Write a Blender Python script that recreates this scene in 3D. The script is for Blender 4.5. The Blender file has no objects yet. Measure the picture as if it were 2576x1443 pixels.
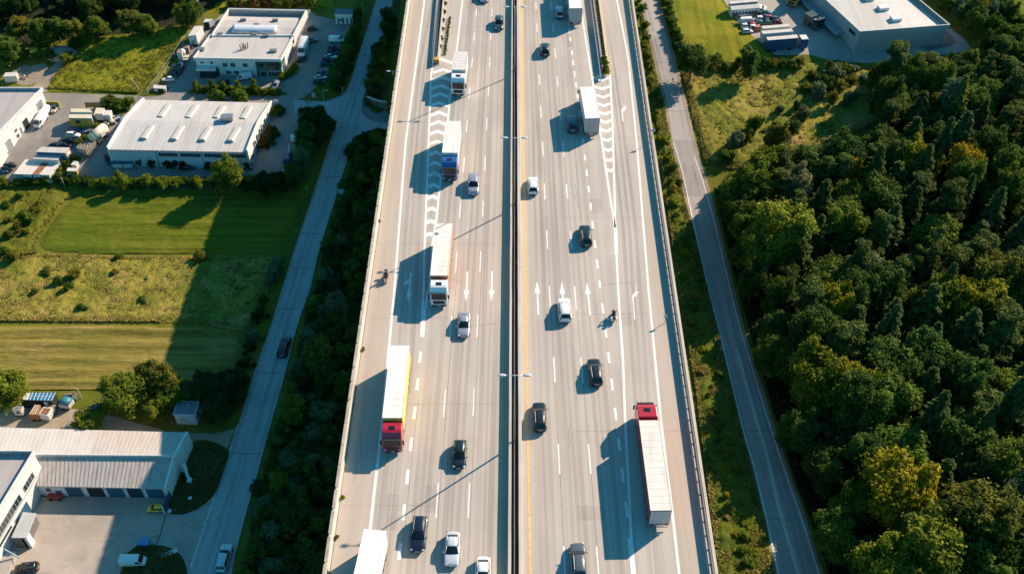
import bpy, bmesh, math, random
import numpy as np
from mathutils import Vector, Matrix
R = math.radians
random.seed(7)
RNG = np.random.default_rng(7)
scene = bpy.context.scene
COL = scene.collection
# ------------------------------------------------------------------ camera model (photo measured on a 2576 x 1443 grid)
PW, PH, FPX, CAMZ = 2576.0, 1443.0, 2550.0, 108.0
TILT = R(45.8)
CAM = Vector((0, 0, CAMZ))
FWD = Vector((0, math.cos(TILT), -math.sin(TILT)))
UPV = Vector((0, math.sin(TILT), math.cos(TILT)))
SUN_EL, SUN_AZ = R(30.7), R(52.2)
SUN_DIR = Vector((math.sin(SUN_AZ) * math.cos(SUN_EL), math.cos(SUN_AZ) * math.cos(SUN_EL), math.sin(SUN_EL)))
KY = [-3000, 130, 158, 172, 190, 205, 232, 300, 4000]
KZ = [-29, -29, -27.5, -24.2, -22.6, -19.6, -18.5, -17.5, -17.5]
def gz(y):
    return float(np.interp(y, KY, KZ))
def at(x, y, z=0.0):
    """the point of the photo's ray (x, y) at height z"""
    d = FWD + Vector(((x - PW / 2) / FPX, 0, 0)) - UPV * ((y - PH / 2) / FPX)
    return CAM + d * ((z - CAMZ) / d.z)
def gr(x, y, h=0.0):
    """the point of the ray at h above the terrain"""
    z = -25.0
    for _ in range(40):
        p = at(x, y, z + h)
        z = gz(p.y)
    return at(x, y, z + h)
def gxy(x, y):
    return Vector((x, y, gz(y)))
# ------------------------------------------------------------------ mesh helper
class MB:
    def __init__(s):
        s.v, s.f, s.m = [], [], []
    def add(s, vs, fs, mi=0):
        o = len(s.v)
        s.v += [tuple(p) for p in vs]
        s.f += [tuple(i + o for i in f) for f in fs]
        s.m += [mi] * len(fs)
        return s
    def hexa(s, b, t, mi=0):
        return s.add(list(b) + list(t), [(3, 2, 1, 0), (4, 5, 6, 7), (0, 1, 5, 4), (1, 2, 6, 5), (2, 3, 7, 6), (3, 0, 4, 7)], mi)
    def bx(s, x0, x1, y0, y1, z0, z1, mi=0):
        return s.hexa([(x0, y0, z0), (x1, y0, z0), (x1, y1, z0), (x0, y1, z0)], [(x0, y0, z1), (x1, y0, z1), (x1, y1, z1), (x0, y1, z1)], mi)
    def box(s, c, size, rz=0.0, mi=0):
        cx, cy, cz = c; hx, hy, hz = size[0] / 2, size[1] / 2, size[2] / 2
        ca, sa = math.cos(rz), math.sin(rz)
        q = [(-hx, -hy), (hx, -hy), (hx, hy), (-hx, hy)]
        q = [(cx + x * ca - y * sa, cy + x * sa + y * ca) for x, y in q]
        return s.hexa([(x, y, cz - hz) for x, y in q], [(x, y, cz + hz) for x, y in q], mi)
    def taper(s, x0, x1, y0, y1, z0, z1, dx, dyf, dyb, mi=0):
        return s.hexa([(x0, y0, z0), (x1, y0, z0), (x1, y1, z0), (x0, y1, z0)],
                      [(x0 + dx, y0 + dyb, z1), (x1 - dx, y0 + dyb, z1), (x1 - dx, y1 - dyf, z1), (x0 + dx, y1 - dyf, z1)], mi)
    def profile(s, yz, x0, x1, mi=0, inset=0.0):
        n = len(yz)
        vs = [(x0, y, z) for y, z in yz] + [(x1, y, z) for y, z in yz]
        fs = [tuple(range(n))[::-1], tuple(range(n, 2 * n))] + [(i, (i + 1) % n, (i + 1) % n + n, i + n) for i in range(n)]
        return s.add(vs, fs, mi)
    def prism(s, xy, z0, z1, mi=0):
        n = len(xy)
        vs = [(x, y, z0) for x, y in xy] + [(x, y, z1) for x, y in xy]
        fs = [tuple(range(n))[::-1], tuple(range(n, 2 * n))] + [(i, (i + 1) % n, (i + 1) % n + n, i + n) for i in range(n)]
        return s.add(vs, fs, mi)
    def cyl(s, p0, p1, r0, r1=None, n=10, mi=0, caps=True):
        r1 = r0 if r1 is None else r1
        p0, p1 = Vector(p0), Vector(p1)
        d = (p1 - p0).normalized()
        u = d.orthogonal().normalized(); w = d.cross(u)
        vs = []
        for p, r in ((p0, r0), (p1, r1)):
            for i in range(n):
                a = 2 * math.pi * i / n
                vs.append(p + u * (r * math.cos(a)) + w * (r * math.sin(a)))
        fs = [(i, (i + 1) % n, (i + 1) % n + n, i + n) for i in range(n)]
        if caps:
            fs += [tuple(range(n))[::-1], tuple(range(n, 2 * n))]
        return s.add(vs, fs, mi)
    def ball(s, c, r, n=10, m=6, mi=0):
        c = Vector(c); r = Vector(r) if not isinstance(r, (int, float)) else Vector((r, r, r))
        vs = [c + Vector((0, 0, -r.z))]
        for j in range(1, m):
            ph = -math.pi / 2 + math.pi * j / m
            for i in range(n):
                a = 2 * math.pi * i / n
                vs.append(c + Vector((r.x * math.cos(ph) * math.cos(a), r.y * math.cos(ph) * math.sin(a), r.z * math.sin(ph))))
        vs.append(c + Vector((0, 0, r.z)))
        fs = [(0, 1 + (i + 1) % n, 1 + i) for i in range(n)]
        for j in range(m - 2):
            for i in range(n):
                a, b = 1 + j * n + i, 1 + j * n + (i + 1) % n
                fs.append((a, b, b + n, a + n))
        t = len(vs) - 1; o = 1 + (m - 2) * n
        fs += [(o + i, o + (i + 1) % n, t) for i in range(n)]
        return s.add(vs, fs, mi)
    def loft(s, rings, mi=0, closed=True, cap=True):
        n = len(rings[0]); vs = [p for r in rings for p in r]; fs = []
        for j in range(len(rings) - 1):
            for i in range(n if closed else n - 1):
                a, b = j * n + i, j * n + (i + 1) % n
                fs.append((a, b, b + n, a + n))
        if cap and closed:
            fs += [tuple(range(n))[::-1], tuple(range((len(rings) - 1) * n, len(rings) * n))]
        return s.add(vs, fs, mi)
    def mesh(s, name, mats):
        me = bpy.data.meshes.new(name)
        me.from_pydata(s.v, [], s.f)
        for m in mats:
            me.materials.append(m)
        me.polygons.foreach_set('material_index', s.m)
        return me
    def build(s, name, mats, parent=None, smooth=False, bevel=0.0, sub=0, fix=True):
        if not isinstance(mats, (list, tuple)):
            mats = [mats]
        me = s.mesh(name, mats)
        if fix:
            bm = bmesh.new(); bm.from_mesh(me)
            bmesh.ops.recalc_face_normals(bm, faces=bm.faces)
            bm.to_mesh(me); bm.free()
        if smooth:
            me.polygons.foreach_set('use_smooth', [True] * len(me.polygons))
        me.update()
        o = bpy.data.objects.new(name, me); COL.objects.link(o)
        if parent is not None:
            o.parent = parent
        if bevel:
            b = o.modifiers.new('bevel', 'BEVEL'); b.width = bevel; b.segments = 2; b.limit_method = 'ANGLE'; b.angle_limit = R(40)
        if sub:
            b = o.modifiers.new('sub', 'SUBSURF'); b.levels = sub; b.render_levels = sub
        return o
def tag(o, label=None, cat=None, group=None, kind=None):
    if label: o['label'] = label
    if cat: o['category'] = cat
    if group: o['group'] = group
    if kind: o['kind'] = kind
    return o
def thing(name, label, cat, loc=(0, 0, 0), rz=0.0, group=None):
    o = bpy.data.objects.new(name, None); COL.objects.link(o)
    o.empty_display_size = 0.3
    o.location = loc; o.rotation_euler = (0, 0, rz)
    return tag(o, label, cat, group)
def copy_tree(o, parent=None, paint=None):
    c = o.copy(); COL.objects.link(c); c.parent = parent
    if paint is not None and o.type == 'MESH' and len(c.material_slots) and o.data.materials[0] is not None and o.data.materials[0].name == 'car_paint':
        c.material_slots[0].link = 'OBJECT'; c.material_slots[0].material = paint
    for ch in list(KIDS.get(o.name, ())):
        copy_tree(ch, c, paint)
    return c
KIDS = {}
def register(o):
    KIDS[o.name] = list(o.children)
    for c in o.children:
        register(c)
# ------------------------------------------------------------------ materials
MATS = {}
def nodes_of(name):
    m = bpy.data.materials.new(name); m.use_nodes = True
    nt = m.node_tree
    return m, nt, nt.nodes['Principled BSDF']
def mixc(nt, a, b, fac):
    """mix two colours (sockets or tuples) by a socket or number"""
    n = nt.nodes.new('ShaderNodeMix'); n.data_type = 'RGBA'
    for sock, val in ((n.inputs[6], a), (n.inputs[7], b), (n.inputs[0], fac)):
        if hasattr(val, 'is_linked'):
            nt.links.new(val, sock)
        elif isinstance(val, (int, float)):
            sock.default_value = val
        else:
            sock.default_value = (val[0], val[1], val[2], 1)
    return n.outputs[2]
def noise(nt, scale=1.0, stretch=(1, 1, 1), detail=4.0, rough=0.6, lo=0.35, hi=0.65, rot=0.0):
    tc = nt.nodes.new('ShaderNodeTexCoord'); mp = nt.nodes.new('ShaderNodeMapping')
    nt.links.new(tc.outputs['Object'], mp.inputs[0])
    mp.inputs['Scale'].default_value = stretch; mp.inputs['Rotation'].default_value = (0, 0, rot)
    n = nt.nodes.new('ShaderNodeTexNoise'); n.inputs['Scale'].default_value = scale
    n.inputs['Detail'].default_value = detail; n.inputs['Roughness'].default_value = rough
    nt.links.new(mp.outputs[0], n.inputs['Vector'])
    r = nt.nodes.new('ShaderNodeMapRange'); r.inputs[1].default_value = lo; r.inputs[2].default_value = hi
    nt.links.new(n.outputs[0], r.inputs[0])
    return r.outputs[0]
def bump(nt, bsdf, h, strength=0.3, dist=0.1):
    b = nt.nodes.new('ShaderNodeBump'); b.inputs['Strength'].default_value = strength; b.inputs['Distance'].default_value = dist
    nt.links.new(h, b.inputs['Height']); nt.links.new(b.outputs[0], bsdf.inputs['Normal'])
def pm(name, c, rough=0.6, metal=0.0, var=0.2, scale=1.5, coat=0.0, stretch=(1, 1, 1), spec=None):
    """plain painted / metal / stone surface with a little tonal wear"""
    if name in MATS: return MATS[name]
    m, nt, b = nodes_of(name)
    f = noise(nt, scale, stretch)
    d = tuple(x * (1 - var) for x in c)
    nt.links.new(mixc(nt, d, c, f), b.inputs['Base Color'])
    b.inputs['Roughness'].default_value = rough; b.inputs['Metallic'].default_value = metal
    b.inputs['Coat Weight'].default_value = coat
    if spec is not None: b.inputs['Specular IOR Level'].default_value = spec
    MATS[name] = m
    return m
def surf(name, cols, rough=0.85, bmp=0.3, bdist=0.1, bscale=8.0, bstretch=(1, 1, 1)):
    """ground-like surface: first colour, then (colour, scale, stretch, lo, hi, strength) layers"""
    m, nt, b = nodes_of(name)
    c = cols[0]
    for L in cols[1:]:
        f = noise(nt, L[1], L[2], lo=L[3], hi=L[4])
        if len(L) > 5:
            k = nt.nodes.new('ShaderNodeMath'); k.operation = 'MULTIPLY'; k.inputs[1].default_value = L[5]
            nt.links.new(f, k.inputs[0]); f = k.outputs[0]
        c = mixc(nt, c, L[0], f)
    nt.links.new(c, b.inputs['Base Color'])
    b.inputs['Roughness'].default_value = rough; b.inputs['Specular IOR Level'].default_value = 0.12
    if bmp:
        bump(nt, b, noise(nt, bscale, bstretch, lo=0.2, hi=0.8), bmp, bdist)
    MATS[name] = m
    return m
CONC = surf('road_concrete', [(0.445, 0.394, 0.338),
    ((0.342, 0.308, 0.274), .55, (1.5, .012, 1), .47, .66, .62),
    ((0.524, 0.473, 0.410), .22, (1, .3, 1), .45, .7, .6),
    ((0.285, 0.257, 0.228), 1.15, (1.6, .010, 1), .55, .72, .55),
    ((0.388, 0.353, 0.319), 3.0, (.05, 1, 1), .6, .75, .22),
    ((0.331, 0.291, 0.251), .05, (1, .5, 1), .52, .7, .4),
    ((0.376, 0.342, 0.308), 9, (1, 1, 1), .45, .8, .35),
    ((0.228, 0.205, 0.182), 1.1, (1, 1, 1), .72, .80, .5)], .8, .12, .03, 30)
SHOULDER = surf('shoulder_concrete', [(0.466, 0.398, 0.329),
    ((0.382, 0.318, 0.254), .4, (1.6, .06, 1), .42, .68, .7),
    ((0.424, 0.371, 0.307), 1.2, (.1, 1.2, 1), .5, .7, .5),
    ((0.350, 0.297, 0.244), 6, (1, 1, 1), .5, .8, .4)], .85, .15, .03, 30)
ASPH = surf('asphalt', [(0.354, 0.366, 0.354),
    ((0.448, 0.448, 0.425), .16, (1, 1, 1), .4, .65, .7),
    ((0.271, 0.283, 0.283), .7, (1, .3, 1), .5, .75, .5),
    ((0.413, 0.407, 0.389), 7, (1, 1, 1), .45, .8, .4)], .85, .2, .03, 25)
YARD = surf('yard_concrete', [(.40, .35, .29),
    ((.29, .26, .22), .10, (1, 1, 1), .42, .62, .8), ((.46, .40, .33), .45, (1, .5, 1), .5, .68, .6),
    ((.22, .20, .175), .7, (.35, 1, 1), .58, .74, .65), ((.20, .185, .16), 1.6, (1, 1, 1), .66, .78, .6),
    ((.30, .275, .24), 6, (1, 1, 1), .5, .8, .4)], .85, .15, .03, 25)
LANE = surf('country_asphalt', [(0.396, 0.363, 0.330),
    ((0.317, 0.297, 0.277), .5, (1, .1, 1), .4, .7, .7),
    ((0.462, 0.422, 0.376), .25, (1, 1, 1), .5, .7, .5),
    ((0.290, 0.277, 0.264), 6, (1, 1, 1), .5, .8, .4)], .85, .15, .03, 25)
GRAVEL = surf('dirt_gravel', [(.36, .29, .21), ((.26, .21, .15), .6, (1, 1, 1), .4, .65, .8), ((.42, .36, .28), 3, (1, 1, 1), .5, .7, .6)], .95, .5, .1, 12)
GRASS = surf('wild_grass', [(.14, .155, .016),
    ((.22, .19, .03), .07, (1, 1, 1), .42, .6, .9), ((.085, .12, .013), .3, (1, 1, 1), .5, .68, .8),
    ((.30, .21, .06), .6, (1, 1, 1), .6, .75, .6), ((.07, .09, .012), 2.5, (1, 1, 1), .5, .75, .6)], .95, .7, .3, 6)
VERGE = surf('verge_grass', [(.13, .155, .016), ((.08, .12, .013), .35, (1, 1, 1), .42, .6, .9),
    ((.24, .20, .035), 1.1, (1, 1, 1), .55, .72, .8), ((.06, .085, .011), 3.5, (1, 1, 1), .52, .72, .6)], .95, .8, .3, 6)
MOWN = surf('mown_green_grass', [(.150, .170, .012), ((.070, .105, .008), .75, (.035, 1.5, 1), .46, .62, .85), ((.19, .18, .018), .16, (.5, 1, 1), .48, .66, .8),
    ((.065, .095, .008), 1.6, (.12, 1.8, 1), .54, .70, .7), ((.21, .18, .03), 1.1, (.05, 1.6, 1), .58, .72, .6), ((.10, .145, .012), .06, (1, 1, 1), .5, .62, .7)], .95, .8, .35, 4, (.15, 1.6, 1))
STRAW = surf('mown_straw_field', [(.285, .225, .050), ((.150, .140, .025), .8, (.03, 1.5, 1), .46, .62, .9), ((.37, .27, .09), .2, (.6, 1, 1), .52, .68, .7),
    ((.13, .12, .022), 1.7, (.08, 1.8, 1), .54, .70, .7), ((.40, .31, .13), 1.2, (.04, 1.7, 1), .56, .72, .7), ((.34, .21, .11), .09, (1, 1, 1), .62, .74, .7), ((.16, .165, .028), .12, (1, 1, 1), .56, .68, .6)], .95, .8, .35, 4, (.12, 1.7, 1))
ROUGH = surf('rough_meadow', [(0.312, 0.269, 0.044), ((0.150, 0.188, 0.020), .10, (1, 1, 1), .46, .58, .9), ((0.450, 0.294, 0.112), .16, (.6, 1, 1), .55, .68, .9),
    ((0.100, 0.131, 0.018), .7, (.7, 1, 1), .53, .66, .85), ((0.450, 0.350, 0.088), 1.6, (1, 1, 1), .52, .72, .7), ((0.106, 0.125, 0.022), 3.2, (1, 1, 1), .54, .70, .7), ((0.300, 0.188, 0.075), .07, (1, 1, 1), .6, .7, .6)], .95, .9, .35, 4)
LUSH = surf('lush_field', [(.25, .235, .018), ((.16, .185, .011), .1, (1, 1, 1), .45, .6, .9), ((.32, .265, .03), .2, (1, 1, 1), .52, .68, .7),
    ((.13, .15, .011), 1.6, (.5, 1, 1), .52, .72, .6)], .95, .7, .3, 4)
WHITE = surf('road_paint_white', [(.80, .77, .72), ((.55, .51, .46), 1.3, (1, .4, 1), .5, .72, .7), ((.42, .38, .33), 7, (1, .5, 1), .52, .68, .75)], .75, 0)
YELLOW = pm('road_paint_yellow', (.68, .48, .20), .7, var=.3, scale=2)
WALLC = surf('barrier_concrete', [(.50, .45, .38), ((.38, .34, .29), .5, (1, .3, 1), .45, .65, .8), ((.28, .26, .23), 2, (1, .4, 1), .62, .76, .7), ((.55, .49, .41), 5, (1, 1, 1), .5, .8, .4)], .85, .2, .03, 20)
DARKGAP = surf('gap_soil', [(.05, .047, .04), ((.09, .08, .06), .8, (1, .3, 1), .45, .65, .8), ((.03, .03, .027), 3, (1, 1, 1), .5, .7, .7)], .95, .5, .1, 8)
STEEL = pm('galvanised_steel', (.42, .42, .41), .45, .7, .25, 2)
DSTEEL = pm('weathered_steel', (.20, .20, .21), .6, .3, .3, 2)
JOINT = pm('joint_sealant', (.255, .23, .205), .9, var=.45, scale=.6)
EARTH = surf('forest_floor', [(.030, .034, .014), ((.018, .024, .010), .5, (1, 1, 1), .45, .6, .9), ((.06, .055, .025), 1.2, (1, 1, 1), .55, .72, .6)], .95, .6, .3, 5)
# ------------------------------------------------------------------ terrain and draped sheets
def strip(name, o, kind='structure'):
    o['kind'] = kind; o.name = name
    return o
def terrain():
    xs = [-2500, -400, -200, -120, -60, -25, 0, 25, 60, 120, 200, 400, 2500]
    ys = [-600, -200, 0] + KY[1:-1] + [400, 700, 3000]
    b = MB(); vs = [(x, y, gz(y)) for y in ys for x in xs]; n = len(xs)
    b.add(vs, [(j * n + i, j * n + i + 1, (j + 1) * n + i + 1, (j + 1) * n + i) for j in range(len(ys) - 1) for i in range(n - 1)])
    o = b.build('ground', GRASS, fix=False); o['kind'] = 'structure'
terrain()
def inpoly(px, py, poly):
    ins = np.zeros(px.shape, bool); n = len(poly)
    for i in range(n):
        x0, y0 = poly[i][0], poly[i][1]; x1, y1 = poly[(i + 1) % n][0], poly[(i + 1) % n][1]
        if y0 == y1: continue
        c = ((y0 > py) != (y1 > py)) & (px < (x1 - x0) * (py - y0) / (y1 - y0) + x0)
        ins ^= c
    return ins
def drape(name, pts, mat, off=0.02, world=False, kind='structure'):
    """a flat sheet over the terrain with the outline pts (photo pixels)"""
    w = [Vector((p[0], p[1], 0)) if world else gr(*p) for p in pts]
    bm = bmesh.new()
    f = bm.faces.new([bm.verts.new((p.x, p.y, 0)) for p in w])
    bmesh.ops.triangulate(bm, faces=[f])
    for k in KY[1:-1]:
        bmesh.ops.bisect_plane(bm, geom=bm.verts[:] + bm.edges[:] + bm.faces[:], plane_co=(0, k, 0), plane_no=(0, 1, 0))
    for v in bm.verts: v.co.z = gz(v.co.y) + off
    bmesh.ops.recalc_face_normals(bm, faces=bm.faces)
    if sum(f.normal.z * f.calc_area() for f in bm.faces) < 0:
        bmesh.ops.reverse_faces(bm, faces=bm.faces)
    me = bpy.data.meshes.new(name); bm.to_mesh(me); bm.free()
    me.materials.append(mat)
    o = bpy.data.objects.new(name, me); COL.objects.link(o)
    if kind: o['kind'] = kind
    return o
def smooth(pts, n=5):
    out = []; P = [Vector((p[0], p[1])) for p in pts]
    for i in range(len(P) - 1):
        a = P[max(i - 1, 0)]; b = P[i]; c = P[i + 1]; d = P[min(i + 2, len(P) - 1)]
        for k in range(n):
            t = k / n
            q = 0.5 * ((2 * b) + (c - a) * t + (2 * a - 5 * b + 4 * c - d) * t * t + (3 * b - a - 3 * c + d) * t ** 3)
            out.append((q.x, q.y))
    out.append((P[-1].x, P[-1].y))
    return out
def world_line(pts, deck=True, step=4.0, h=0.0):
    w = [at(p[0], p[1], h) if deck else gr(*p) for p in pts]
    out = [w[0]]
    for a, b in zip(w, w[1:]):
        n = max(1, int((b - a).length / step))
        out += [a.lerp(b, k / n) for k in range(1, n + 1)]
    return out
def ribbon(b, line, width, off, deck=True, mi=0):
    """flat stripe along world points"""
    L, Rr = [], []
    for i, p in enumerate(line):
        d = (line[min(i + 1, len(line) - 1)] - line[max(i - 1, 0)]); d.z = 0; d.normalize()
        s = Vector((d.y, -d.x, 0)) * (width / 2)
        for lst, q in ((L, p - s), (Rr, p + s)):
            lst.append((q.x, q.y, (0 if deck else gz(q.y)) + off))
    n = len(L)
    b.add(L + Rr, [(i, i + n, i + n + 1, i + 1) for i in range(n - 1)], mi)
def wallrun(b, line, x0, x1, z0, z1, mi=0, zf=None):
    """box section along world points; x0..x1 offset to the right of the run"""
    rings = []
    for i, p in enumerate(line):
        d = (line[min(i + 1, len(line) - 1)] - line[max(i - 1, 0)]); d.z = 0; d.normalize()
        s = Vector((d.y, -d.x, 0)); base = zf(p.y) if zf else 0.0
        q0, q1 = p + s * x0, p + s * x1
        rings.append([(q0.x, q0.y, base + z0), (q1.x, q1.y, base + z0), (q1.x, q1.y, base + z1), (q0.x, q0.y, base + z1)])
    b.loft(rings, mi)
SKY_STRENGTH, SUN_STRENGTH, EXPOSURE = .088, 4.85, .90
# ------------------------------------------------------------------ the viaduct
def yline(xy0, xy1, y0=-70.0, y1=440.0, h=0.0, step=10):
    """straight world line through two photo points on the deck, extended to y0..y1"""
    a, b = at(*xy0, h), at(*xy1, h)
    f = lambda y: a.x + (b.x - a.x) * (y - a.y) / (b.y - a.y)
    ys = np.arange(y0, y1 + .1, step)
    return [Vector((f(y), y, 0)) for y in ys]
LEFT = yline((811, 1443), (1023, 0), h=1.0)
RIGHT = yline((1808, 1443), (1594, 0), h=.55)
vi = thing('viaduct', 'long concrete highway viaduct crossing the picture from bottom to top, carrying two carriageways', 'viaduct')
b = MB()
rings = []
for l, r in zip(LEFT, RIGHT):
    rings.append([(l.x, l.y, 0), (r.x, r.y, 0), (r.x, r.y, -.55), (r.x - 4, r.y, -.9), (r.x - 8, r.y, -2.4), (l.x + 8, l.y, -2.4), (l.x + 4, l.y, -.9), (l.x, l.y, -.55)])
b.loft(rings)
b.build('deck', CONC, vi)
PIERC = pm('pier_concrete', (.36, .34, .31), .85, var=.25, scale=.6)
for y in range(-40, 430, 36):
    for x in (-12, 13):
        b = MB(); b.prism([(x - 1.6, y - 1), (x + 1.6, y - 1), (x + 1.6, y + 1), (x - 1.6, y + 1)], gz(y) - .5, -2.4)
        b.build('pier', PIERC, vi, bevel=.15)
# shoulders and paint on the deck
def between(name, A, B, mat, off, ys=(-70, 440)):
    b = MB(); n = len(A)
    b.add([(p.x, p.y, off) for p in A] + [(p.x, p.y, off) for p in B], [(i, i + n, i + n + 1, i + 1) for i in range(n - 1)])
    o = b.build(name, mat, fix=False); o['kind'] = 'structure'; return o
def poly_y(pts, y0=-70, y1=440, step=10):
    """world x as a function of y through photo points on the deck"""
    w = [at(*p) for p in pts]; w.sort(key=lambda p: p.y)
    Y = [p.y for p in w]; X = [p.x for p in w]
    def f(y):
        if y < Y[0]: return X[0] + (X[1] - X[0]) * (y - Y[0]) / (Y[1] - Y[0])
        if y > Y[-1]: return X[-1] + (X[-1] - X[-2]) * (y - Y[-1]) / (Y[-1] - Y[-2])
        return float(np.interp(y, Y, X))
    return f
E_L = poly_y([(1068, 0), (1020, 362), (992.5, 724), (959, 1081), (931, 1330)])
E_R = poly_y([(1551.6, 0), (1580, 143), (1602, 362), (1631, 724), (1643, 850), (1664.6, 1076), (1692, 1294), (1708.6, 1443)])
Y_L = poly_y([(1256.6, 1443), (1264, 900), (1277.5, 0)])
Y_R = poly_y([(1334.5, 1443), (1325, 900), (1312, 0)])
def ln(f, y0, y1, step=5.0, dx=0):
    n = max(1, int((y1 - y0) / step))
    return [Vector((f(y0 + (y1 - y0) * k / n) + dx, y0 + (y1 - y0) * k / n, 0)) for k in range(n + 1)]
lx = lambda y: float(np.interp(y, [p.y for p in LEFT], [p.x for p in LEFT]))
rx = lambda y: float(np.interp(y, [p.y for p in RIGHT], [p.x for p in RIGHT]))
ys = [p.y for p in LEFT]
between('hard_shoulder', [Vector((lx(y) + .5, y, 0)) for y in ys], [Vector((E_L(y) - .1, y, 0)) for y in ys], SHOULDER, .004)
between('hard_shoulder', [Vector((E_R(y) + .1, y, 0)) for y in ys], [Vector((rx(y) - 1.2, y, 0)) for y in ys], SHOULDER, .004)
pw = MB(); py_ = MB(); jt = MB()
PO = .009
ribbon(pw, ln(E_L, -70, 440), .36, PO); ribbon(pw, ln(E_R, -70, 440), .34, PO)
ribbon(py_, ln(Y_L, -70, 440), .30, PO); ribbon(py_, ln(Y_R, -70, 440), .34, PO)
# left gore
def pl(pts, w, mb=pw, off=PO): ribbon(mb, world_line(pts), w, off)
pl([(1065.8, 724), (1068, 623), (1078, 362), (1084.6, 186), (1089.6, 163)], .34)
pl([(1062, 790), (1065.8, 724)], .34)
pl([(1079.6, 724), (1088, 613), (1096, 563), (1107, 468), (1113.5, 395), (1127, 301), (1133.6, 218), (1148.7, 130), (1163.7, 0), (1171, -70), (1195, -300)], .34)
pl([(1069.5, 778), (1075.9, 735), (1079.6, 724)], .34)
pl([(1062.2, 848), (1066, 778)], .62, off=PO + .003)
pl([(1106, 148), (1140, 160)], .8)
GLa = poly_y([(1065.8, 724), (1068, 623), (1078, 362), (1084.6, 186), (1089.6, 163)])
GLb = poly_y([(1079.6, 724), (1088, 613), (1096, 563), (1107, 468), (1113.5, 395), (1127, 301), (1133.6, 218), (1148.7, 130)])
GRa = poly_y([(1463.7, 40), (1488.8, 193), (1509, 326), (1515, 362), (1525, 432.5), (1548, 578)])
GRb = poly_y([(1535, 187), (1542.8, 362), (1548, 578)])
def chevron(ya, fa, fb, sgn, t=.85):
    """a chevron whose apex pixel row is ya; sgn +1 apex away, -1 apex towards us"""
    y = at(1288, ya).y; l0 = fa(y) + .18; l1 = fb(y) - .18; m = (l0 + l1) / 2; w = (l1 - l0) / 2
    if w < .15: return
    d = min(1.0, .62 * w) * sgn
    q = [(l0, y - d), (m, y), (l1, y - d), (l1, y - d - t), (m, y - t), (l0, y - d - t)]
    pw.add([(a, c, PO) for a, c in q], [(0, 5, 4, 1), (1, 4, 3, 2)])
for ya in (172, 191, 212, 232, 255, 279, 302.5, 326, 351.5, 378.5, 405, 431, 460, 489, 519, 550.5, 583):
    chevron(ya, GLa, GLb, 1, .95)
for ya in (199, 221, 242, 263, 284, 305, 327, 350, 375, 400, 426):
    chevron(ya, GRa, GRb, -1, .85)
# right gore and ramp line
pl([(1440, -120), (1463.7, 40), (1488.8, 193), (1509, 326), (1515, 362), (1525, 432.5), (1548, 578), (1554.8, 724), (1566.7, 900), (1574, 1086), (1580.4, 1201), (1588, 1352), (1597, 1443), (1610, 1600)], .34)
pl([(1535, 187), (1542.8, 362), (1548, 578)], .34)
pl([(1548, 572), (1550.5, 640)], .6, off=PO + .003)
pl([(1584, 1352), (1592.5, 1443), (1604, 1600)], .5, off=PO + .003)
pl([(1494, -120), (1509, 0), (1534, 186)], .3, py_)
# dashed lanes: (x, y0, y1) in photo pixels
def dash(lst, ox, oy, w):
    k = 0.25107
    f = poly_y([(ox[i] + x * k, oy[i] + (y0 + y1) / 2 * k) for i, (x, y0, y1) in enumerate(lst)])
    for i, (x, y0, y1) in enumerate(lst):
        a, c = at(1288, oy[i] + y1 * k).y, at(1288, oy[i] + y0 * k).y
        ribbon(pw, ln(f, a, c, 2.0), w, PO)
    first = at(1288, oy[-1] + lst[-1][2] * k).y
    return f
r0, r1, r2, r3 = 0, 362.2, 724.5, 1080.7
def rows(*n): return [r for r, c in zip((r0, r1, r2, r3), n) for _ in range(c)]
LA = dash([(2207, 90, 170), (2187, 328, 410), (2165, 580, 680), (2140, 880, 985), (2113, 1205, 1325), (2083, 135, 280), (2045, 570, 740), (2005, 1085, 1290), (1952, 275, 500), (1888, 1010, 1290), (1815, 535, 880)], [644] * 11, rows(5, 3, 2, 1), .17)
LB = dash([(2365, 85, 165), (2352, 325, 408), (2342, 580, 675), (2328, 865, 970), (2312, 1185, 1310), (2295, 120, 270), (2273, 565, 735), (2248, 1075, 1280), (2217, 265, 490), (2180, 1005, 1280), (2133, 530, 880)], [644] * 11, rows(5, 3, 2, 1), .17)
RA = dash([(240, 25, 100), (250, 235, 320), (262, 475, 565), (273, 745, 850), (290, 1060, 1185), (310, -20, 125), (327, 395, 555), (352, 865, 1050), (380, -20, 215), (425, 685, 940), (470, 140, 440), (525, 1160, 1500)], [1288] * 12, rows(5, 3, 2, 2), .18)
RB = dash([(393, 25, 100), (410, 245, 325), (433, 490, 585), (455, 765, 870), (485, 1090, 1200), (515, -20, 130), (550, 400, 550), (592, 870, 1050), (635, -20, 215), (700, 690, 955), (778, 140, 440), (860, 1165, 1500)], [1288] * 12, rows(5, 3, 2, 2), .18)
dash([(543, 20, 50), (552, 100, 145), (567, 220, 260), (572, 285, 330), (585, 370, 415), (603, 510, 555), (613, 605, 655), (627, 715, 770), (643, 830, 880), (655, 940, 990), (680, 1110, 1170), (695, 1250, 1305), (712, 1390, 1443), (730, 110, 165), (750, 260, 325), (768, 420, 485), (790, 590, 665), (808, 770, 850), (832, 965, 1045), (853, 1155, 1245), (880, 1370, 1445), (910, 150, 255), (940, 390, 495), (970, 640, 750), (1002, 905, 1025), (1037, 1195, 1320), (1073, 80, 210), (1108, 385, 525), (1147, 715, 870)], [1288] * 29, rows(13, 8, 5, 3), .34)
LC = dash([(1645, 635, 750), (1618, 900, 1020), (1588, 1185, 1310), (1553, 75, 210), (1517, 395, 545), (1482, 745, 905), (1440, 1130, 1300)], [644] * 7, rows(0, 0, 3, 4), .42)
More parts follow.
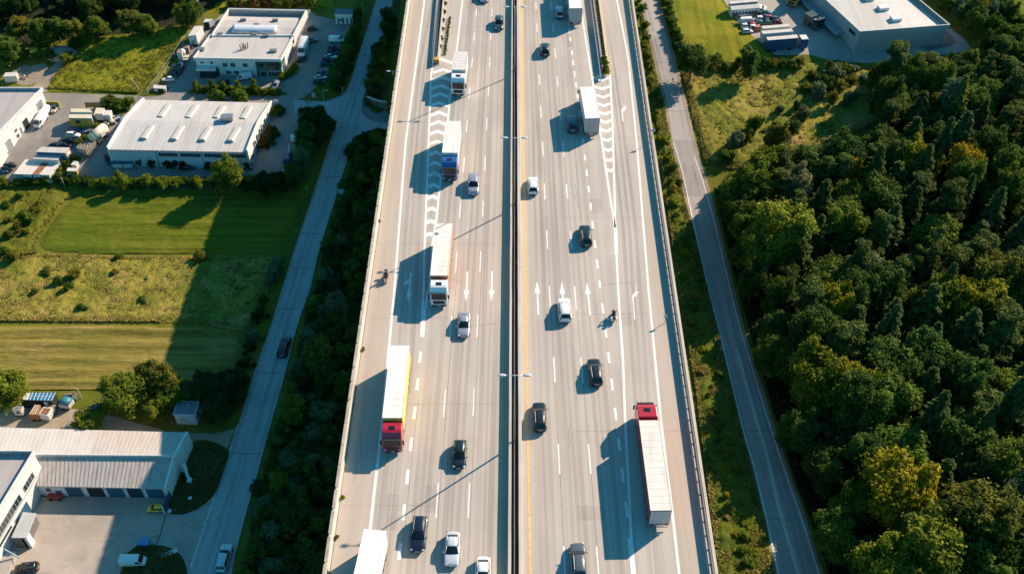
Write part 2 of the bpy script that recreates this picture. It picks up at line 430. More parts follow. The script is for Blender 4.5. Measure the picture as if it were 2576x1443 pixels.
# lane arrows: straight arrow from tail pixel to tip pixel
def arrow(tail, tip, hl=.36, hw=.42, sw=.14):
    a, t = at(*tail), at(*tip); d = (t - a); L = d.length; d.normalize(); s = Vector((d.y, -d.x, 0))
    h = a + d * L * (1 - hl)
    q = [a - s * sw, a + s * sw, h + s * sw, h - s * sw, h - s * hw, h + s * hw, t]
    pw.add([(p.x, p.y, PO + (.002 if i > 3 else 0)) for i, p in enumerate(q)], [(0, 1, 2, 3), (4, 5, 6)])
def quad(px, off=PO + .001): pw.add([(p.x, p.y, off) for p in (at(*q) for q in px)], [(0, 1, 2, 3)])
arrow((1176, 683), (1172, 758)); arrow((1238, 682), (1236, 758))
arrow((1354, 791), (1350.8, 707)); arrow((1418.5, 800), (1413, 706)); arrow((1484.6, 793), (1476, 710))
arrow((1033.5, 686), (1027, 762))
quad([(1020.8, 688), (1022.3, 688), (1018.5, 721), (1017.3, 721)])
quad([(1032, 699), (1032, 709), (1018.8, 717), (1015, 710)], PO + .003)
def bent(tail, bend, tip, ear):
    quad([(tail[0] - 1.6, tail[1]), (tail[0] + 1.6, tail[1]), (bend[0] + 1.6, bend[1]), (bend[0] - 1.6, bend[1])])
    quad([(bend[0] - 1.6, bend[1] + 6), (bend[0] - 1, bend[1]), (tip[0] - .8, tip[1]), (tip[0] + 2.2, tip[1] + 11)], PO + .003)
    quad([(tip[0] - .6, ear[1]), (tip[0] + .6, ear[1]), (tip[0] + 1.2, tip[1] + 2), (tip[0] - .8, tip[1] + 2)], PO + .002)
    quad([(tip[0] - 1, tip[1] + 3), (ear[0], tip[1]), (ear[0], tip[1] + 2.2), (tip[0], tip[1] + 8)], PO + .004)
bent((1566.7, 305), (1564.5, 276), (1570, 269), (1577, 263))
bent((1597, 803), (1591.5, 743), (1600, 733), (1608, 718))
o = pw.build('road_markings', WHITE, fix=False); o['kind'] = 'structure'
o = py_.build('yellow_edge_lines', YELLOW, fix=False); o['kind'] = 'structure'
# slab joints (dark sealed lines)
for f, y0, y1, dx in ((LA, 60, 230, .28), (LB, 60, 230, .25), (LC, 40, 84, .32), (RA, 55, 230, .05), (RB, 55, 230, .05)):
    ribbon(jt, ln(f, y0, y1, 4, dx), .05, .006)
for k, y in enumerate(np.arange(52, 220, 5.2)):
    if k % 3 == 0: ribbon(jt, [Vector((lx(y) + .7, y, 0)), Vector(((-1.6, -9.0, -13.0)[k % 2 + (k % 5 == 0)], y, 0))], .035, .0065)
    if k % 4 == 1: ribbon(jt, [Vector(((1.9, 8.5)[k % 2], y + .8, 0)), Vector((rx(y) - 1.6, y + .8, 0))], .035, .0065)
ribbon(jt, [Vector((lx(y) + .62, y, 0)) for y in ys], .16, .0075)
o = jt.build('pavement_joints', JOINT, fix=False); o['kind'] = 'structure'
# tyre wear: worn, rubbered bands in the wheel tracks of each lane
def wearmat(name, col, amount, stretch, lo, hi):
    m, nt, b = nodes_of(name); b.inputs['Base Color'].default_value = (*col, 1); b.inputs['Roughness'].default_value = .8
    f = noise(nt, 1.0, stretch, lo=lo, hi=hi); k = nt.nodes.new('ShaderNodeMath'); k.operation = 'MULTIPLY'; k.inputs[1].default_value = amount; nt.links.new(f, k.inputs[0])
    t = nt.nodes.new('ShaderNodeBsdfTransparent'); mx = nt.nodes.new('ShaderNodeMixShader')
    nt.links.new(k.outputs[0], mx.inputs[0]); nt.links.new(t.outputs[0], mx.inputs[1]); nt.links.new(b.outputs[0], mx.inputs[2]); nt.links.new(mx.outputs[0], nt.nodes['Material Output'].inputs[0])
    return m
wt = MB()
BR = poly_y([(1424, 10), (1440, 100), (1452, 220), (1476, 420), (1503, 690), (1524, 850), (1545, 1000), (1565, 1190), (1577, 1300)])
RL = poly_y([(1463.7, 40), (1488.8, 193), (1515, 362), (1548, 578), (1554.8, 724), (1566.7, 900), (1580.4, 1201), (1597, 1443)])
GL2 = poly_y([(1079.6, 724), (1107, 468), (1133.6, 218), (1163.7, 0)])
lanes = [(GL2, LA, 50, 240), (LA, LB, 40, 240), (LB, Y_L, 40, 240), (Y_R, RA, 40, 240), (RA, RB, 40, 240), (RB, BR, 40, 240), (RL, E_R, 40, 240), (E_L, GLa, 85, 240), (E_L, LC, 40, 86)]
wr_ = random.Random(5)
for fa, fb, y0, y1 in lanes:
    c0 = lambda y, fa=fa, fb=fb: (fa(y) + fb(y)) / 2
    for dx, w in ((-.88, .62), (.88, .62), (wr_.uniform(-.1, .1), .42)):
        ribbon(wt, ln(lambda y, dx=dx, c0=c0: c0(y) + dx + .12 * math.sin(y * .05 + dx * 9), y0, y1, 4), w * wr_.uniform(.85, 1.2), .0072)
o = wt.build('tyre_wear', wearmat('tyre_wear', (.17, .15, .13), .24, (.5, .012, 1), .34, .74), fix=False); o['kind'] = 'structure'
pt = MB(); ck = MB()
for k in range(9):
    x, y = wr_.uniform(-15, 20), wr_.uniform(58, 190)
    if -2.2 < x < 2.6: continue
    w_, l_ = wr_.uniform(.6, 1.7), wr_.uniform(2.0, 5.2); ribbon(pt, [Vector((x, y, 0)), Vector((x, y + l_, 0))], w_ * 2, .0078)
for k in range(14):
    x, y = wr_.uniform(-20, 22), wr_.uniform(56, 195); L_ = [Vector((x, y, 0))]
    if -2.2 < x < 2.6: continue
    for q in range(wr_.randrange(4, 9)): L_.append(L_[-1] + Vector((wr_.uniform(-.35, .35) if k % 3 else wr_.uniform(.3, .9), wr_.uniform(.5, 1.3) if k % 3 else wr_.uniform(-.2, .2), 0)))
    ribbon(ck, L_, .05, .0083)
o = pt.build('repair_patches', wearmat('repair_patch', (.26, .235, .21), .16, (.4, .2, 1), .2, .7), fix=False); o['kind'] = 'structure'
o = ck.build('sealed_cracks', pm('crack_dark', (.20, .18, .155), .8, var=.4, scale=2), fix=False); o['kind'] = 'structure'
# median: two low walls with a planted gap
ML0, ML1 = yline((1277, 1443), (1287, 0), h=1.0), yline((1286, 1443), (1290, 0), h=1.0)
MR0, MR1 = yline((1304.5, 1443), (1299.5, 0), h=.95), yline((1314.5, 1443), (1307, 0), h=.95)
med = thing('median_barrier', 'twin concrete median walls with a dark soil gap between them, between the two carriageways', 'barrier')
def seg_wall(A, B, z1, name, parent, mat=WALLC, jig=.015):
    rings = []
    rr = random.Random(len(A))
    for p, q in zip(A, B):
        j = rr.uniform(-jig, jig)
        rings.append([(p.x + j, p.y, .002), (q.x + j, q.y, .002), (q.x - .03 + j, q.y, z1), (p.x + .03 + j, p.y, z1)])
    b = MB(); b.loft(rings); return b.build(name, mat, parent, bevel=.03)
def fine(A, step=3.0):
    out = []
    for a, c in zip(A, A[1:]):
        n = int((c - a).length / step) + 1
        out += [a.lerp(c, k / n) for k in range(n)]
    return out + [A[-1]]
seg_wall(fine(ML0), fine(ML1), 1.0, 'wall', med); seg_wall(fine(MR0), fine(MR1), .95, 'wall', med)
b = MB(); n = len(ML1)
b.add([(p.x + .05, p.y, .25) for p in ML1] + [(p.x - .05, p.y, .25) for p in MR0], [(i, i + n, i + n + 1, i + 1) for i in range(n - 1)])
b.build('soil_strip', DARKGAP, med, fix=False)
b = MB(); wallrun(b, [Vector(((p.x + q.x) / 2 - .05, p.y, 0)) for p, q in zip(ML1, MR0)], -.05, .05, .55, .7)
for y in np.arange(50, 230, 2.0):
    xx = float(np.interp(y, [p.y for p in ML1], [(p.x + q.x) / 2 - .05 for p, q in zip(ML1, MR0)])); b.bx(xx - .04, xx + .04, y - .04, y + .04, .25, .6)
b.build('guard_rail', DSTEEL, med)
# left parapet
pa = thing('parapet_wall', 'pale stained concrete parapet along the outer edge of the left carriageway', 'parapet')
L1 = [Vector((p.x + .02, p.y, 0)) for p in fine(LEFT)]
rings = []
for p in L1:
    rings.append([(p.x, p.y, -.5), (p.x + .5, p.y, .003), (p.x + .56, p.y, .003), (p.x + .42, p.y, .98), (p.x + .10, p.y, 1.02), (p.x, p.y, .95)])
b = MB(); b.loft(rings); b.build('wall', WALLC, pa)
b = MB(); y = -60.0
rr = random.Random(3)
while y < 430:
    w = rr.uniform(2.0, 4.2)
    b.bx(lx(y) + .0, lx(y) + .36, y, y + w, 1.0, 1.05 + rr.uniform(0, .05)); y += w + rr.uniform(.1, .5)
b.build('coping_stones', pm('coping', (.44, .39, .33), .85, var=.35, scale=.8), pa)
# right guard rail on kerb
ra = thing('guard_rail', 'grey steel guard rail on a low kerb along the outer edge of the right carriageway', 'guard rail')
RF = fine(RIGHT)
b = MB(); wallrun(b, RF, -1.15, -.80, .002, .28); b.build('kerb', WALLC, ra, bevel=.03)
b = MB(); wallrun(b, RF, -.02, -.40, -.2, .50); b.build('outer_wall', WALLC, ra, bevel=.04)
b = MB(); wallrun(b, RF, -.70, -.62, .52, .80); wallrun(b, RF, -.72, -.60, .86, 1.04); b.build('rail', DSTEEL, ra)
b = MB(); b.bx(-.06, .06, -.07, .07, -.1, 1.0); ps = b.build('post', STEEL, ra); ps.location = (rx(52) - .66, 52, 0)
for y in np.arange(53.9, 240, 1.9):
    c = ps.copy(); COL.objects.link(c); c.parent = ra; c.location = (rx(y) - .66, y, 0)
# ramp dividers
def divider(root, la, lb, z, name, mat, w):
    A = world_line([la, lb], step=3, h=z)
    A = [Vector((p.x, p.y, 0)) for p in A]
    b = MB(); wallrun(b, A, -w / 2, w / 2, .003, z); return b.build(name, mat, root, bevel=.03)
d1 = thing('ramp_divider', 'planted divider of rail and concrete wall between the left ramp and the main lanes', 'barrier')
divider(d1, (1101.5, 150), (1142, -280), .9, 'wall', WALLC, .34)
A = [Vector((p.x, p.y, 0)) for p in world_line([(1088.5, 160), (1125, -280)], step=3, h=.75)]
b = MB(); wallrun(b, A, -.06, .06, .35, .55); wallrun(b, A, -.08, .08, .62, .85)
for p in A[::1]: b.bx(p.x - .06, p.x + .06, p.y - .06, p.y + .06, .003, .8)
b.build('guard_rail', STEEL, d1)
q = [at(1096.5, 160), at(1103, 150), at(1144, -280), at(1129, -280)]
b = MB(); b.add([(p.x, p.y, .02) for p in q], [(0, 1, 2, 3)]); b.build('soil_strip', DARKGAP, d1, fix=False)
d2 = thing('ramp_divider', 'planted divider of rail and concrete wall between the right ramp and the main lanes', 'barrier')
divider(d2, (1530, 178), (1470, -280), .6, 'wall', WALLC, .22)
divider(d2, (1516.5, 172), (1455, -280), .7, 'wall', pm('old_concrete', (.30, .28, .25), .9, var=.35, scale=.8), .3)
A = [Vector((p.x, p.y, 0)) for p in world_line([(1511.5, 196), (1448, -280)], step=3, h=.75)]
b = MB(); wallrun(b, A, -.06, .06, .35, .55); wallrun(b, A, -.08, .08, .62, .85)
for p in A: b.bx(p.x - .06, p.x + .06, p.y - .06, p.y + .06, .003, .8)
b.build('guard_rail', STEEL, d2)
q = [at(1514, 186), at(1531, 178), at(1472, -280), at(1452, -280)]
b = MB(); b.add([(p.x, p.y, .02) for p in q], [(0, 1, 2, 3)]); b.build('soil_strip', DARKGAP, d2, fix=False)
b = MB(); A = world_line([(1523.5, 172), (1463, -280)], step=.85)
for k, p in enumerate(A): b.box((p.x, p.y, .10), (.95, .22, .16), .5 + .25 * math.sin(k * 1.7))
b.build('edging_blocks', pm('straw_blocks', (.34, .30, .17), .9, var=.3), d2)
# crash cushion at the tip of the left divider
c = at(1099, 158); t = thing('crash_cushion', 'yellow crash cushion at the tip of the left ramp divider', 'crash cushion', (c.x, c.y, 0))
b = MB(); b.bx(-.55, .5, -.5, .55, .1, .95); b.build('cushion', pm('safety_yellow', (.62, .38, .03), .6, var=.25), t, bevel=.12)
b = MB(); [b.bx(x - .05, x + .05, -.8, -.7, 0, .9) for x in (-.6, -.2, .4)]; b.bx(-.65, .45, -.85, -.78, .5, .75); b.build('frame', DSTEEL, t)
# median lamp posts
LAMPW = pm('lamp_white', (.52, .53, .54), .4, .1, .12, 3)
def lamp(px, pyb, label):
    x = at(px, pyb).x; y = at(px, pyb).y
    t = thing('lamp_post', label, 'street lamp', (x, y, 0), group='double arm lamp posts in the median')
    b = MB(); b.cyl((0, 0, .2), (0, 0, 14), .13, .075, 10); b.build('pole', STEEL, t, smooth=True)
    b = MB(); b.cyl((-1.35, 0, 14.1), (1.35, 0, 14.1), .05, .05, 8); b.ball((0, 0, 14.05), .12); b.build('arm', LAMPW, t, smooth=True)
    for s in (-1, 1):
        h = MB(); h.ball((s * 1.5, 0, 14.12), (.52, .24, .13), 12, 8); h.build('lamp_head', LAMPW, t, smooth=True)
lamp(1294, 1118, 'double arm lamp post in the median beside the black wagon, nearest of the median lamps')
lamp(1294, 524, 'double arm lamp post in the median, middle one along the barrier')
lamp(1294.5, 188, 'double arm lamp post in the median, farthest one near the top edge')
# small posts along the parapets
def postsign(p, h, label, w=.6):
    t = thing('sign_post', label, 'sign', p)
    b = MB(); b.cyl((0, 0, 0), (0, 0, h), .05, .05, 8); b.build('post', STEEL, t)
    b = MB(); b.bx(-w / 2, w / 2, -.1, -.06, h - .45, h); b.build('panel', LAMPW, t, bevel=.02)
postsign(at(1672, 812), 1.7, 'small sign on a thin post standing on the right shoulder by the guard rail')
p = at(1640, 352, .5); postsign((p.x, p.y, .4), 2.4, 'small sign post on the right guard rail, casting a thin shadow on the ramp', .8)
p = at(989, 190, 1.0); t = thing('lamp_post', 'short twin headed lamp on the left parapet near the upper white truck', 'street lamp', (p.x, p.y, 1.0))
b = MB(); b.cyl((0, 0, 0), (0, 0, .9), .06, .05, 8); b.cyl((-.8, 0, .9), (.8, 0, .9), .04, .04, 6); b.build('pole', STEEL, t)
for s in (-1, 1):
    b = MB(); b.ball((s * .85, 0, .92), (.4, .18, .1)); b.build('lamp_head', LAMPW, t, smooth=True)

p = gr(948, 286); t = thing('abutment_wall', 'brown retaining wall beside the underpass below the left parapet', 'wall')
q = [gr(926, 262), gr(940, 268), gr(958, 273), gr(975, 276)]; b = MB(); wallrun(b, q, -.2, .2, -.5, 1.9, zf=gz); b.build('wall', pm('brown_wall', (.22, .16, .12), .85, var=.35, scale=.8), t); b = MB(); wallrun(b, q, -.27, .27, 1.9, 2.05, zf=gz); b.build('coping', WALLC, t)
# ------------------------------------------------------------------ vehicles
def paint(name, c, metal=.25, rough=.32, coat=.6):
    m, nt, b = nodes_of(name)
    f = noise(nt, 2.5, lo=.3, hi=.7)
    nt.links.new(mixc(nt, tuple(x * .9 for x in c), c, f), b.inputs['Base Color'])
    b.inputs['Metallic'].default_value = metal; b.inputs['Roughness'].default_value = rough
    b.inputs['Coat Weight'].default_value = coat; b.inputs['Coat Roughness'].default_value = .06
    MATS[name] = m
    return m
CARP = paint('car_paint', (.5, .5, .5))
P = {k: paint('paint_' + k, c, mt, .34) for k, c, mt in (
    ('white', (.74, .74, .72), 0), ('silver', (.38, .39, .43), .45), ('pearl', (.62, .64, .66), .2), ('black', (.010, .011, .013), 0), ('navy', (.008, .016, .036), .1),
    ('green', (.012, .024, .024), .2), ('grey', (.10, .125, .14), .3), ('slate', (.05, .075, .095), .3), ('blue', (.02, .06, .18), .2), ('red', (.35, .03, .03), 0),
    ('maroon', (.10, .012, .014), .1), ('brown', (.16, .07, .03), 0), ('yellow', (.95, .52, .02), 0), ('cream', (.55, .50, .38), 0), ('teal', (.03, .13, .13), 0), ('orange', (.55, .16, .03), 0))}
GLASS = pm('car_glass', (.012, .018, .022), .08, var=.1, spec=.45)
TYRE = pm('tyre_rubber', (.018, .018, .018), .85)
RIM = pm('wheel_rim', (.35, .35, .36), .35, .8)
TRIM = pm('black_plastic', (.02, .02, .021), .6)
LAMPC = pm('lamp_clear', (.62, .64, .66), .15, .2, .1)
LAMPR = pm('lamp_red', (.42, .02, .02), .25, 0, .2)
PLATE = pm('number_plate', (.68, .68, .64), .5, var=.25, scale=14)
def wheel(parent, x, y, r=.32, w=.22):
    s = 1 if x > 0 else -1
    b = MB(); b.cyl((x - w / 2, y, r), (x + w / 2, y, r), r, r, 18); o = b.build('wheel', TYRE, parent, bevel=.03)
    b = MB(); b.cyl((x + s * (w / 2 - .02), y, r), (x + s * (w / 2 + .012), y, r), r * .66, r * .6, 14); b.build('rim', RIM, o)
SPEC = {
    # L, half width, hood z, belt z, roof z, y of: windscreen base, roof front, roof rear, rear glass base ; rails
    'sedan': (4.45, .89, .86, .93, 1.43, .85, .12, -1.05, -1.68, False),
    'hatch': (4.15, .88, .88, .96, 1.49, .92, .25, -1.50, -1.93, False),
    'wagon': (4.65, .92, .92, 1.00, 1.53, .95, .25, -1.78, -2.16, True),
    'suv': (4.5, .94, 1.00, 1.10, 1.68, .98, .35, -1.72, -2.08, True),
}
def ring(y, hw, zb, zs, zt, fl=.92):
    pts = [(hw * .90, zb), (hw, zb + .16), (hw * 1.0, (zb + zs) / 2 + .05), (hw * .975, zs), (hw * .86, zt), (hw * .45, zt + .025), (0, zt + .032)]
    return [(x, y, z) for x, z in pts] + [(-x, y, z) for x, z in pts[-2::-1]]
def make_car(kind):
    L, hw, zh, zb, zr, ywb, yrf, yrr, yrb, rails = SPEC[kind]
    h = L / 2
    t = thing('car', 'car', 'car')
    notch = kind == 'sedan'
    rear = [(-h + .02, hw * .80, .32, .62, .66), (-h + .10, hw * .90, .26, .84, zb - .08 if not notch else .90), (-h + .32, hw * .97, .22, .90, zb - .01 if not notch else .97)]
    st = rear + [(yrb, hw, .2, zb - .04, zb), (-.9, hw, .2, zb - .04, zb + .01), (.2, hw, .2, zb - .05, zb), (ywb, hw, .2, zb - .09, zh + .06),
                 (h - .55, hw * .985, .21, zh - .13, zh - .03), (h - .22, hw * .93, .24, zh - .22, zh - .13), (h - .06, hw * .80, .30, .60, .63), (h, hw * .66, .36, .52, .55)]
    b = MB(); b.loft([ring(*s) for s in st])
    b.build('body', CARP, t, smooth=True, sub=1)
    wb, wr = hw * .86, hw * .70
    q = lambda y, w, z: [(-w, y, z), (w, y, z)]
    # glasshouse faces
    def patch(c00, c10, c11, c01, bulge, name):
        c = [Vector(p) for p in (c00, c10, c11, c01)]; n = 5; vs = []
        nrm = (c[1] - c[0]).cross(c[3] - c[0]).normalized()
        for j in range(n):
            for i in range(n):
                u, v = i / (n - 1), j / (n - 1)
                vs.append((c[0] * (1 - u) + c[1] * u) * (1 - v) + (c[3] * (1 - u) + c[2] * u) * v + nrm * bulge * (1 - (2 * u - 1) ** 2))
        b = MB(); b.add(vs, [(j * n + i, j * n + i + 1, (j + 1) * n + i + 1, (j + 1) * n + i) for j in range(n - 1) for i in range(n - 1)])
        return b.build(name, GLASS, t, smooth=True, fix=False)
    z0 = zb - .02
    patch((wb, ywb, z0 + .03), (-wb, ywb, z0 + .03), (-wr, yrf, zr - .03), (wr, yrf, zr - .03), .09, 'windscreen')
    patch((-wb * .96, yrb, z0), (wb * .96, yrb, z0), (wr * .94, yrr, zr - .03), (-wr * .94, yrr, zr - .03), .05, 'rear_window')
    for s in (1, -1):
        a = [(s * wb, yrb, z0), (s * wb, ywb, z0 + .02), (s * wr, yrf, zr - .04), (s * wr * .96, yrr, zr - .04)]
        if s < 0: a = [a[1], a[0], a[3], a[2]]
        patch(*a, .03, 'side_window')
    b = MB(); rr = []
    for y, w, z in ((yrr - .10, wr * .86, zr - .06), (yrr + .05, wr * .97, zr - .01), (yrr * .5 + yrf * .5, wr, zr + .02), (yrf - .08, wr * .98, zr - .005), (yrf + .06, wr * .90, zr - .05)):
        rr.append([(-w, y, z - .05), (-w * .96, y, z), (-w * .5, y, z + .03), (0, y, z + .04), (w * .5, y, z + .03), (w * .96, y, z), (w, y, z - .05)])
    b.loft(rr)
    for s in (1, -1):
        b.cyl((s * wb, ywb, zb - .01), (s * wr, yrf, zr - .03), .045, .04, 6); b.cyl((s * wb * .97, yrb, zb - .03), (s * wr * .95, yrr, zr - .03), .07 if not notch else .055, .06, 6)
        b.cyl((s * wr, yrf, zr - .035), (s * wr * .96, yrr, zr - .035), .045, .045, 6)
        ym = (ywb + yrb) / 2 - .05; b.cyl((s * (wb + .02), ym, zb - .02), (s * (wr + .02), ym + .02, zr - .03), .045, .035, 5)
    b.build('roof', CARP, t, smooth=True)
    for s in (1, -1):
        b = MB(); b.ball((s * hw * .70, h - .20, .64), (.17, .17, .10), 10, 6); b.build('headlight', LAMPC, t, smooth=True)
        b = MB(); b.ball((s * hw * .76, -h + .14, .78 if kind != 'suv' else .92), (.17, .13, .12), 10, 6); b.build('taillight', LAMPR, t, smooth=True)
        b = MB(); b.ball((s * (hw + .12), ywb - .18, zb + .02), (.11, .09, .08), 8, 6); b.cyl((s * hw * .9, ywb - .14, zb - .02), (s * (hw + .05), ywb - .17, zb), .03, .03, 6)
        b.build('wing_mirror', CARP, t, smooth=True)
        for y in (h - .85, -h + .82): wheel(t, s * (hw - .09), y)
        if rails:
            b = MB(); b.cyl((s * wr * .92, yrf - .15, zr + .045), (s * wr * .90, yrr + .12, zr + .03), .025, .025, 6); b.build('roof_rail', STEEL, t)
    b = MB(); b.bx(-.28, .28, -h - .012, -h + .1, .60, .71); b.build('number_plate', PLATE, t)
    b = MB(); b.bx(-.28, .28, h - .04, h + .02, .36, .46); b.build('number_plate', PLATE, t)
    b = MB(); b.bx(-hw * .5, hw * .5, h - .12, h - .015, .33, .58); b.bx(-hw * .62, hw * .62, h - .15, h + .004, .24, .34); b.build('grille', TRIM, t)
    b = MB(); b.bx(-hw * .72, hw * .72, -h + .0, -h + .2, .26, .40); b.build('bumper', TRIM, t)
    return t
def make_van():
    t = thing('van', 'van', 'van'); L = 5.2; h = L / 2; hw = .98
    def rg(y, w, zt, zs=None): 
        pts = [(w * .95, .28), (w, .5), (w, 1.1), (w * .93, zt - .12), (w * .82, zt), (0, zt + .04)]
        return [(x, y, z) for x, z in pts] + [(-x, y, z) for x, z in pts[-2::-1]]
    b = MB(); b.loft([rg(-h, hw * .95, 2.1), rg(-h + .08, hw, 2.18), rg(.9, hw, 2.2), rg(1.35, hw * .98, 2.12)] +
                     [[(x, y, min(z, zz)) for x, _, z in rg(y, w, max(zz, 1.0))] for y, w, zz in ((2.0, hw * .96, 1.12), (2.45, hw * .88, .95), (2.6, hw * .75, .7))])
    b.build('body', CARP, t, smooth=True, bevel=.03)
    b = MB(); b.add([(-.82, 2.02, 1.16), (.82, 2.02, 1.16), (.74, 1.42, 2.04), (-.74, 1.42, 2.04)], [(0, 1, 2, 3)]); b.build('windscreen', GLASS, t)
    for s in (1, -1):
        b = MB(); b.add([(s * .993, .75, 1.2), (s * .985, 1.75, 1.2), (s * .93, 1.4, 1.9), (s * .935, .75, 1.9)], [(0, 1, 2, 3)]); b.build('side_window', GLASS, t)
        b = MB(); b.ball((s * .78, 2.42, .85), (.16, .16, .12)); b.build('headlight', LAMPC, t, smooth=True)
        b = MB(); b.ball((s * .9, -h + .03, 1.05), (.08, .07, .22)); b.build('taillight', LAMPR, t, smooth=True)
        b = MB(); b.bx(s * 1.03 - .06, s * 1.03 + .06, 1.55, 1.68, 1.15, 1.4); b.build('wing_mirror', TRIM, t, bevel=.02)
        for y in (1.65, -1.6): wheel(t, s * (hw - .1), y, .34)
    b = MB(); b.bx(-.7, .7, -h - .012, -h + .05, 1.25, 1.85); b.build('rear_window', GLASS, t)
    b = MB(); b.bx(-.6, .6, 2.5, 2.615, .42, .62); b.build('grille', TRIM, t)
    b = MB(); b.bx(-.9, .9, -h - .04, -h + .1, .3, .45); b.build('bumper', TRIM, t)
    b = MB(); b.bx(-.28, .28, -h - .05, -h + .0, .46, .57); b.build('number_plate', PLATE, t)
    return t
PROTO = {k: make_car(k) for k in SPEC}; PROTO['van'] = make_van()
bpy.context.view_layer.update()
USED = set()
for o in PROTO.values(): register(o)
def place(kind, col, p, yaw, label, cat='car', group=None, name=None, s=1.0):
    src = PROTO[kind]
    o = copy_tree(src, None, P[col])
    o.name = name or {'van': 'van', 'suv': 'suv'}.get(kind, 'car')
    o.location = p; o.rotation_euler = (0, 0, R(yaw)); o.scale = (s, s, s)
    for k in ('group',):
        if k in o: del o[k]
    tag(o, label, cat, group)
    return o
HG = 'cars driving on the viaduct'
def drive(kind, col, px, py, toward, label, yaw=0, s=1.0, cat='car'):
    """near end of the car at photo pixel (px, py) on the deck"""
    p = at(px, py, .25); L = SPEC[kind][0] * s if kind in SPEC else 5.2 * s
    return place(kind, col, (p.x, p.y + L / 2, .012), (180 if toward else 0) + yaw, label, cat, HG, s=s)
drive('suv', 'silver', 1190.5, 492, 1, 'silver estate car driving towards the camera in front of the blue truck')
drive('sedan', 'silver', 1165.5, 850, 1, 'silver saloon with dark windscreen below the white cab truck, driving towards the camera')
drive('hatch', 'green', 1155, 1180, 1, 'dark green hatchback driving towards the camera, right of the red cab truck', -1)
drive('wagon', 'navy', 1051, 1389, 1, 'glossy navy black estate car beside the white saloon near the bottom edge', -2)
drive('sedan', 'pearl', 1136, 1426, 1, 'white silver saloon driving towards the camera at the bottom, right of the navy estate')
drive('sedan', 'white', 1214, 1492, 1, 'white saloon cut by the bottom edge next to the median wall')
drive('hatch', 'slate', 1255, 77, 1, 'dark blue hatchback driving towards the camera near the top of the left carriageway')
drive('hatch', 'silver', 1218, 8, 1, 'silver car cut by the top edge on the left carriageway')
drive('hatch', 'silver', 1409, 48, 0, 'silver hatchback in the shadow of the upper right truck')
drive('hatch', 'black', 1371.5, 143, 0, 'black hatchback driving away alone, upper part of the right carriageway')
drive('suv', 'slate', 1441, 335, 0, 'blue grey car driving away in the shadow of the white box truck')
drive('hatch', 'white', 1341, 491, 0, 'white hatchback driving away beside the median wall on the yellow line')
drive('wagon', 'black', 1475, 622, 0, 'black estate with red tail lamps driving away, just left of the ramp line', 2)
drive('suv', 'white', 1421, 812, 0, 'white suv driving away over the middle lane arrow', 2)
drive('wagon', 'black', 1499, 972, 0, 'black estate driving away, left of the broad dashes and above the red truck', 3)
drive('wagon', 'black', 1358, 1087, 0, 'black estate driving away close to the median wall near the yellow line', 1)
drive('wagon', 'grey', 1457, 1458, 0, 'grey estate with roof rails at the bottom edge of the right carriageway', 1)
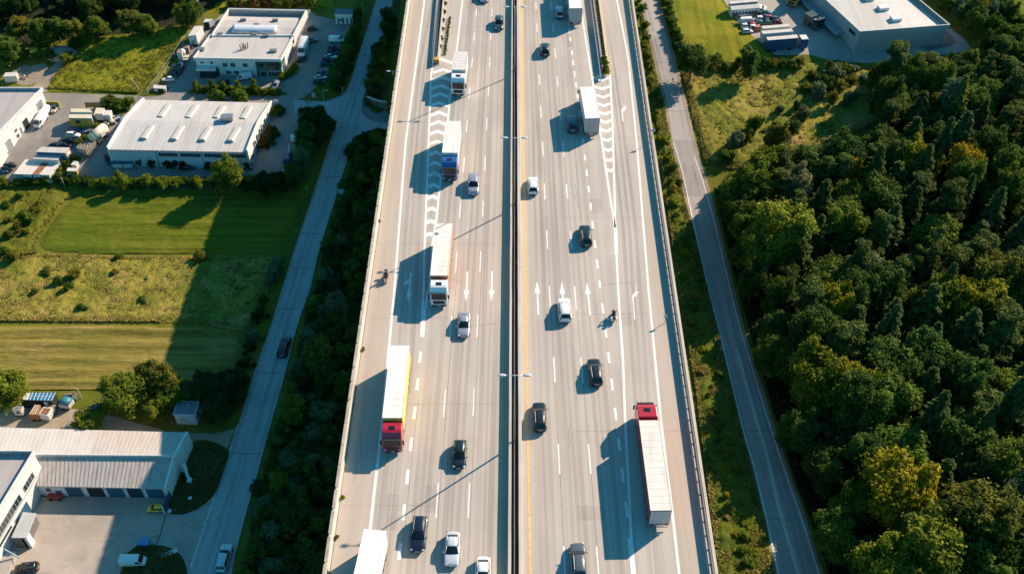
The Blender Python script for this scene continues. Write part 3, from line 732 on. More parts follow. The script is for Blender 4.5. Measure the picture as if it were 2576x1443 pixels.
# ---- trucks
def truck(pts, label, cabc, sidec, roofc, toward, frontc=None, cab_h=3.62, cab_gap=.75, lc=2.25, name='truck', base=None, trailer_z=4.0, rel=None, doors=None, doorc=None, hatch=True):
    """pts: (front point, rear point) of the load box, world xy ; heading front - rear"""
    f, r = Vector((pts[0].x, pts[0].y, 0)), Vector((pts[1].x, pts[1].y, 0))
    d = (f - r); TL = d.length; d.normalize()
    rz = math.atan2(-d.x, d.y)
    z0 = base if base is not None else .012
    t = thing(name, label, 'truck', (r.x, r.y, z0), rz, rel)
    hw = 1.26; z1 = trailer_z
    side = pm('side_' + name + label[:14], sidec, .5, var=.15, scale=.8); roof = surf('roof_' + label[:14], [roofc, (tuple(x * .80 for x in roofc), .7, (1, .25, 1), .45, .7, .8), (tuple(x * .6 for x in roofc), 1.8, (1, .15, 1), .6, .78, .6), ((.30, .25, .19), 3.2, (1, 1, 1), .66, .8, .5)], .6, 0)
    cabm = paint('cab_' + label[:14], cabc, 0, .35)
    b = MB(); b.bx(-hw, hw, .02, TL, 1.05, z1 - .02)
    b.build('load_box', side, t, bevel=.03)
    b = MB(); b.bx(-hw - .01, hw + .01, .01, TL + .01, z1 - .03, z1 + .03)
    n = max(4, int(TL / .95))
    for k in range(1, n): b.bx(-hw + .06, hw - .06, TL * k / n - .03, TL * k / n + .03, z1 + .03, z1 + .045)
    for s in (-1, 1): b.bx(s * hw - .05, s * hw + .05, .0, TL, z1 - .03, z1 + .06)
    b.build('box_roof', roof, t, bevel=.012)
    dm = pm('doors_' + label[:14], doorc or (.52, .52, .53), .5, var=.2)
    b = MB(); b.bx(-hw + .06, -.02, -.035, .02, 1.15, z1 - .12); b.bx(.02, hw - .06, -.035, .02, 1.15, z1 - .12)
    o = b.build('rear_doors', dm, t, bevel=.01)
    b = MB()
    for x in (-.75, -.3, .3, .75): b.cyl((x, -.05, 1.2), (x, -.05, z1 - .2), .02, .02, 6)
    b.build('lock_bars', STEEL, o)
    for s in (-1, 1):
        b = MB(); b.bx(s * .95 - .2, s * .95 + .2, -.08, 0, .82, .98); b.build('taillight', LAMPR, t)
    b = MB(); b.bx(-1.15, 1.15, -.12, -.02, .42, .56); b.bx(-1.2, 1.2, -.06, .1, .82, 1.03); b.build('rear_bumper', STEEL, t)
    b = MB(); b.bx(-.26, .26, -.14, -.11, .6, .72); b.build('number_plate', PLATE, t)
    b = MB()
    for s in (-.45, .45): b.bx(s - .08, s + .08, .3, TL + lc + .4, .62, 1.05)
    for s in (-1, 1):
        b.bx(s * 1.2 - .02, s * 1.2 + .02, TL * .42, TL * .74, .5, .95); b.bx(s * .9 - .3, s * .9 + .3, TL * .76, TL * .84, .45, .95)
    b.build('chassis', TRIM, t)
    for y in (TL * .10 + .3, TL * .10 + 1.55, TL * .10 + 2.8, TL - 1.0, TL + lc - .75):
        for s in (-1, 1): wheel(t, s * 1.06, y, .5, .34)
    # cab
    y0 = TL + cab_gap - .35; yf = y0 + lc
    prof = [(yf - .02, .42), (yf + .03, 1.0), (yf, 1.65), (yf - .14, 2.75), (yf - .32, 2.95), (yf - .75, cab_h - .12), (yf - 1.1, cab_h), (y0 + .1, cab_h), (y0, cab_h - .1), (y0, .6), (yf - 1.35, .55)]
    b = MB(); b.profile(prof, -1.23, 1.23); b.build('cab', cabm, t, bevel=.10)
    dz = lambda z: yf - .14 * (z - 1.65) / 1.1
    b = MB(); b.add([(-1.08, dz(1.72) + .03, 1.72), (1.08, dz(1.72) + .03, 1.72), (1.02, dz(2.68) + .03, 2.68), (-1.02, dz(2.68) + .03, 2.68), (0, dz(1.72) + .075, 1.72), (0, dz(2.68) + .075, 2.68)], [(0, 4, 5, 3), (4, 1, 2, 5)])
    b.build('windscreen', GLASS, t)
    b = MB(); b.bx(-1.1, 1.1, yf - .2, yf + .12, 2.78, 2.92); b.build('sun_visor', TRIM, t, bevel=.04)
    b = MB(); b.bx(-.85, .85, yf, yf + .045, .85, 1.5); b.bx(-1.05, 1.05, yf - .05, yf + .06, .36, .62); b.build('grille', TRIM, t, bevel=.02)
    b = MB(); b.bx(-.26, .26, yf + .05, yf + .075, .45, .56); b.build('number_plate', PLATE, t)
    for s in (-1, 1):
        b = MB(); b.ball((s * .92, yf + .01, .76), (.2, .08, .12)); b.build('headlight', LAMPC, t, smooth=True)
        b = MB(); b.bx(s * 1.42 - .11, s * 1.42 + .11, yf - .22, yf - .08, 1.75, 2.55); b.bx(s * 1.28 - .08, s * 1.28 + .08, yf - .2, yf - .12, 2.4, 2.46)
        b.build('mirror', TRIM, t, bevel=.03)
        b = MB(); b.add([(s * 1.238, yf - .3, 1.75), (s * 1.238, yf - 1.15, 1.75), (s * 1.238, yf - 1.15, 2.6), (s * 1.238, yf - .42, 2.6)], [(0, 1, 2, 3)]); b.build('side_window', GLASS, t)
        b = MB(); b.bx(s * 1.2 - .03, s * 1.2 + .03, y0 - .45, y0 + .05, 1.0, cab_h - .15); b.build('side_fairing', cabm, t)
    if hatch:
        b = MB(); b.bx(-.42, .42, (y0 + yf) / 2 - .55, (y0 + yf) / 2 + .05, cab_h - .02, cab_h + .035); b.build('roof_hatch', GLASS, t, bevel=.02)
    return t
V2 = lambda p: Vector((p.x, p.y, 0))
def t_toward(front, rear, label, cabc, sidec, roofc, **k):
    f, r = at(*front, .35), at(*rear, 4.0)
    d = V2(f) - V2(r); L = d.length - k.get('lc', 2.25) - .4; d.normalize()
    return truck((V2(r) + d * L, V2(r)), label, cabc, sidec, roofc, True, **k)
t_toward((1153, 240), (1160, 130.5), 'white articulated truck beside the upper chevrons, driving towards the camera', (.74, .74, .73), (.62, .61, .58), (.62, .59, .55))
t_toward((1131.5, 454), (1140.7, 305), 'blue cab truck with white box, second truck from the top on the left carriageway', (.02, .10, .30), (.66, .66, .62), (.70, .69, .65))
t_toward((1105, 770), (1117, 562.5), 'white cab truck with an orange sided trailer along the gore line', (.76, .76, .75), (.62, .20, .08), (.76, .70, .63))
t_toward((989, 1136), (1006, 869), 'red cab truck pulling a long yellow trailer with a pale roof', (.42, .012, .03), (.78, .53, .10), (.76, .74, .68))
f, r = at(880, 1700, .35), at(944, 1332, 4.0)
truck((V2(r) + (V2(f) - V2(r)).normalized() * 11.5, V2(r)), 'white panelled truck cut by the bottom edge, beside the left parapet', (.75, .75, .75), (.66, .66, .64), (.78, .78, .76), True)
def t_away(rear, front, label, cabc, sidec, roofc, **k):
    r, f = at(*rear, 4.0), at(*front, 4.0)
    return truck((V2(f), V2(r)), label, cabc, sidec, roofc, False, **k)
t_away((1449.5, 21.5), (1441, -60), 'grey white box truck driving away at the top edge of the right carriageway', (.3, .3, .3), (.50, .50, .50), (.70, .69, .66), doorc=(.40, .39, .39))
t_away((1491.5, 298), (1477.5, 219), 'white box truck driving away beside the right chevrons', (.2, .2, .2), (.60, .59, .57), (.76, .73, .70), cab_h=2.72, lc=1.5, cab_gap=.2, doorc=(.40, .39, .39), hatch=False)
t_away((1664, 1283.5), (1633, 1057), 'long red and white articulated truck driving away on the right ramp', (.42, .012, .03), (.22, .035, .04), (.70, .65, .58), cab_gap=1.15, lc=2.85, doorc=(.50, .50, .51))
# ---- motorcycles and riders
LEATHER = pm('leather_black', (.022, .022, .026), .55); HELMET = pm('helmet_grey', (.22, .22, .24), .25, .1); SKIN = pm('skin', (.42, .26, .18), .6)
def skinbody(name, pts, edges, rad, mat, parent=None):
    me = bpy.data.meshes.new(name); me.from_pydata(pts, edges, []); me.materials.append(mat)
    o = bpy.data.objects.new(name, me); COL.objects.link(o); o.parent = parent
    s = o.modifiers.new('skin', 'SKIN'); s.use_smooth_shade = True
    for v, r in zip(me.skin_vertices[0].data, rad): v.radius = (r, r)
    me.skin_vertices[0].data[0].use_root = True
    u = o.modifiers.new('sub', 'SUBSURF'); u.levels = 1; u.render_levels = 1
    return o
def bike(p, rz, col, label, rlabel, boxes=False, hel=HELMET):
    t = thing('motorcycle', label, 'motorcycle', p, rz)
    for y in (.72, -.70):
        b = MB(); n = 20
        rings = []
        for i in range(n):
            a = 2 * math.pi * i / n
            rings.append([(.07 * math.cos(q), y + (.26 + .07 * math.sin(q)) * math.cos(a), .33 + (.26 + .07 * math.sin(q)) * math.sin(a)) for q in (0, 1.57, 3.14, 4.71)])
        b.loft(rings + [rings[0]], cap=False); o = b.build('wheel', TYRE, t, smooth=True)
        b = MB(); b.cyl((-.03, y, .33), (.03, y, .33), .2, .2, 14); b.build('rim', RIM, o)
    b = MB(); b.loft([[(w * c, y, z + hh * s) for c, s in ((1, -.6), (1, .4), (.6, 1), (-.6, 1), (-1, .4), (-1, -.6))] for y, w, z, hh in ((-.95, .10, .82, .06), (-.5, .16, .76, .12), (0, .17, .72, .2), (.35, .19, .78, .22), (.62, .16, .86, .16), (.85, .06, .80, .10))])
    b.build('fairing', paint('bike_' + col, P[col].node_tree.nodes['Principled BSDF'].inputs[0].default_value[:3] if False else {'red': (.30, .03, .03), 'black': (.02, .02, .025)}[col], 0, .3), t, smooth=True)
    b = MB(); b.bx(-.14, .14, -.35, .3, .3, .62); b.cyl((.16, -.8, .4), (.16, .1, .34), .06, .05, 8); b.build('engine', DSTEEL, t)
    b = MB(); b.cyl((-.38, .38, 1.04), (.38, .38, 1.04), .022, .022, 6); b.cyl((0, .4, 1.0), (0, .72, .34), .05, .04, 6); b.build('handlebar', STEEL, t)
    b = MB(); b.bx(-.15, .15, -.75, .05, .82, .9); b.build('saddle', LEATHER, t, bevel=.03)
    b = MB(); b.ball((0, .78, .82), (.11, .06, .09)); b.build('headlight', LAMPC, t, smooth=True)
    b = MB(); b.add([(-.2, .62, .98), (.2, .62, .98), (.14, .48, 1.28), (-.14, .48, 1.28)], [(0, 1, 2, 3)]); b.build('windshield', GLASS, t)
    for s in (-1, 1):
        b = MB(); b.ball((s * .42, .42, 1.14), (.07, .03, .05)); b.build('mirror', TRIM, t, smooth=True)
    if boxes:
        for s in (-1, 1):
            b = MB(); b.bx(s * .36 - .12, s * .36 + .12, -.95, -.4, .45, .85); b.build('pannier', LAMPW, t, bevel=.05)
    b = MB(); b.bx(-.22, .22, -1.05, -.68, .9, 1.2); b.build('top_box', TRIM, t, bevel=.05)
    c = thing('person', rlabel, 'person', p, rz)
    pts = [(0, -.18, .98), (0, -.10, 1.2), (0, .0, 1.42), (0, .05, 1.54), (.21, -.0, 1.43), (.34, .16, 1.22), (.34, .36, 1.07), (-.21, .0, 1.43), (-.34, .16, 1.22), (-.34, .36, 1.07),
           (.15, -.12, .95), (.24, .28, .82), (.22, .02, .42), (.22, .16, .36), (-.15, -.12, .95), (-.24, .28, .82), (-.22, .02, .42), (-.22, .16, .36)]
    ed = [(0, 1), (1, 2), (2, 3), (2, 4), (4, 5), (5, 6), (2, 7), (7, 8), (8, 9), (0, 10), (10, 11), (11, 12), (12, 13), (0, 14), (14, 15), (15, 16), (16, 17)]
    rad = [.16, .15, .16, .07, .09, .065, .05, .09, .065, .05, .11, .085, .06, .05, .11, .085, .06, .05]
    skinbody('body', pts, ed, rad, LEATHER, c)
    b = MB(); b.ball((0, .06, 1.68), (.135, .16, .15), 14, 10); b.build('helmet', hel, c, smooth=True)
    b = MB(); b.ball((0, .15, 1.68), (.105, .085, .06), 12, 8); b.build('visor', GLASS, c, smooth=True)
    for s in (-1, 1):
        b = MB()
        for k in range(4): b.cyl((s * (.31 + .025 * k), .37, 1.08), (s * (.31 + .025 * k), .43, 1.03), .013, .011, 5)
        b.cyl((s * .30, .36, 1.06), (s * .27, .40, 1.03), .013, .011, 5)
        b.ball((s * .345, .36, 1.075), (.05, .05, .025)); b.build('glove', LEATHER, c, smooth=True)
p = at(972, 703); bike((p.x, p.y, .012), R(184), 'red', 'red motorcycle riding along the left hard shoulder towards the camera', 'rider in dark leathers and grey helmet on the red motorcycle')
p = at(1543, 800); bike((p.x, p.y, .012), R(-3), 'black', 'black touring motorcycle with pale side boxes by the broad dashes of the right carriageway', 'rider in black leathers on the touring motorcycle, seen from behind', True, pm('helmet_pale', (.42, .42, .40), .3))
# ------------------------------------------------------------------ roads, yards and fields on the ground
rr_ = smooth([(590, 1560), (582, 1443), (613, 1310), (644, 1200), (672, 1096), (709, 966), (747, 820), (781, 721), (800, 638), (842, 503), (872, 405), (885, 367), (895, 352), (920, 339), (962, 325)])
ru_ = smooth([(1000, 309), (960, 308), (925, 300), (911, 284), (910, 268), (917, 239), (940, 176), (968, 83), (988, 0), (1005, -70)])
lu_ = smooth([(968, -70), (948, 0), (922.7, 80), (900, 150.6), (876, 222), (857, 243.5), (820, 256)])
ll_ = smooth([(820, 289), (836, 305), (840, 329), (830, 361.5), (800, 457.5), (767, 555), (737, 646), (713, 721), (680, 830), (644, 929), (610, 1043), (597, 1078), (575, 1138.5), (545, 1236)])
drape('road', rr_ + [(1000, 328)] + ru_ + lu_ + [(740, 252), (740, 288)] + ll_ + [(520, 1262), (500, 1279), (470, 1443), (455, 1560)], ASPH, .045)
dr = [(1600, -75)] + smooth([(1617, 0), (1634.6, 78), (1657, 176), (1680, 274), (1692.5, 359), (1715, 432), (1732.6, 513), (1752.5, 601), (1778, 714), (1805, 820), (1833, 938), (1868, 1083), (1898, 1186), (1932, 1335), (1955, 1443), (1972, 1530)])
dl = smooth([(2098, 1540), (2062, 1440), (2022, 1312), (1984.7, 1206), (1943, 1082), (1893, 920), (1865, 830), (1838, 724), (1805, 580), (1775, 470), (1750, 385), (1742, 359), (1725, 284), (1700, 181), (1672, 80), (1651, 0)]) + [(1630, -75)]
drape('country_road', dr + dl, LANE, .045)
def offs(pts, d): return [(x + d, y) for x, y in pts]
drape('road_verge', [(1592, -75)] + offs(dr[1:], -7) + offs(dl[:-1], 9) + [(1640, -75)], GRAVEL, .03)
mk = MB()
def gl(pts, w, off=.06, mb=None): ribbon(mb or mk, world_line(pts, False, 2.5), w, off, False)
gl(smooth([(1694, 359), (1716, 432), (1733.6, 513), (1753.5, 601), (1779.5, 714), (1806.5, 820), (1835, 938), (1870, 1083), (1900, 1186), (1934.5, 1335), (1958, 1443), (1974, 1530)]), .20)
gl(smooth([(1747, 395), (1772, 470), (1802.5, 580), (1835.5, 724), (1863, 830), (1890, 920), (1940, 1082), (1982, 1206), (2019, 1312), (2059.5, 1440), (2090, 1530)]), .20)
gl(smooth([(1850.5, 877), (1880, 985), (1908.5, 1083), (1930, 1156), (1957, 1274), (2005, 1440), (2030, 1530)]), .13)
gl(smooth([(1855, 879), (1884.5, 985), (1912.5, 1083), (1934.5, 1156), (1961.5, 1274), (2010.5, 1440), (2036, 1530)]), .13)
for k in range(9):
    f = lambda t: (540 - 62 * t, 1249 + 182 * t)
    gl([f(k / 9.0), f(k / 9.0 + .085)], .16)
gl([(545, 1232), (597, 1070)], .12); gl([(727, 385), (726, 362)], .2); gl([(712, 430), (722, 395)], .25)
rc = MB(); wl = MB()
cen = [((a[0] + c[0]) / 2, (a[1] + c[1]) / 2) for a, c in (((582, 1443), (474, 1443)), ((613, 1310), (520, 1300)), ((644, 1200), (553, 1210)), ((672, 1096), (593, 1090)), ((709, 966), (632, 966)), ((747, 820), (682, 820)), ((781, 721), (713, 721)), ((800, 638), (740, 638)), ((842, 503), (785, 503)), ((885, 367), (829, 363)), ((905, 300), (840, 300)), ((917, 239), (870, 232)), ((940, 176), (891, 176)), ((968, 83), (922, 80)), ((988, 0), (948, 0)))]
wc = world_line(smooth(cen), False, 3.0)
for dx in (-2.3, -.75, .75, 2.3): ribbon(wl, [Vector((p.x + dx + .15 * math.sin(p.y * .09 + dx), p.y, 0)) for p in wc], .6, .058, False)
for y0 in (95, 112, 128, 138, 147, 163, 176, 199): 
    p = min(wc, key=lambda v: abs(v.y - y0)); ribbon(rc, [Vector((p.x - 3.4, p.y + .2, 0)), Vector((p.x - .5, p.y - .1, 0)), Vector((p.x + 3.2, p.y, 0))], .12, .061, False)
ribbon(rc, [Vector((p.x + .3 + .12 * math.sin(p.y * .7), p.y, 0)) for p in wc], .07, .061, False)
cc = world_line(smooth([(1634, 0), (1653, 80), (1678, 178), (1702, 280), (1717, 360), (1745, 470), (1770, 580), (1808, 720), (1835, 825), (1863, 930), (1905, 1083), (1941, 1206), (1980, 1330), (2010, 1443)]), False, 3.0)
for dx in (-1.9, -.9, .9, 1.9): ribbon(wl, [Vector((p.x + dx, p.y, 0)) for p in cc], .55, .058, False)
for y0 in (84, 101, 117, 139, 158, 181, 197): p = min(cc, key=lambda v: abs(v.y - y0)); ribbon(rc, [Vector((p.x - 2.6, p.y + .2, 0)), Vector((p.x + .2, p.y - .15, 0)), Vector((p.x + 2.6, p.y + .1, 0))], .09, .061, False)
o = wl.build('side_road_wear', wearmat('side_road_wear', (.12, .12, .12), .22, (.5, .02, 1), .34, .75), fix=False); o['kind'] = 'structure'
o = rc.build('side_road_cracks', pm('crack_sealant', (.15, .15, .15), .8, var=.4, scale=2), fix=False); o['kind'] = 'structure'
tp = smooth([(595, 1082), (613, 1036), (647, 920), (683, 826)])
o = mk.build('ground_road_markings', WHITE, fix=False); o['kind'] = 'structure'
YA = [(-90, 232), (110, 234), (263, 238), (359, 242), (404, 238), (412, 215), (447, 160), (470, 120), (500, 75), (545, 48), (577, 18), (776, 22), (795, 40), (842, 50), (892, 47), (868, 95), (835, 165), (805, 215), (772, 243), (745, 252), (830, 257), (842, 275), (822, 290), (757, 292), (748, 330), (742, 400), (735, 428), (690, 436), (560, 446), (300, 450), (240, 448), (215, 440), (160, 452), (20, 458), (-110, 470)]
drape('industrial_yard', YA, surf('yard_asphalt', [(.245, .225, .20), ((.32, .285, .24), .1, (1, 1, 1), .42, .62, .8), ((.18, .17, .16), .4, (1, .6, 1), .52, .72, .6), ((.36, .31, .25), 1.5, (1, 1, 1), .6, .75, .4)], .85, .2, .03, 25), .03)
drape('concrete_yard', [(-60, 1440), (40, 1300), (95, 1250), (424, 1244), (428, 1292)] + smooth([(432, 1294), (464, 1294), (500, 1279), (522, 1258), (545, 1236)]) + [(520, 1300), (470, 1443), (458, 1560), (-120, 1560)], YARD, .05)
st_ = MB()
for pts_, w_ in (([(130, 1300), (220, 1345), (330, 1340), (430, 1330), (500, 1300)], .5), ([(140, 1312), (230, 1358), (340, 1352), (440, 1340), (510, 1306)], .35), ([(300, 1425), (330, 1370), (390, 1345), (460, 1345), (500, 1380)], .45), ([(150, 1430), (240, 1390), (310, 1345), (350, 1300)], .4), ([(60, 1330), (140, 1275), (260, 1270), (380, 1262)], .3), ([(560, 1290), (520, 1320), (470, 1330), (420, 1320)], .5), ([(200, 1440), (210, 1380), (215, 1300)], .12), ([(290, 1440), (300, 1370), (305, 1290)], .1)):
    ribbon(st_, world_line(smooth(pts_), False, 1.5), w_, .062, False)
o = st_.build('tyre_tracks', wearmat('tyre_marks', (.50, .44, .37), .30, (.5, .5, 1), .40, .62), fix=False); o['kind'] = 'structure'
tc_ = MB(); ribbon(tc_, world_line(smooth([(418, 1292), (404, 1340), (392, 1372)]), False, 1.5), .16, .064, False)
o = tc_.build('drain_channel', DARKGAP, fix=False); o['kind'] = 'structure'
drape('dirt_track', smooth([(70, 232), (100, 200), (128, 170), (155, 148), (190, 128)]) + smooth([(200, 135), (170, 152), (150, 178), (128, 205), (118, 232)]), GRAVEL, .03)
drape('dirt_patch', smooth([(30, 180), (60, 165), (75, 168), (110, 160), (120, 175), (100, 205), (60, 215), (35, 205)]), GRAVEL, .025)
drape('lower_yard', [(-60, 1062), (60, 1015), (200, 1030), (300, 1050), (420, 1085), (540, 1090), (590, 1078), (572, 1128), (480, 1118), (300, 1095), (-60, 1095)], GRAVEL, .03)
drape('logistics_yard', [(1795, -70), (1819, 0), (1861, 60), (1895, 95), (1928, 122), (1950, 139), (2037, 138), (2075, 149), (2133, 156), (2183, 160), (2260, 152), (2336, 134), (2369, 139), (2420, 132), (2441, 120), (2432, 106), (2392, 72), (2380, 76), (2405, 108), (2390, 118), (2330, 128), (2200, 60), (2260, -70)], surf('logistics_concrete', [(.38, .34, .29), ((.31, .28, .245), .1, (1, 1, 1), .42, .65, .8), ((.42, .37, .31), .5, (1, 1, 1), .5, .7, .6)], .85, .15, .03, 20), .03)
ISLAND = surf('scrubby_grass', [(.105, .115, .028), ((.065, .085, .018), .5, (1, 1, 1), .44, .6, .9), ((.17, .14, .06), 1.0, (1, 1, 1), .54, .7, .8), ((.03, .038, .012), 2.5, (1, 1, 1), .52, .7, .7)], .95, .8, .3, 6)
# green patches lying on the asphalt
for nm, pts in (('kerb_island', smooth([(432, 1290), (424, 1262), (440, 1225), (468, 1150), (482, 1118), (500, 1106), (540, 1112), (573, 1130), (575, 1150), (560, 1200), (548, 1232), (530, 1258), (500, 1280), (464, 1294), (432, 1290)])),
                ('kerb_island', smooth([(310, 1420), (322, 1388), (345, 1372), (395, 1369), (435, 1378), (462, 1402), (474, 1443), (474, 1500), (300, 1500), (310, 1420)])),
                ('verge_strip', smooth([(752, 290), (815, 289), (833, 305), (836, 329), (826, 362), (797, 455), (765, 550), (735, 640), (711, 715), (690, 760), (640, 700), (690, 600), (740, 470), (748, 400), (750, 330), (752, 290)])),
                ('verge_strip', smooth([(945, -60), (918, 80), (896, 150), (872, 222), (852, 240), (815, 252), (768, 248), (800, 215), (835, 160), (868, 92), (892, 40), (905, -60)])),
                ('verge_strip', smooth([(470, 236), (492, 222), (560, 222), (640, 228), (712, 232), (716, 240), (640, 241), (560, 238), (470, 236)])),
                ('verge_strip', smooth([(352, 241), (372, 222), (400, 214), (425, 222), (412, 238), (380, 243), (352, 241)])),
                ('verge_strip', smooth([(222, 330), (250, 300), (290, 262), (310, 262), (330, 268), (300, 300), (280, 316), (262, 345), (215, 370), (205, 355), (222, 330)])),
                ('verge_strip', smooth([(143, 440), (160, 415), (190, 395), (205, 400), (180, 425), (165, 450), (143, 440)]))):
    drape(nm, pts[:-1], ISLAND if nm == 'kerb_island' else VERGE, .075)
# kerbs
KERB = pm('kerb_stone', (.44, .42, .38), .85, var=.3, scale=1)
kb = thing('road_kerb', 'pale kerb stones lining the side road left of the viaduct', 'kerb')
b = MB()
for pts in (lu_[3:], ll_[:60], rr_[:-6], ru_[8:34], smooth([(432, 1295), (464, 1295), (500, 1280), (530, 1258), (548, 1232), (560, 1200), (575, 1150)]), smooth([(322, 1388), (345, 1372), (395, 1369), (435, 1378), (462, 1402), (474, 1443), (474, 1490)])):
    wallrun(b, world_line(pts, False, 3), -.1, .1, .0, .16, zf=gz)
b.build('stones', KERB, kb)
# ------------------------------------------------------------------ fields with relief
def vnoise(x, y, seed=0):
    r = np.random.default_rng(seed).random((256, 256))
    xi, yi = np.floor(x).astype(int), np.floor(y).astype(int); fx, fy = x - xi, y - yi
    fx, fy = fx * fx * (3 - 2 * fx), fy * fy * (3 - 2 * fy)
    g = lambda a, c: r[a % 256, c % 256]
    return (g(xi, yi) * (1 - fx) + g(xi + 1, yi) * fx) * (1 - fy) + (g(xi, yi + 1) * (1 - fx) + g(xi + 1, yi + 1) * fx) * fy
def relief(name, pts, mat, s, hf, off=.02, fade=1.5, kind='structure', holes=()):
    w = [gr(*p) for p in pts]; px = [p.x for p in w]; py = [p.y for p in w]
    xs = np.arange(min(px), max(px) + s, s); ys = np.arange(min(py), max(py) + s, s)
    X, Y = np.meshgrid(xs, ys)
    Z = np.interp(Y, KY, KZ) + off
    m = inpoly(X, Y, [(p.x, p.y) for p in w])
    for hpts in holes:
        m &= ~inpoly(X, Y, [(p.x, p.y) for p in (gr(*q) for q in hpts)])
    # soft edge: count of neighbours inside
    k = max(1, int(fade / s)); e = m.astype(float)
    for ax in (0, 1):
        acc = e.copy()
        for d in range(1, k + 1): acc += np.roll(e, d, ax) + np.roll(e, -d, ax)
        e = acc / (2 * k + 1)
    e = np.clip((e - .5) * 2, 0, 1)
    Z = Z + hf(X, Y) * e
    q = m[:-1, :-1] & m[1:, :-1] & m[:-1, 1:] & m[1:, 1:]
    jj, ii = np.nonzero(q); n = len(xs)
    idx = jj * n + ii
    F = np.stack([idx, idx + 1, idx + n + 1, idx + n], 1)
    used = np.unique(F); mp = np.zeros(X.size, int); mp[used] = np.arange(len(used))
    V = np.stack([X.ravel(), Y.ravel(), Z.ravel()], 1)[used]
    me = npmesh(name, V, mp[F], mat)
    me.polygons.foreach_set('use_smooth', np.ones(len(F), bool))
    o = bpy.data.objects.new(name, me); COL.objects.link(o); o['kind'] = kind
    return o
def npmesh(name, V, F, mat):
    me = bpy.data.meshes.new(name)
    me.vertices.add(len(V)); me.vertices.foreach_set('co', np.ascontiguousarray(V, np.float32).ravel())
    k = F.shape[1]
    me.loops.add(F.size); me.loops.foreach_set('vertex_index', np.ascontiguousarray(F, np.int32).ravel())
    me.polygons.add(len(F)); me.polygons.foreach_set('loop_start', np.arange(0, F.size, k, dtype=np.int32))
    me.polygons.foreach_set('loop_total', np.full(len(F), k, np.int32))
    me.update(calc_edges=True)
    if mat is not None: me.materials.append(mat)
    return me
rowsh = lambda X, Y: .42 * vnoise(X * .05, Y * 1.1, 3) ** 2 + .22 * vnoise(X * .3, Y * 1.6, 4) + .14 * vnoise(X * 1.6, Y * 2.2, 5)
tuft = lambda a: (lambda X, Y: a * (.30 * vnoise(X * .25, Y * .25, 6) ** 2 + .30 * vnoise(X * .9, Y * 1.0, 7) ** 2 + .38 * vnoise(X * 1.9, Y * 1.9, 8) + .25 * RNG.random(X.shape)))
relief('mown_field', smooth([(95, 615), (130, 560), (171, 508), (215, 492), (330, 487), (480, 484), (640, 490), (760, 496), (745, 545), (715, 610), (690, 636), (600, 640), (477, 642), (326, 641), (200, 638), (110, 632)]), MOWN, .45, rowsh)
relief('straw_field', [(-60, 816), (130, 817), (300, 818), (502, 822), (580, 830), (604, 850), (596, 900), (585, 940), (530, 955), (400, 965), (264, 984), (100, 985), (-60, 984)], STRAW, .42, rowsh)
relief('rough_meadow', [(-60, 700), (0, 655), (110, 640), (300, 646), (480, 646), (600, 648), (690, 642), (700, 660), (665, 760), (630, 830), (600, 836), (500, 814), (300, 811), (-60, 810)], ROUGH, .38, tuft(.9))
relief('weedy_meadow', [(-80, 470), (30, 474), (140, 470), (200, 486), (165, 506), (125, 560), (92, 610), (98, 636), (0, 652), (-80, 690)], GRASS, .4, tuft(1.1))
relief('upper_meadow', [(116, 226), (140, 190), (176, 151), (210, 112), (224, 100), (330, 88), (400, 76), (470, 64), (485, 70), (462, 118), (440, 155), (405, 205), (372, 220), (350, 238), (260, 236), (115, 231)], LUSH, .5, tuft(.8))
relief('pasture', [(1683, -60), (1690, 30), (1705, 80), (1735, 132), (1762, 158), (1850, 158), (1948, 152), (1944, 138), (1925, 123), (1860, 62), (1817, 0), (1795, -60)], LUSH, .5, lambda X, Y: .25 * vnoise(X * 1.2, Y * .12, 9) + .12 * vnoise(X * 1.5, Y * 1.5, 10))
relief('rough_meadow', [(1716, 185), (1760, 168), (1950, 158), (2075, 160), (2180, 172), (2240, 200), (2225, 300), (2150, 340), (2080, 400), (1960, 430), (1830, 425), (1775, 412), (1752, 330)], ROUGH, .42, tuft(1.0))
relief('roadside_grass', offs(dr[1:-10], -12)[::-1] + [(1600, 0), (1625, 130), (1655, 330), (1690, 560), (1715, 760), (1750, 980), (1780, 1180), (1806, 1443), (1815, 1520)], VERGE, .4, tuft(1.0), fade=.8)
relief('hedge_verge', offs(dl[-60:-1], 11) + [(1672, 0), (1695, 80), (1722, 175), (1745, 280), (1775, 400), (1790, 425)][:0] + [(1672, 0), (1695, 80), (1722, 175), (1745, 280), (1776, 410), (1800, 470)][::1], VERGE, .4, tuft(.6), fade=.8) if False else None
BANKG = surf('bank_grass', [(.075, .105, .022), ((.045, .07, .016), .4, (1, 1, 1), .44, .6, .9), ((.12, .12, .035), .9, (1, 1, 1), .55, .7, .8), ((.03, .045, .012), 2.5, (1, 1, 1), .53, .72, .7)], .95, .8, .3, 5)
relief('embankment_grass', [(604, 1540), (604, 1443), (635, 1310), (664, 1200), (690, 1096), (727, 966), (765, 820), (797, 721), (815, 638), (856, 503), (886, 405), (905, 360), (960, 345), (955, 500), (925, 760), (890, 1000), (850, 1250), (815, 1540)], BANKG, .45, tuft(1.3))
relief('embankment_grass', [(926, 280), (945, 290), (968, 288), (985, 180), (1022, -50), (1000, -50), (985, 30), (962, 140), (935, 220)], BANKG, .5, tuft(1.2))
drape('forest_floor', [(1825, 490), (1905, 480), (2060, 485), (2190, 425), (2215, 360), (2205, 250), (2300, 245), (2420, 270), (2540, 175), (2900, 130), (2900, 1800), (2180, 1800), (2085, 1443), (2040, 1312), (2000, 1206), (1960, 1082), (1912, 920), (1885, 830), (1855, 724), (1822, 580), (1795, 470)], EARTH, .03)
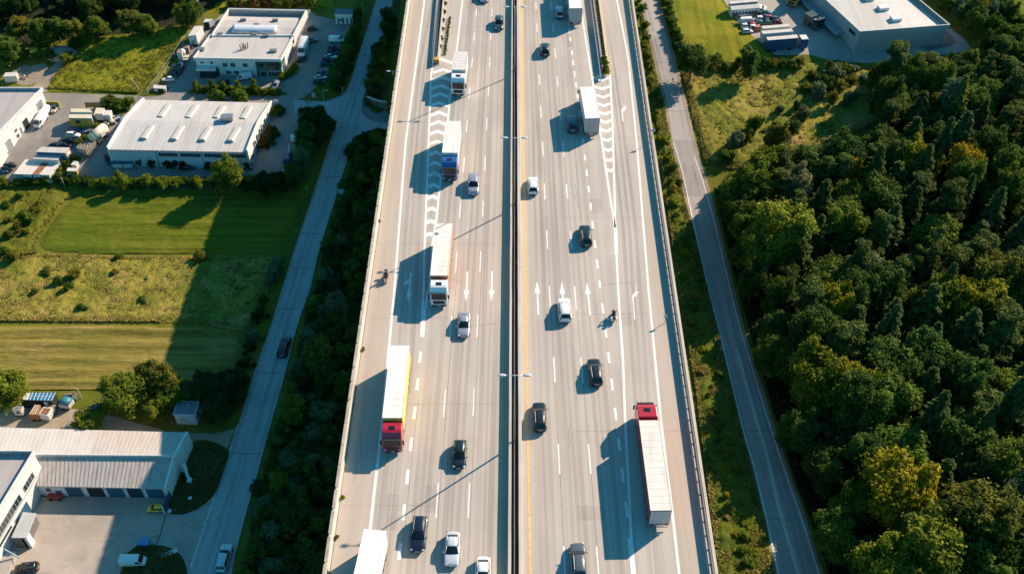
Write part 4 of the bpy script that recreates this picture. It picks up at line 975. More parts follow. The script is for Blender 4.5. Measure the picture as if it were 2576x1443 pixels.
drape('forest_floor', [(-200, -160), (1000, -160), (930, -40), (860, 0), (560, 6), (470, 60), (330, 84), (220, 95), (60, 108), (-200, 118)], EARTH, .03)
relief('back_meadow', [(520, 40), (575, 18), (700, 18), (770, 24), (800, 22), (842, 20), (850, -30), (640, -30), (540, 10)], LUSH, .6, tuft(1.0))
relief('far_field', [(2469, -40), (2485, 12), (2530, 45), (2640, 95), (2640, -40)], MOWN, .6, tuft(.4))
# ------------------------------------------------------------------ buildings
GLASSB = pm('window_glass', (.03, .045, .055), .12, var=.35, scale=.6, spec=.7)
WHITEW = pm('white_cladding', (.70, .70, .67), .6, var=.12, scale=.5)
GREYW = pm('grey_cladding', (.42, .44, .44), .55, var=.14, scale=.4)
BLUEW = pm('blue_grey_cladding', (.46, .52, .54), .6, var=.12, scale=.4)
DOORB = pm('door_blue', (.035, .10, .17), .55, var=.25, scale=.8)
DOORG = pm('door_grey', (.27, .27, .28), .6, var=.25, scale=1)
DARKIN = pm('dark_opening', (.02, .02, .022), .9)  # near-black; on open doorways it paints the shade inside
FRAMEW = pm('frame_white', (.66, .66, .64), .5)
RUST = pm('rusty_sheet', (.30, .135, .06), .85, var=.45, scale=1.2)
def rust_roof(name, c, c2, sx=.5, ang=0.0):
    return surf(name, [c, (c2, sx, (1.4, .06, 1), .45, .7, .75), (tuple(x * .82 for x in c), .35, (1, 1, 1), .5, .75, .5), (tuple(x * .7 for x in c2), 3, (1, .1, 1), .6, .8, .5)], .55, .1, .02, 12)
ROOFW = rust_roof('roof_white_sheet', (.515, .505, .48), (.40, .375, .34))
ROOFC = rust_roof('roof_cream_sheet', (.545, .52, .48), (.46, .405, .34))
ROOFG = rust_roof('roof_grey_membrane', (.50, .475, .44), (.40, .375, .34), .3)
ROOFD = rust_roof('roof_dull_sheet', (.48, .44, .40), (.31, .25, .205), 1.6)
ROOFT = rust_roof('roof_taupe', (.40, .37, .35), (.33, .30, .285), .3)
def up(p, z): return Vector((p.x, p.y, z))
def wallquad(b, A, B, z0, z1, mi=0): b.add([(A.x, A.y, z0), (B.x, B.y, z0), (B.x, B.y, z1), (A.x, A.y, z1)], [(0, 1, 2, 3)], mi)
def panel(root, name, A, B, z0, u0, u1, v0, v1, mat, proud=.05, parent=None, frame=None, bars=0):
    """a plate on the wall A->B (left to right from outside); u along the wall 0..1, v metres above z0"""
    d = B - A; d.z = 0; L = d.length; d.normalize(); n = Vector((d.y, -d.x, 0))
    P0 = A + d * (u0 * L); P1 = A + d * (u1 * L)
    b = MB()
    q = [P0, P1, P1 + n * proud, P0 + n * proud]
    b.hexa([(p.x, p.y, z0 + v0) for p in q], [(p.x, p.y, z0 + v1) for p in q])
    o = b.build(name, mat, parent or root)
    if frame:
        f = MB(); w = .09
        e = proud + .03
        def bar(a, c, y0, y1):
            a, c = P0 + d * a, P0 + d * c
            q = [a, c, c + n * e, a + n * e]; f.hexa([(p.x, p.y, z0 + y0) for p in q], [(p.x, p.y, z0 + y1) for p in q])
        W = (u1 - u0) * L
        bar(-w, W + w, v1, v1 + w); bar(-w, W + w, v0 - w, v0); bar(-w, 0, v0, v1); bar(W, W + w, v0, v1)
        for k in range(1, bars + 1): bar(W * k / (bars + 1) - .03, W * k / (bars + 1) + .03, v0, v1)
        f.build('frame', frame, o)
    return o
def hbox(root, name, c, size, rz, mat, bevel=.04):
    b = MB(); b.box(c, size, rz); return b.build(name, mat, root, bevel=bevel)
def walls(root, C, z0, z1, mat, name='wall', thick=None):
    b = MB(); n = len(C)
    for i in range(n):
        za, zb_ = (z1[i], z1[(i + 1) % n]) if isinstance(z1, (list, tuple)) else (z1, z1)
        A, B = C[i], C[(i + 1) % n]
        b.add([(A.x, A.y, z0), (B.x, B.y, z0), (B.x, B.y, zb_), (A.x, A.y, za)], [(0, 1, 2, 3)])
    return b.build(name, mat, root, fix=False)
def parapet(root, C, z0, z1, t, mat, name='parapet', skip=()):
    """thin wall ring standing just outside the outline C"""
    b = MB(); n = len(C); cen = sum(C, Vector((0, 0, 0))) / n
    for i in range(n):
        if i in skip: continue
        A, B = C[i], C[(i + 1) % n]; d = (B - A); d.z = 0; d.normalize(); nn = Vector((d.y, -d.x, 0))
        if nn.dot(A - cen) < 0: nn = -nn
        q = [A - d * (t - .002 * i), B + d * (t - .002 * i), B + d * (t - .002 * i) + nn * t, A - d * (t - .002 * i) + nn * t]
        b.hexa([(p.x, p.y, z0) for p in q], [(p.x, p.y, z1 + .003 * i) for p in q])
    return b.build(name, mat, root, bevel=.02)
def sheet(root, name, rows_, mat, rib=None, thick=.14, ribh=.07):
    """roof from rows of points (left..right) front to back; ribs run front to back every rib metres"""
    b = MB()
    top = [[Vector(p) for p in r] for r in rows_]
    n = len(top[0])
    for r0_, r1_ in zip(top, top[1:]):
        for i in range(n - 1):
            t4 = [r0_[i], r0_[i + 1], r1_[i + 1], r1_[i]]
            b.hexa([(p.x, p.y, p.z - thick) for p in t4], [(p.x, p.y, p.z) for p in t4])
    o = b.build(name, mat, root)
    if rib:
        b = MB(); L = (top[0][-1] - top[0][0]).length; m = int(L / rib)
        for k in range(1, m):
            u = k / m; w = .5 * rib / L * .45
            for r0_, r1_ in zip(top, top[1:]):
                a0, a1 = r0_[0].lerp(r0_[-1], u - w), r0_[0].lerp(r0_[-1], u + w); c0, c1 = r1_[0].lerp(r1_[-1], u - w), r1_[0].lerp(r1_[-1], u + w)
                h = Vector((0, 0, ribh)); e = Vector((0, 0, .003))
                b.hexa([a0 + e, a1 + e, c1 + e, c0 + e], [a0 + h, a1 + h, c1 + h, c0 + h])
        b.build('roof_ribs', mat, o)
    return o
def corners(px, z): return [at(x, y, z) for x, y in px]
# A  office and hall, top left
z0 = -22.3; zt = z0 + 4.6
A = corners([(490, 145.6), (704, 149.5), (736, 91.5), (529.7, 90.9)], zt)
t = thing('office_building', 'white two storey works building with grey roof and dark green glazed corner, top left', 'building')
walls(t, A, z0 - 2, zt, WHITEW); parapet(t, A, zt - .5, zt + .22, .3, FRAMEW)
sheet(t, 'roof', [[up(A[0], zt - .12), up(A[1], zt - .12)], [up(A[3], zt - .12), up(A[2], zt - .12)]], ROOFG)
fl, fr = A[0], A[1]
GREENP = pm('green_cladding', (.03, .14, .085), .5, var=.25, scale=.6)
panel(t, 'green_facade', fl, fr, z0, .70, 1.0, -.5, 4.45, GREENP, .08)
panel(t, 'window', fl, fr, z0, .835, .985, 1.9, 3.8, GLASSB, .14, frame=GREENP, bars=2)
panel(t, 'window', fl, fr, z0, .835, .985, .2, 1.5, GLASSB, .14, frame=WHITEW, bars=3)
panel(t, 'door', fl, fr, z0, .745, .81, .2, 1.5, GLASSB, .14, frame=FRAMEW)
panel(t, 'window', fl, fr, z0, .73, .80, 2.6, 3.5, GLASSB, .14, frame=GREENP)
for u in (.312, .405, .552):
    panel(t, 'window', fl, fr, z0, u, u + .05, 2.45, 3.4, GLASSB, .05, frame=FRAMEW, bars=1); panel(t, 'window', fl, fr, z0, u + .02, u + .075, .55, 1.35, GLASSB, .05, frame=FRAMEW, bars=1)
panel(t, 'window', fl, fr, z0, .05, .09, 3.2, 3.55, GLASSB, .05); panel(t, 'window', fl, fr, z0, .17, .20, 3.1, 3.6, GLASSB, .05)
cn = corners([(492, 175.5), (543, 176), (541, 163), (496, 163)], z0 + 2.5)
b = MB(); b.hexa([up(p, z0 + 2.1) for p in cn], [up(p, z0 + 2.55) for p in cn]); o = b.build('entrance_canopy', FRAMEW, t, bevel=.05)
b = MB(); q = [cn[0] + Vector((.5, .3, 0)), cn[1] + Vector((-.5, .3, 0)), up(fl + (fr - fl) * .25, 0), up(fl + (fr - fl) * .04, 0)]; b.hexa([up(p, z0 - 1) for p in q], [up(p, z0 + 2.08) for p in q]); b.build('entrance_glazing', GLASSB, t)
br, bl = A[2], A[3]
panel(t, 'green_facade', fr, br, z0, .0, .28, 2.6, 4.5, GREENP, .06); panel(t, 'window', fr, br, z0, .05, .25, .2, 2.5, GLASSB, .07, frame=FRAMEW, bars=2)
for u in (.45, .62, .8): panel(t, 'door', fr, br, z0, u, u + .07, .0, 2.2, DOORG, .06)
for x, y, s in ((506, 125, 1.6), (688, 129, 1.6)): p = at(x, y, zt); hbox(t, 'roof_vent', (p.x, p.y, zt + .2), (s, .8, .5), 0, STEEL)
for k in range(6):
    p = at(607 + 3 * k + (k % 2), 124 - (k % 3) * 2, zt); b = MB(); b.cyl((p.x, p.y, zt - .1), (p.x + .2 * (k % 3 - 1), p.y, zt + 1.1 + .2 * (k % 2)), .12, .12, 8); b.build('flue', DSTEEL, t)
zt2 = zt + .15; B = corners([(536, 90), (736.5, 90.6), (768.6, 30.3), (577, 25.8)], zt2)
walls(t, B, z0 - 2, zt2, WHITEW, 'hall_wall'); parapet(t, B, zt2 - 1.6, zt2 + .35, .3, FRAMEW, 'hall_parapet', skip=(0,))
m0, m1 = B[0].lerp(B[3], .5), B[1].lerp(B[2], .5)
sheet(t, 'hall_roof', [[up(B[0], zt2 - .75), up(B[1], zt2 - .75)], [up(m0.lerp(B[0], .3), zt2 - .2), up(m1.lerp(B[1], .3), zt2 - .2)], [up(m0.lerp(B[3], .3), zt2 - .25), up(m1.lerp(B[2], .3), zt2 - .25)], [up(B[3], zt2 - 1.2), up(B[2], zt2 - 1.2)]], ROOFG)
a, c = at(586, 72, zt2), at(697, 74, zt2); b = MB()
n = 14; rings = []
for i in range(n + 1):
    u = i / n; p = a.lerp(c, u); rings.append([(p.x, p.y + 1.5 * math.cos(q), zt2 - .3 + .95 * math.sin(q)) for q in [math.pi * j / 8 for j in range(9)]])
b.loft(rings); b.build('barrel_rooflight', pm('rooflight_white', (.62, .66, .70), .35, var=.15, scale=.8), t, smooth=True)
for x, y in ((692, 51), (645, 63), (692, 69), (553, 86), (600, 84), (639, 87), (669, 90), (612, 50)): p = at(x, y, zt2); hbox(t, 'roof_vent', (p.x, p.y, zt2 - .05), (1.3, .7, .6), .1, DSTEEL)
for u in (.2, .45, .72, .84): panel(t, 'loading_door', B[1], B[2], z0 + 1.0, u, u + .075, .3, 2.6, DOORG, .06)
# B  large white hall
z0 = -25.7; ze = z0 + 4.2
E = corners([(273, 376), (619.5, 383), (681.4, 259), (364, 251)], ze)
t = thing('warehouse', 'long white warehouse with curved ribbed roof and eight skylights', 'building')
zr_ = ze + .55
rg_ = corners([(316, 302.6), (648, 310)], zr_)
walls(t, E, z0 - 2.5, ze - .05, BLUEW)
def lerp3(a, m, c, u):  # parabola through three points at u = 0, .5, 1
    q = a * ((1 - u) * (1 - 2 * u)) + m * (4 * u * (1 - u)) + c * (u * (2 * u - 1)); l = a.lerp(m, u * 2) if u <= .5 else m.lerp(c, u * 2 - 1)
    return l.lerp(q, .25)
rws = []
for u in (0, .2, .4, .5, .6, .8, 1.0):
    rws.append([lerp3(up(E[0], ze), rg_[0], up(E[3], ze), u), lerp3(up(E[1], ze), rg_[1], up(E[2], ze), u)])
sheet(t, 'roof', rws, ROOFW, rib=.9, ribh=.022)
for k, nm in ((0, 'gable_wall'), (1, 'gable_wall')):
    b = MB(); pts = [r[k] for r in rws]; s = Vector((-.32, 0, 0)) if k == 0 else Vector((.32, 0, 0)); lo, hi = -.6, .62
    rings = []
    for p in pts:
        base = z0 - 2.5
        rings.append([(p.x, p.y, base), (p.x + s.x, p.y, base), (p.x + s.x, p.y, p.z + hi), (p.x, p.y, p.z + hi)])
    b.loft(rings); g_ = b.build(nm, WHITEW, t, bevel=.02)
for i, (x, y) in enumerate(((371.6, 334), (447, 336), (518, 338), (588.5, 340), (413.5, 280.7), (482.7, 282.5), (552, 283.4), (619.5, 285))):
    p = at(x, y, zr_ - (.22 if i < 4 else .26)); ax = (rws[-1][0] - rws[0][0]); ax.z = 0; ax.normalize(); sx = Vector((ax.y, -ax.x, 0)); b = MB(); rings = []
    for v in (-2.2, 2.2):
        q = p + ax * v; rings.append([q + sx * (.75 * cx) + Vector((0, 0, cz)) for cx, cz in ((-1, -.3), (-1, .22), (-.8, .36), (-.4, .44), (.4, .44), (.8, .36), (1, .22), (1, -.3))])
    b.loft(rings); b.build('skylight', pm('skylight_cream', (.56, .53, .47), .5, var=.2), t, smooth=False)
p = at(572, 301.5, zr_); hbox(t, 'air_conditioner', (p.x, p.y, zr_ + .6), (2.6, 1.6, .9), .1, STEEL); hbox(t, 'air_conditioner', (p.x + .2, p.y - .2, zr_ + .1), (1.8, 1.2, .5), .1, DSTEEL)
fl, fr = E[0], E[1]
for u0, u1 in ((.354, .492), (.516, .659), (.688, .832), (.868, .99)): panel(t, 'strip_window', fl, fr, z0, u0, u1, 2.75, 3.6, GLASSB, .05, frame=BLUEW, bars=5)
for u in (.335, .67): panel(t, 'wall_seam', fl, fr, z0, u, u + .004, -1, 4.0, DARKIN, .03)
panel(t, 'eaves_gutter', fl, fr, z0, 0, 1, 3.98, 4.12, DOORG, .16)
panel(t, 'roller_door', fl, fr, z0, .915, .975, .3, 1.6, GREYW, .05, frame=FRAMEW)
gA, gB = Vector((E[1].x + .33, E[1].y, 0)), Vector((E[2].x + .33, E[2].y, 0))
for u in (.22, .36, .47, .56, .68, .8): panel(t, 'window', gA, gB, z0, u, u + .05, 2.9, 3.9, GLASSB, .05, frame=FRAMEW)
for u in (.06, .3, .5, .72): panel(t, 'window', gA, gB, z0 + .8, u, u + .07, .5, 1.6, GLASSB, .05, frame=FRAMEW, bars=1)
p = at(283, 409, z0 + 1.6); st = thing('bin_shelter', 'small shelter with blue roof and white panels against the long warehouse wall', 'shelter', (gr(312, 420).x, gr(312, 420).y, gr(312, 420).z), .03)
b = MB(); b.bx(-2.2, 2.2, -.7, .7, 1.3, 1.42); b.build('roof', DOORB, st)
b = MB(); [b.bx(x - .05, x + .05, y - .05, y + .05, -.3, 1.3) for x in (-2.1, 0, 2.1) for y in (-.6, .6)]; b.build('posts', STEEL, st)
b = MB(); b.bx(-2.05, -.1, -.55, -.45, .2, 1.15); b.bx(.1, 2.05, -.55, -.45, .2, 1.15); b.build('panels', FRAMEW, st)
# C  left edge hall
z0 = -24.6; zt = z0 + 5.4
Cc = corners([(-70, 432), (0, 329), (103.5, 223.5), (-70, 223)], zt); Cc[0] = Cc[1] + (Cc[1] - Cc[2]) * .5; Cc3 = Cc[3]; C4 = [Cc3 + (Cc[0] - Cc[2]), Cc[0], Cc[2], Cc3]
t = thing('warehouse', 'pale hall at the left edge with taupe flat roof and roller doors', 'building')
walls(t, C4, z0 - 3, zt, WHITEW); parapet(t, C4, zt - .7, zt + .25, .25, FRAMEW)
sheet(t, 'roof', [[up(C4[0], zt - .45), up(C4[1], zt - .45)], [up(C4[3], zt - .45), up(C4[2], zt - .45)]], ROOFT)
wa, wb = C4[1], C4[2]
panel(t, 'roller_door', wa, wb, z0 + 1.3, .865, .945, -.6, 2.3, DOORG, .06, frame=FRAMEW); panel(t, 'open_door', wa, wb, z0 + .6, .615, .69, -.5, 2.4, DARKIN, .04, frame=FRAMEW)
panel(t, 'door', wa, wb, z0 + .3, .555, .58, -.3, 2.0, DOORG, .06); panel(t, 'window', wa, wb, z0 + .2, .49, .52, .6, 1.4, GLASSB, .05, frame=FRAMEW); panel(t, 'window', wa, wb, z0 + .2, .49, .52, 2.1, 2.7, GLASSB, .05, frame=FRAMEW)
panel(t, 'roller_door', wa, wb, z0, .335, .40, -.6, 2.4, DOORG, .06, frame=FRAMEW)
# D  lower left works with lean-to garages
z0 = -29.0
t = thing('workshop', 'long workshop with white ribbed upper roof and row of blue garage doors, bottom left', 'building')
ze, zm, zb_ = z0 + 3.0, z0 + 4.4, z0 + 3.9
el, er = at(92, 1222, ze), at(413, 1228, ze); ml, mr = at(92, 1147.5, zm), at(434, 1150, zm)
ml2, mr2 = at(-120, 1141, zm + .45), at(437, 1145, zm + .45); bl_, br_ = at(-90, 1072, zb_), at(468, 1087, zb_)
walls(t, [Vector((el.x, el.y + .25, 0)), Vector((er.x, er.y + .25, 0)), br_, bl_], z0 - .5, [ze - .1, ze - .1, zb_ - .12, zb_ - .12], WHITEW)
sheet(t, 'lean_to_roof', [[el, er], [ml, mr]], ROOFD, rib=.62, ribh=.035)
k1 = ml2.lerp(mr2, .62); k2 = bl_.lerp(br_, .60)
sheet(t, 'roof', [[ml2, k1], [bl_, k2]], ROOFC, rib=.7, ribh=.018)
sheet(t, 'roof', [[k1, mr2], [k2, br_]], rust_roof('roof_beige_sheet', (.50, .455, .41), (.43, .365, .305), 1.6), rib=.62, ribh=.03)
b = MB(); b.hexa([Vector((p.x, p.y, zm - .3)) for p in (ml, mr, mr2 + Vector((0, .15, 0)), ml2 + Vector((5.5, .15, 0)))], [Vector((p.x, p.y, zm + .5)) for p in (ml, mr, mr2 + Vector((0, .15, 0)), ml2 + Vector((5.5, .15, 0)))]); b.build('ridge_flashing', FRAMEW, t, bevel=.03)
b = MB(); rings = []
for p in (er, mr, mr2, br_): rings.append([(p.x + .02, p.y, z0 - .5), (p.x + .34, p.y, z0 - .5), (p.x + .34, p.y, p.z + .28), (p.x + .02, p.y, p.z + .28)])
b.loft(rings); b.build('end_wall', WHITEW, t, bevel=.02)
fl, fr = Vector((el.x, el.y + .25, 0)), Vector((er.x, er.y + .25, 0))
for u0, u1, m in ((.205, .335, DOORB), (.375, .505, DARKIN), (.53, .665, DOORB), (.69, .81, GLASSB), (.84, .975, DOORB)): panel(t, 'garage_bay', fl, fr, z0, u0, u1, 0, 2.55, m, .05, frame=WHITEW, bars=0)  # second bay stands open: a dark plate paints its shaded inside
panel(t, 'window', fl, fr, z0, .05, .085, 1.2, 2.2, DOORB, .05, frame=FRAMEW); panel(t, 'window', fl, fr, z0, .115, .165, .7, 1.6, DOORB, .05, frame=FRAMEW)
p = at(475, 1180, z0 + 2); b = MB(); b.box((p.x - .9, p.y + .6, z0 + 1.6), (.6, .7, 1.4)); b.cyl((p.x - .8, p.y + .5, z0 + 2.2), (p.x - .1, p.y - .9, z0 + 1.0), .24, .24, 10); b.box((p.x + .05, p.y - 1.1, z0 + .5), (.65, .65, .9)); b.build('extractor_duct', FRAMEW, t)
# wing
zt = z0 + 8.0
t = thing('office_wing', 'tall white office wing with window strip and grey flat roof, cut by the left edge', 'building')
w2 = at(82, 1136, zt); w1 = at(0, 1272, zt); d = (w1 - w2).normalized(); w1 = w2 + d * 20; w3 = at(-60, 1135, zt) ; w4 = w3 + d * 20
Wc = [w4, w1, w2, w3]
walls(t, Wc, z0 - .5, zt, WHITEW); parapet(t, Wc, zt - .8, zt + .2, .22, FRAMEW)
sheet(t, 'roof', [[up(w4, zt - .75), up(w1, zt - .75)], [up(w3, zt - .75), up(w2, zt - .75)]], ROOFT)
panel(t, 'strip_window', w1, w2, z0, .02, .70, 4.1, 5.5, GLASSB, .05, frame=GREYW, bars=17)
panel(t, 'strip_window', w1, w2, z0, .76, .90, 4.3, 5.5, GLASSB, .05, frame=GREYW, bars=3)
panel(t, 'window_sill', w1, w2, z0, .0, .92, 3.85, 3.98, GREYW, .22)
panel(t, 'loading_door', w1, w2, z0, .55, .72, .1, 2.9, DOORB, .05, frame=GREYW, bars=1)
panel(t, 'window', w1, w2, z0, .05, .26, .4, 2.2, GLASSB, .05, frame=GREYW, bars=4); panel(t, 'window', w1, w2, z0, .32, .5, 2.7, 3.2, GLASSB, .05, frame=GREYW)
nrm = Vector((-d.y, d.x, 0)); nrm = nrm if nrm.x > 0 else -nrm
cq = corners([(28, 1352), (66, 1352), (91, 1290), (58, 1287)], z0 + 2.9)
b = MB(); b.hexa([up(p, z0 + 2.75) for p in cq], [up(p, z0 + 2.95) for p in cq]); cp = b.build('loading_canopy', GREYW, t, bevel=.03)
q = [cq[0], cq[0].lerp(cq[1], .8), cq[3].lerp(cq[2], .8), cq[3]]; b = MB(); b.hexa([up(p, z0) for p in q], [up(p, z0 + 2.74) for p in q]); b.build('canopy_store', pm('store_grey', (.16, .155, .15), .7, var=.3), t)
q = [cq[0].lerp(cq[1], .62), cq[1], cq[1].lerp(cq[2], .25), cq[0].lerp(cq[1], .62).lerp(cq[2], .22)]; b = MB(); b.hexa([up(p, z0) for p in q], [up(p, z0 + 2.7) for p in q]); b.build('gate_house', WHITEW, t)
b = MB(); a = at(48, 1392, z0 + 1.0); b.box((w1.x + 1.6, w1.y + 3.0, z0 + .5), (2.2, 7.5, 1.0), 0); b.build('loading_dock', pm('dock_concrete', (.36, .34, .31), .85), t)
b = MB(); p0 = at(10, 1380, z0 + 2.6); b.cyl((p0.x, p0.y, z0 + 2.6), (p0.x + 1.9, p0.y - .5, z0 + .9), .12, .12, 8); b.build('drain_pipe', pm('pipe_blue', (.18, .33, .46), .5), t)
# E transformer hut
z0 = -29.0; zt = z0 + 2.6
C5 = corners([(437, 1042), (489, 1044), (500, 1012), (449, 1010)], zt)
t = thing('hut', 'small white hut with grey flat roof in the shade beside the side road', 'hut')
walls(t, C5, z0 - .5, zt, WHITEW); sheet(t, 'roof', [[up(C5[0], zt + .1), up(C5[1], zt + .1)], [up(C5[3], zt + .1), up(C5[2], zt + .1)]], rust_roof('roof_slate', (.22, .23, .23), (.15, .16, .16)))
parapet(t, C5, zt - .1, zt + .16, .12, FRAMEW); panel(t, 'door', C5[1], C5[2], z0, .35, .6, .1, 2.0, DOORG, .05); panel(t, 'vent', C5[0], C5[1], z0, .2, .55, 1.2, 1.4, DOORG, .04)
b = MB(); p = C5[3].lerp(C5[2], .6); b.cyl((p.x, p.y - 1, zt + .1), (p.x, p.y - 1, zt + .9), .07, .07, 8); b.build('chimney', FRAMEW, t)
# F small block at the top
z0 = -19.2; zt = z0 + 2.5
C6 = corners([(842, 35), (886, 36), (889, 24), (843, 23)], zt)
t = thing('hut', 'small white block with dark flat roof at the top of the car park', 'hut')
walls(t, C6, z0 - .8, zt, WHITEW); sheet(t, 'roof', [[up(C6[0], zt + .12), up(C6[1], zt + .12)], [up(C6[3], zt + .12), up(C6[2], zt + .12)]], pm('roof_teal', (.10, .15, .16), .6), thick=.2)
for u in (.12, .4, .63, .85): panel(t, 'door', C6[0], C6[1], z0, u, u + .07, -.2, 1.5, DARKIN, .05)
panel(t, 'window', C6[0], C6[1], z0, .25, .36, .5, 1.2, GLASSB, .05, frame=FRAMEW)
# G big grey shed, top right
z0 = -20.9; zt = z0 + 5.9
C7 = corners([(2164, 80), (2386, 63), (2285, -4), (2076, -1)], zt)
dl_ = (C7[3] - C7[0]).normalized(); C7[3] = C7[0] + dl_ * 38; C7[2] = C7[1] + dl_ * 38
t = thing('warehouse', 'big grey clad distribution shed with pale roof and loading canopy, top right', 'building')
walls(t, C7, z0 - 1.5, zt, GREYW); parapet(t, C7, zt - 1.0, zt + .2, .25, GREYW); 
sheet(t, 'roof', [[up(C7[0], zt - .35), up(C7[0].lerp(C7[1], .5), zt - .05), up(C7[1], zt - .9)], [up(C7[3], zt - .35), up(C7[3].lerp(C7[2], .5), zt - .05), up(C7[2], zt - .9)]], ROOFC)
panel(t, 'plinth', C7[0], C7[1], z0, -.002, 1.002, -1.2, .25, WHITEW, .08); panel(t, 'plinth', C7[3], C7[0], z0, 0, 1, -.6, .25, WHITEW, .08)
for x, y in ((2220.7, 23), (2253, 50), (2185, -2)): p = at(x, y, zt); hbox(t, 'roof_unit', (p.x, p.y, zt + .3), (2.3, 1.7, .75), .2, FRAMEW)
lw0, lw1 = C7[3], C7[0]
dd = (lw1 - lw0).normalized(); nn = Vector((dd.y, -dd.x, 0))
q = [lw0, lw0 + (lw1 - lw0) * .87, lw0 + (lw1 - lw0) * .87 + nn * 2.4, lw0 + nn * 2.4]
b = MB(); b.hexa([up(p, z0 + 2.5) for p in q], [up(p, z0 + 2.85) for p in q]); b.build('loading_canopy', pm('canopy_blue_grey', (.30, .36, .38), .5), t, bevel=.04)
b = MB(); [b.box((p.x, p.y, z0 + .9), (.2, .2, 3.3)) for p in [lw0.lerp(q[1], k / 7) + nn * 2.2 for k in range(8)]]; b.build('canopy_posts', STEEL, t)
for u in (.1, .25, .4, .55, .7): panel(t, 'dock_door', lw0, lw1, z0, u, u + .07, .1, 2.4, DARKIN, .06)
panel(t, 'window', lw0, lw1, z0, .90, .965, 3.9, 4.8, GLASSB, .05, frame=STEEL); panel(t, 'wall_seam', C7[0], C7[1], z0, .74, .743, -1, 5.6, DOORG, .03)
# H long office cabins
z0 = -20.0; zt = z0 + 2.7
C8 = corners([(1840, 26), (1911, 20), (1905, 3), (1833, 9)], zt)
t = thing('cabin_block', 'long white cabin block with twin roofs at the edge of the pasture, top right', 'building')
walls(t, C8, z0 - .8, zt - .05, WHITEW)
mA, mB_ = C8[0].lerp(C8[3], .55), C8[1].lerp(C8[2], .55)
sheet(t, 'roof', [[up(C8[0], zt), up(C8[1], zt)], [up(mA, zt + .35), up(mB_, zt + .35)]], ROOFW); sheet(t, 'roof', [[up(mA, zt + .7), up(mB_, zt + .7)], [up(C8[3], zt + .5), up(C8[2], zt + .5)]], ROOFW)
for k in range(8): panel(t, 'window', C8[0], C8[1], z0, .06 + .115 * k, .12 + .115 * k, 1.3, 2.1, GLASSB, .05)
# ------------------------------------------------------------------ vegetation
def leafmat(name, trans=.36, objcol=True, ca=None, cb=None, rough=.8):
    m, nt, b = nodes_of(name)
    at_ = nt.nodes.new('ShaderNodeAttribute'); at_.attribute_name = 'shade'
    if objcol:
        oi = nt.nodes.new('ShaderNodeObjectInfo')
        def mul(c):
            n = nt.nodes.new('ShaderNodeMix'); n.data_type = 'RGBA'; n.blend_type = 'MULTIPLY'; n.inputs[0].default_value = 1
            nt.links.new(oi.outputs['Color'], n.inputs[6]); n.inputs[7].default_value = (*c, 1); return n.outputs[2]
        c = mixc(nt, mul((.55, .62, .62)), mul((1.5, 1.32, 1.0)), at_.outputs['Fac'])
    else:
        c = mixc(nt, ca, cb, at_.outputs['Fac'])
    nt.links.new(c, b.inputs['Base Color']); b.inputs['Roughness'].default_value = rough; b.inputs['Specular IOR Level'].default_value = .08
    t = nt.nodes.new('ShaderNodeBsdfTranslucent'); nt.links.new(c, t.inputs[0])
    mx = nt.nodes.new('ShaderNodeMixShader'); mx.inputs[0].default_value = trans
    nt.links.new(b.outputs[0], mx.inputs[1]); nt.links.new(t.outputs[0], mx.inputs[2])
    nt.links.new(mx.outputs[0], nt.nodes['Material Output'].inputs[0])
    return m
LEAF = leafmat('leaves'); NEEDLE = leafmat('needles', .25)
BARK = surf('bark', [(.10, .085, .065), ((.16, .14, .11), 2, (1, 1, .2), .45, .65, .8)], .9, .4, .05, 6)
def quads(name, C, U, V, shade, mat):
    """leaf quads: centres C, half axes U, V"""
    n = len(C)
    P = np.stack([C - U - V, C + U - V * .6, C + U + V, C - U + V * .6], 1).reshape(-1, 3)
    me = npmesh(name, P, np.arange(4 * n).reshape(n, 4), mat)
    a = me.attributes.new('shade', 'FLOAT', 'FACE'); a.data.foreach_set('value', np.clip(shade, 0, 1).astype(np.float32))
    return me
def unit(v): return v / np.maximum(np.linalg.norm(v, axis=1, keepdims=True), 1e-6)
def frames(N, rng):
    t = unit(rng.normal(size=N.shape)); U = unit(np.cross(N, t)); return U, np.cross(N, U)
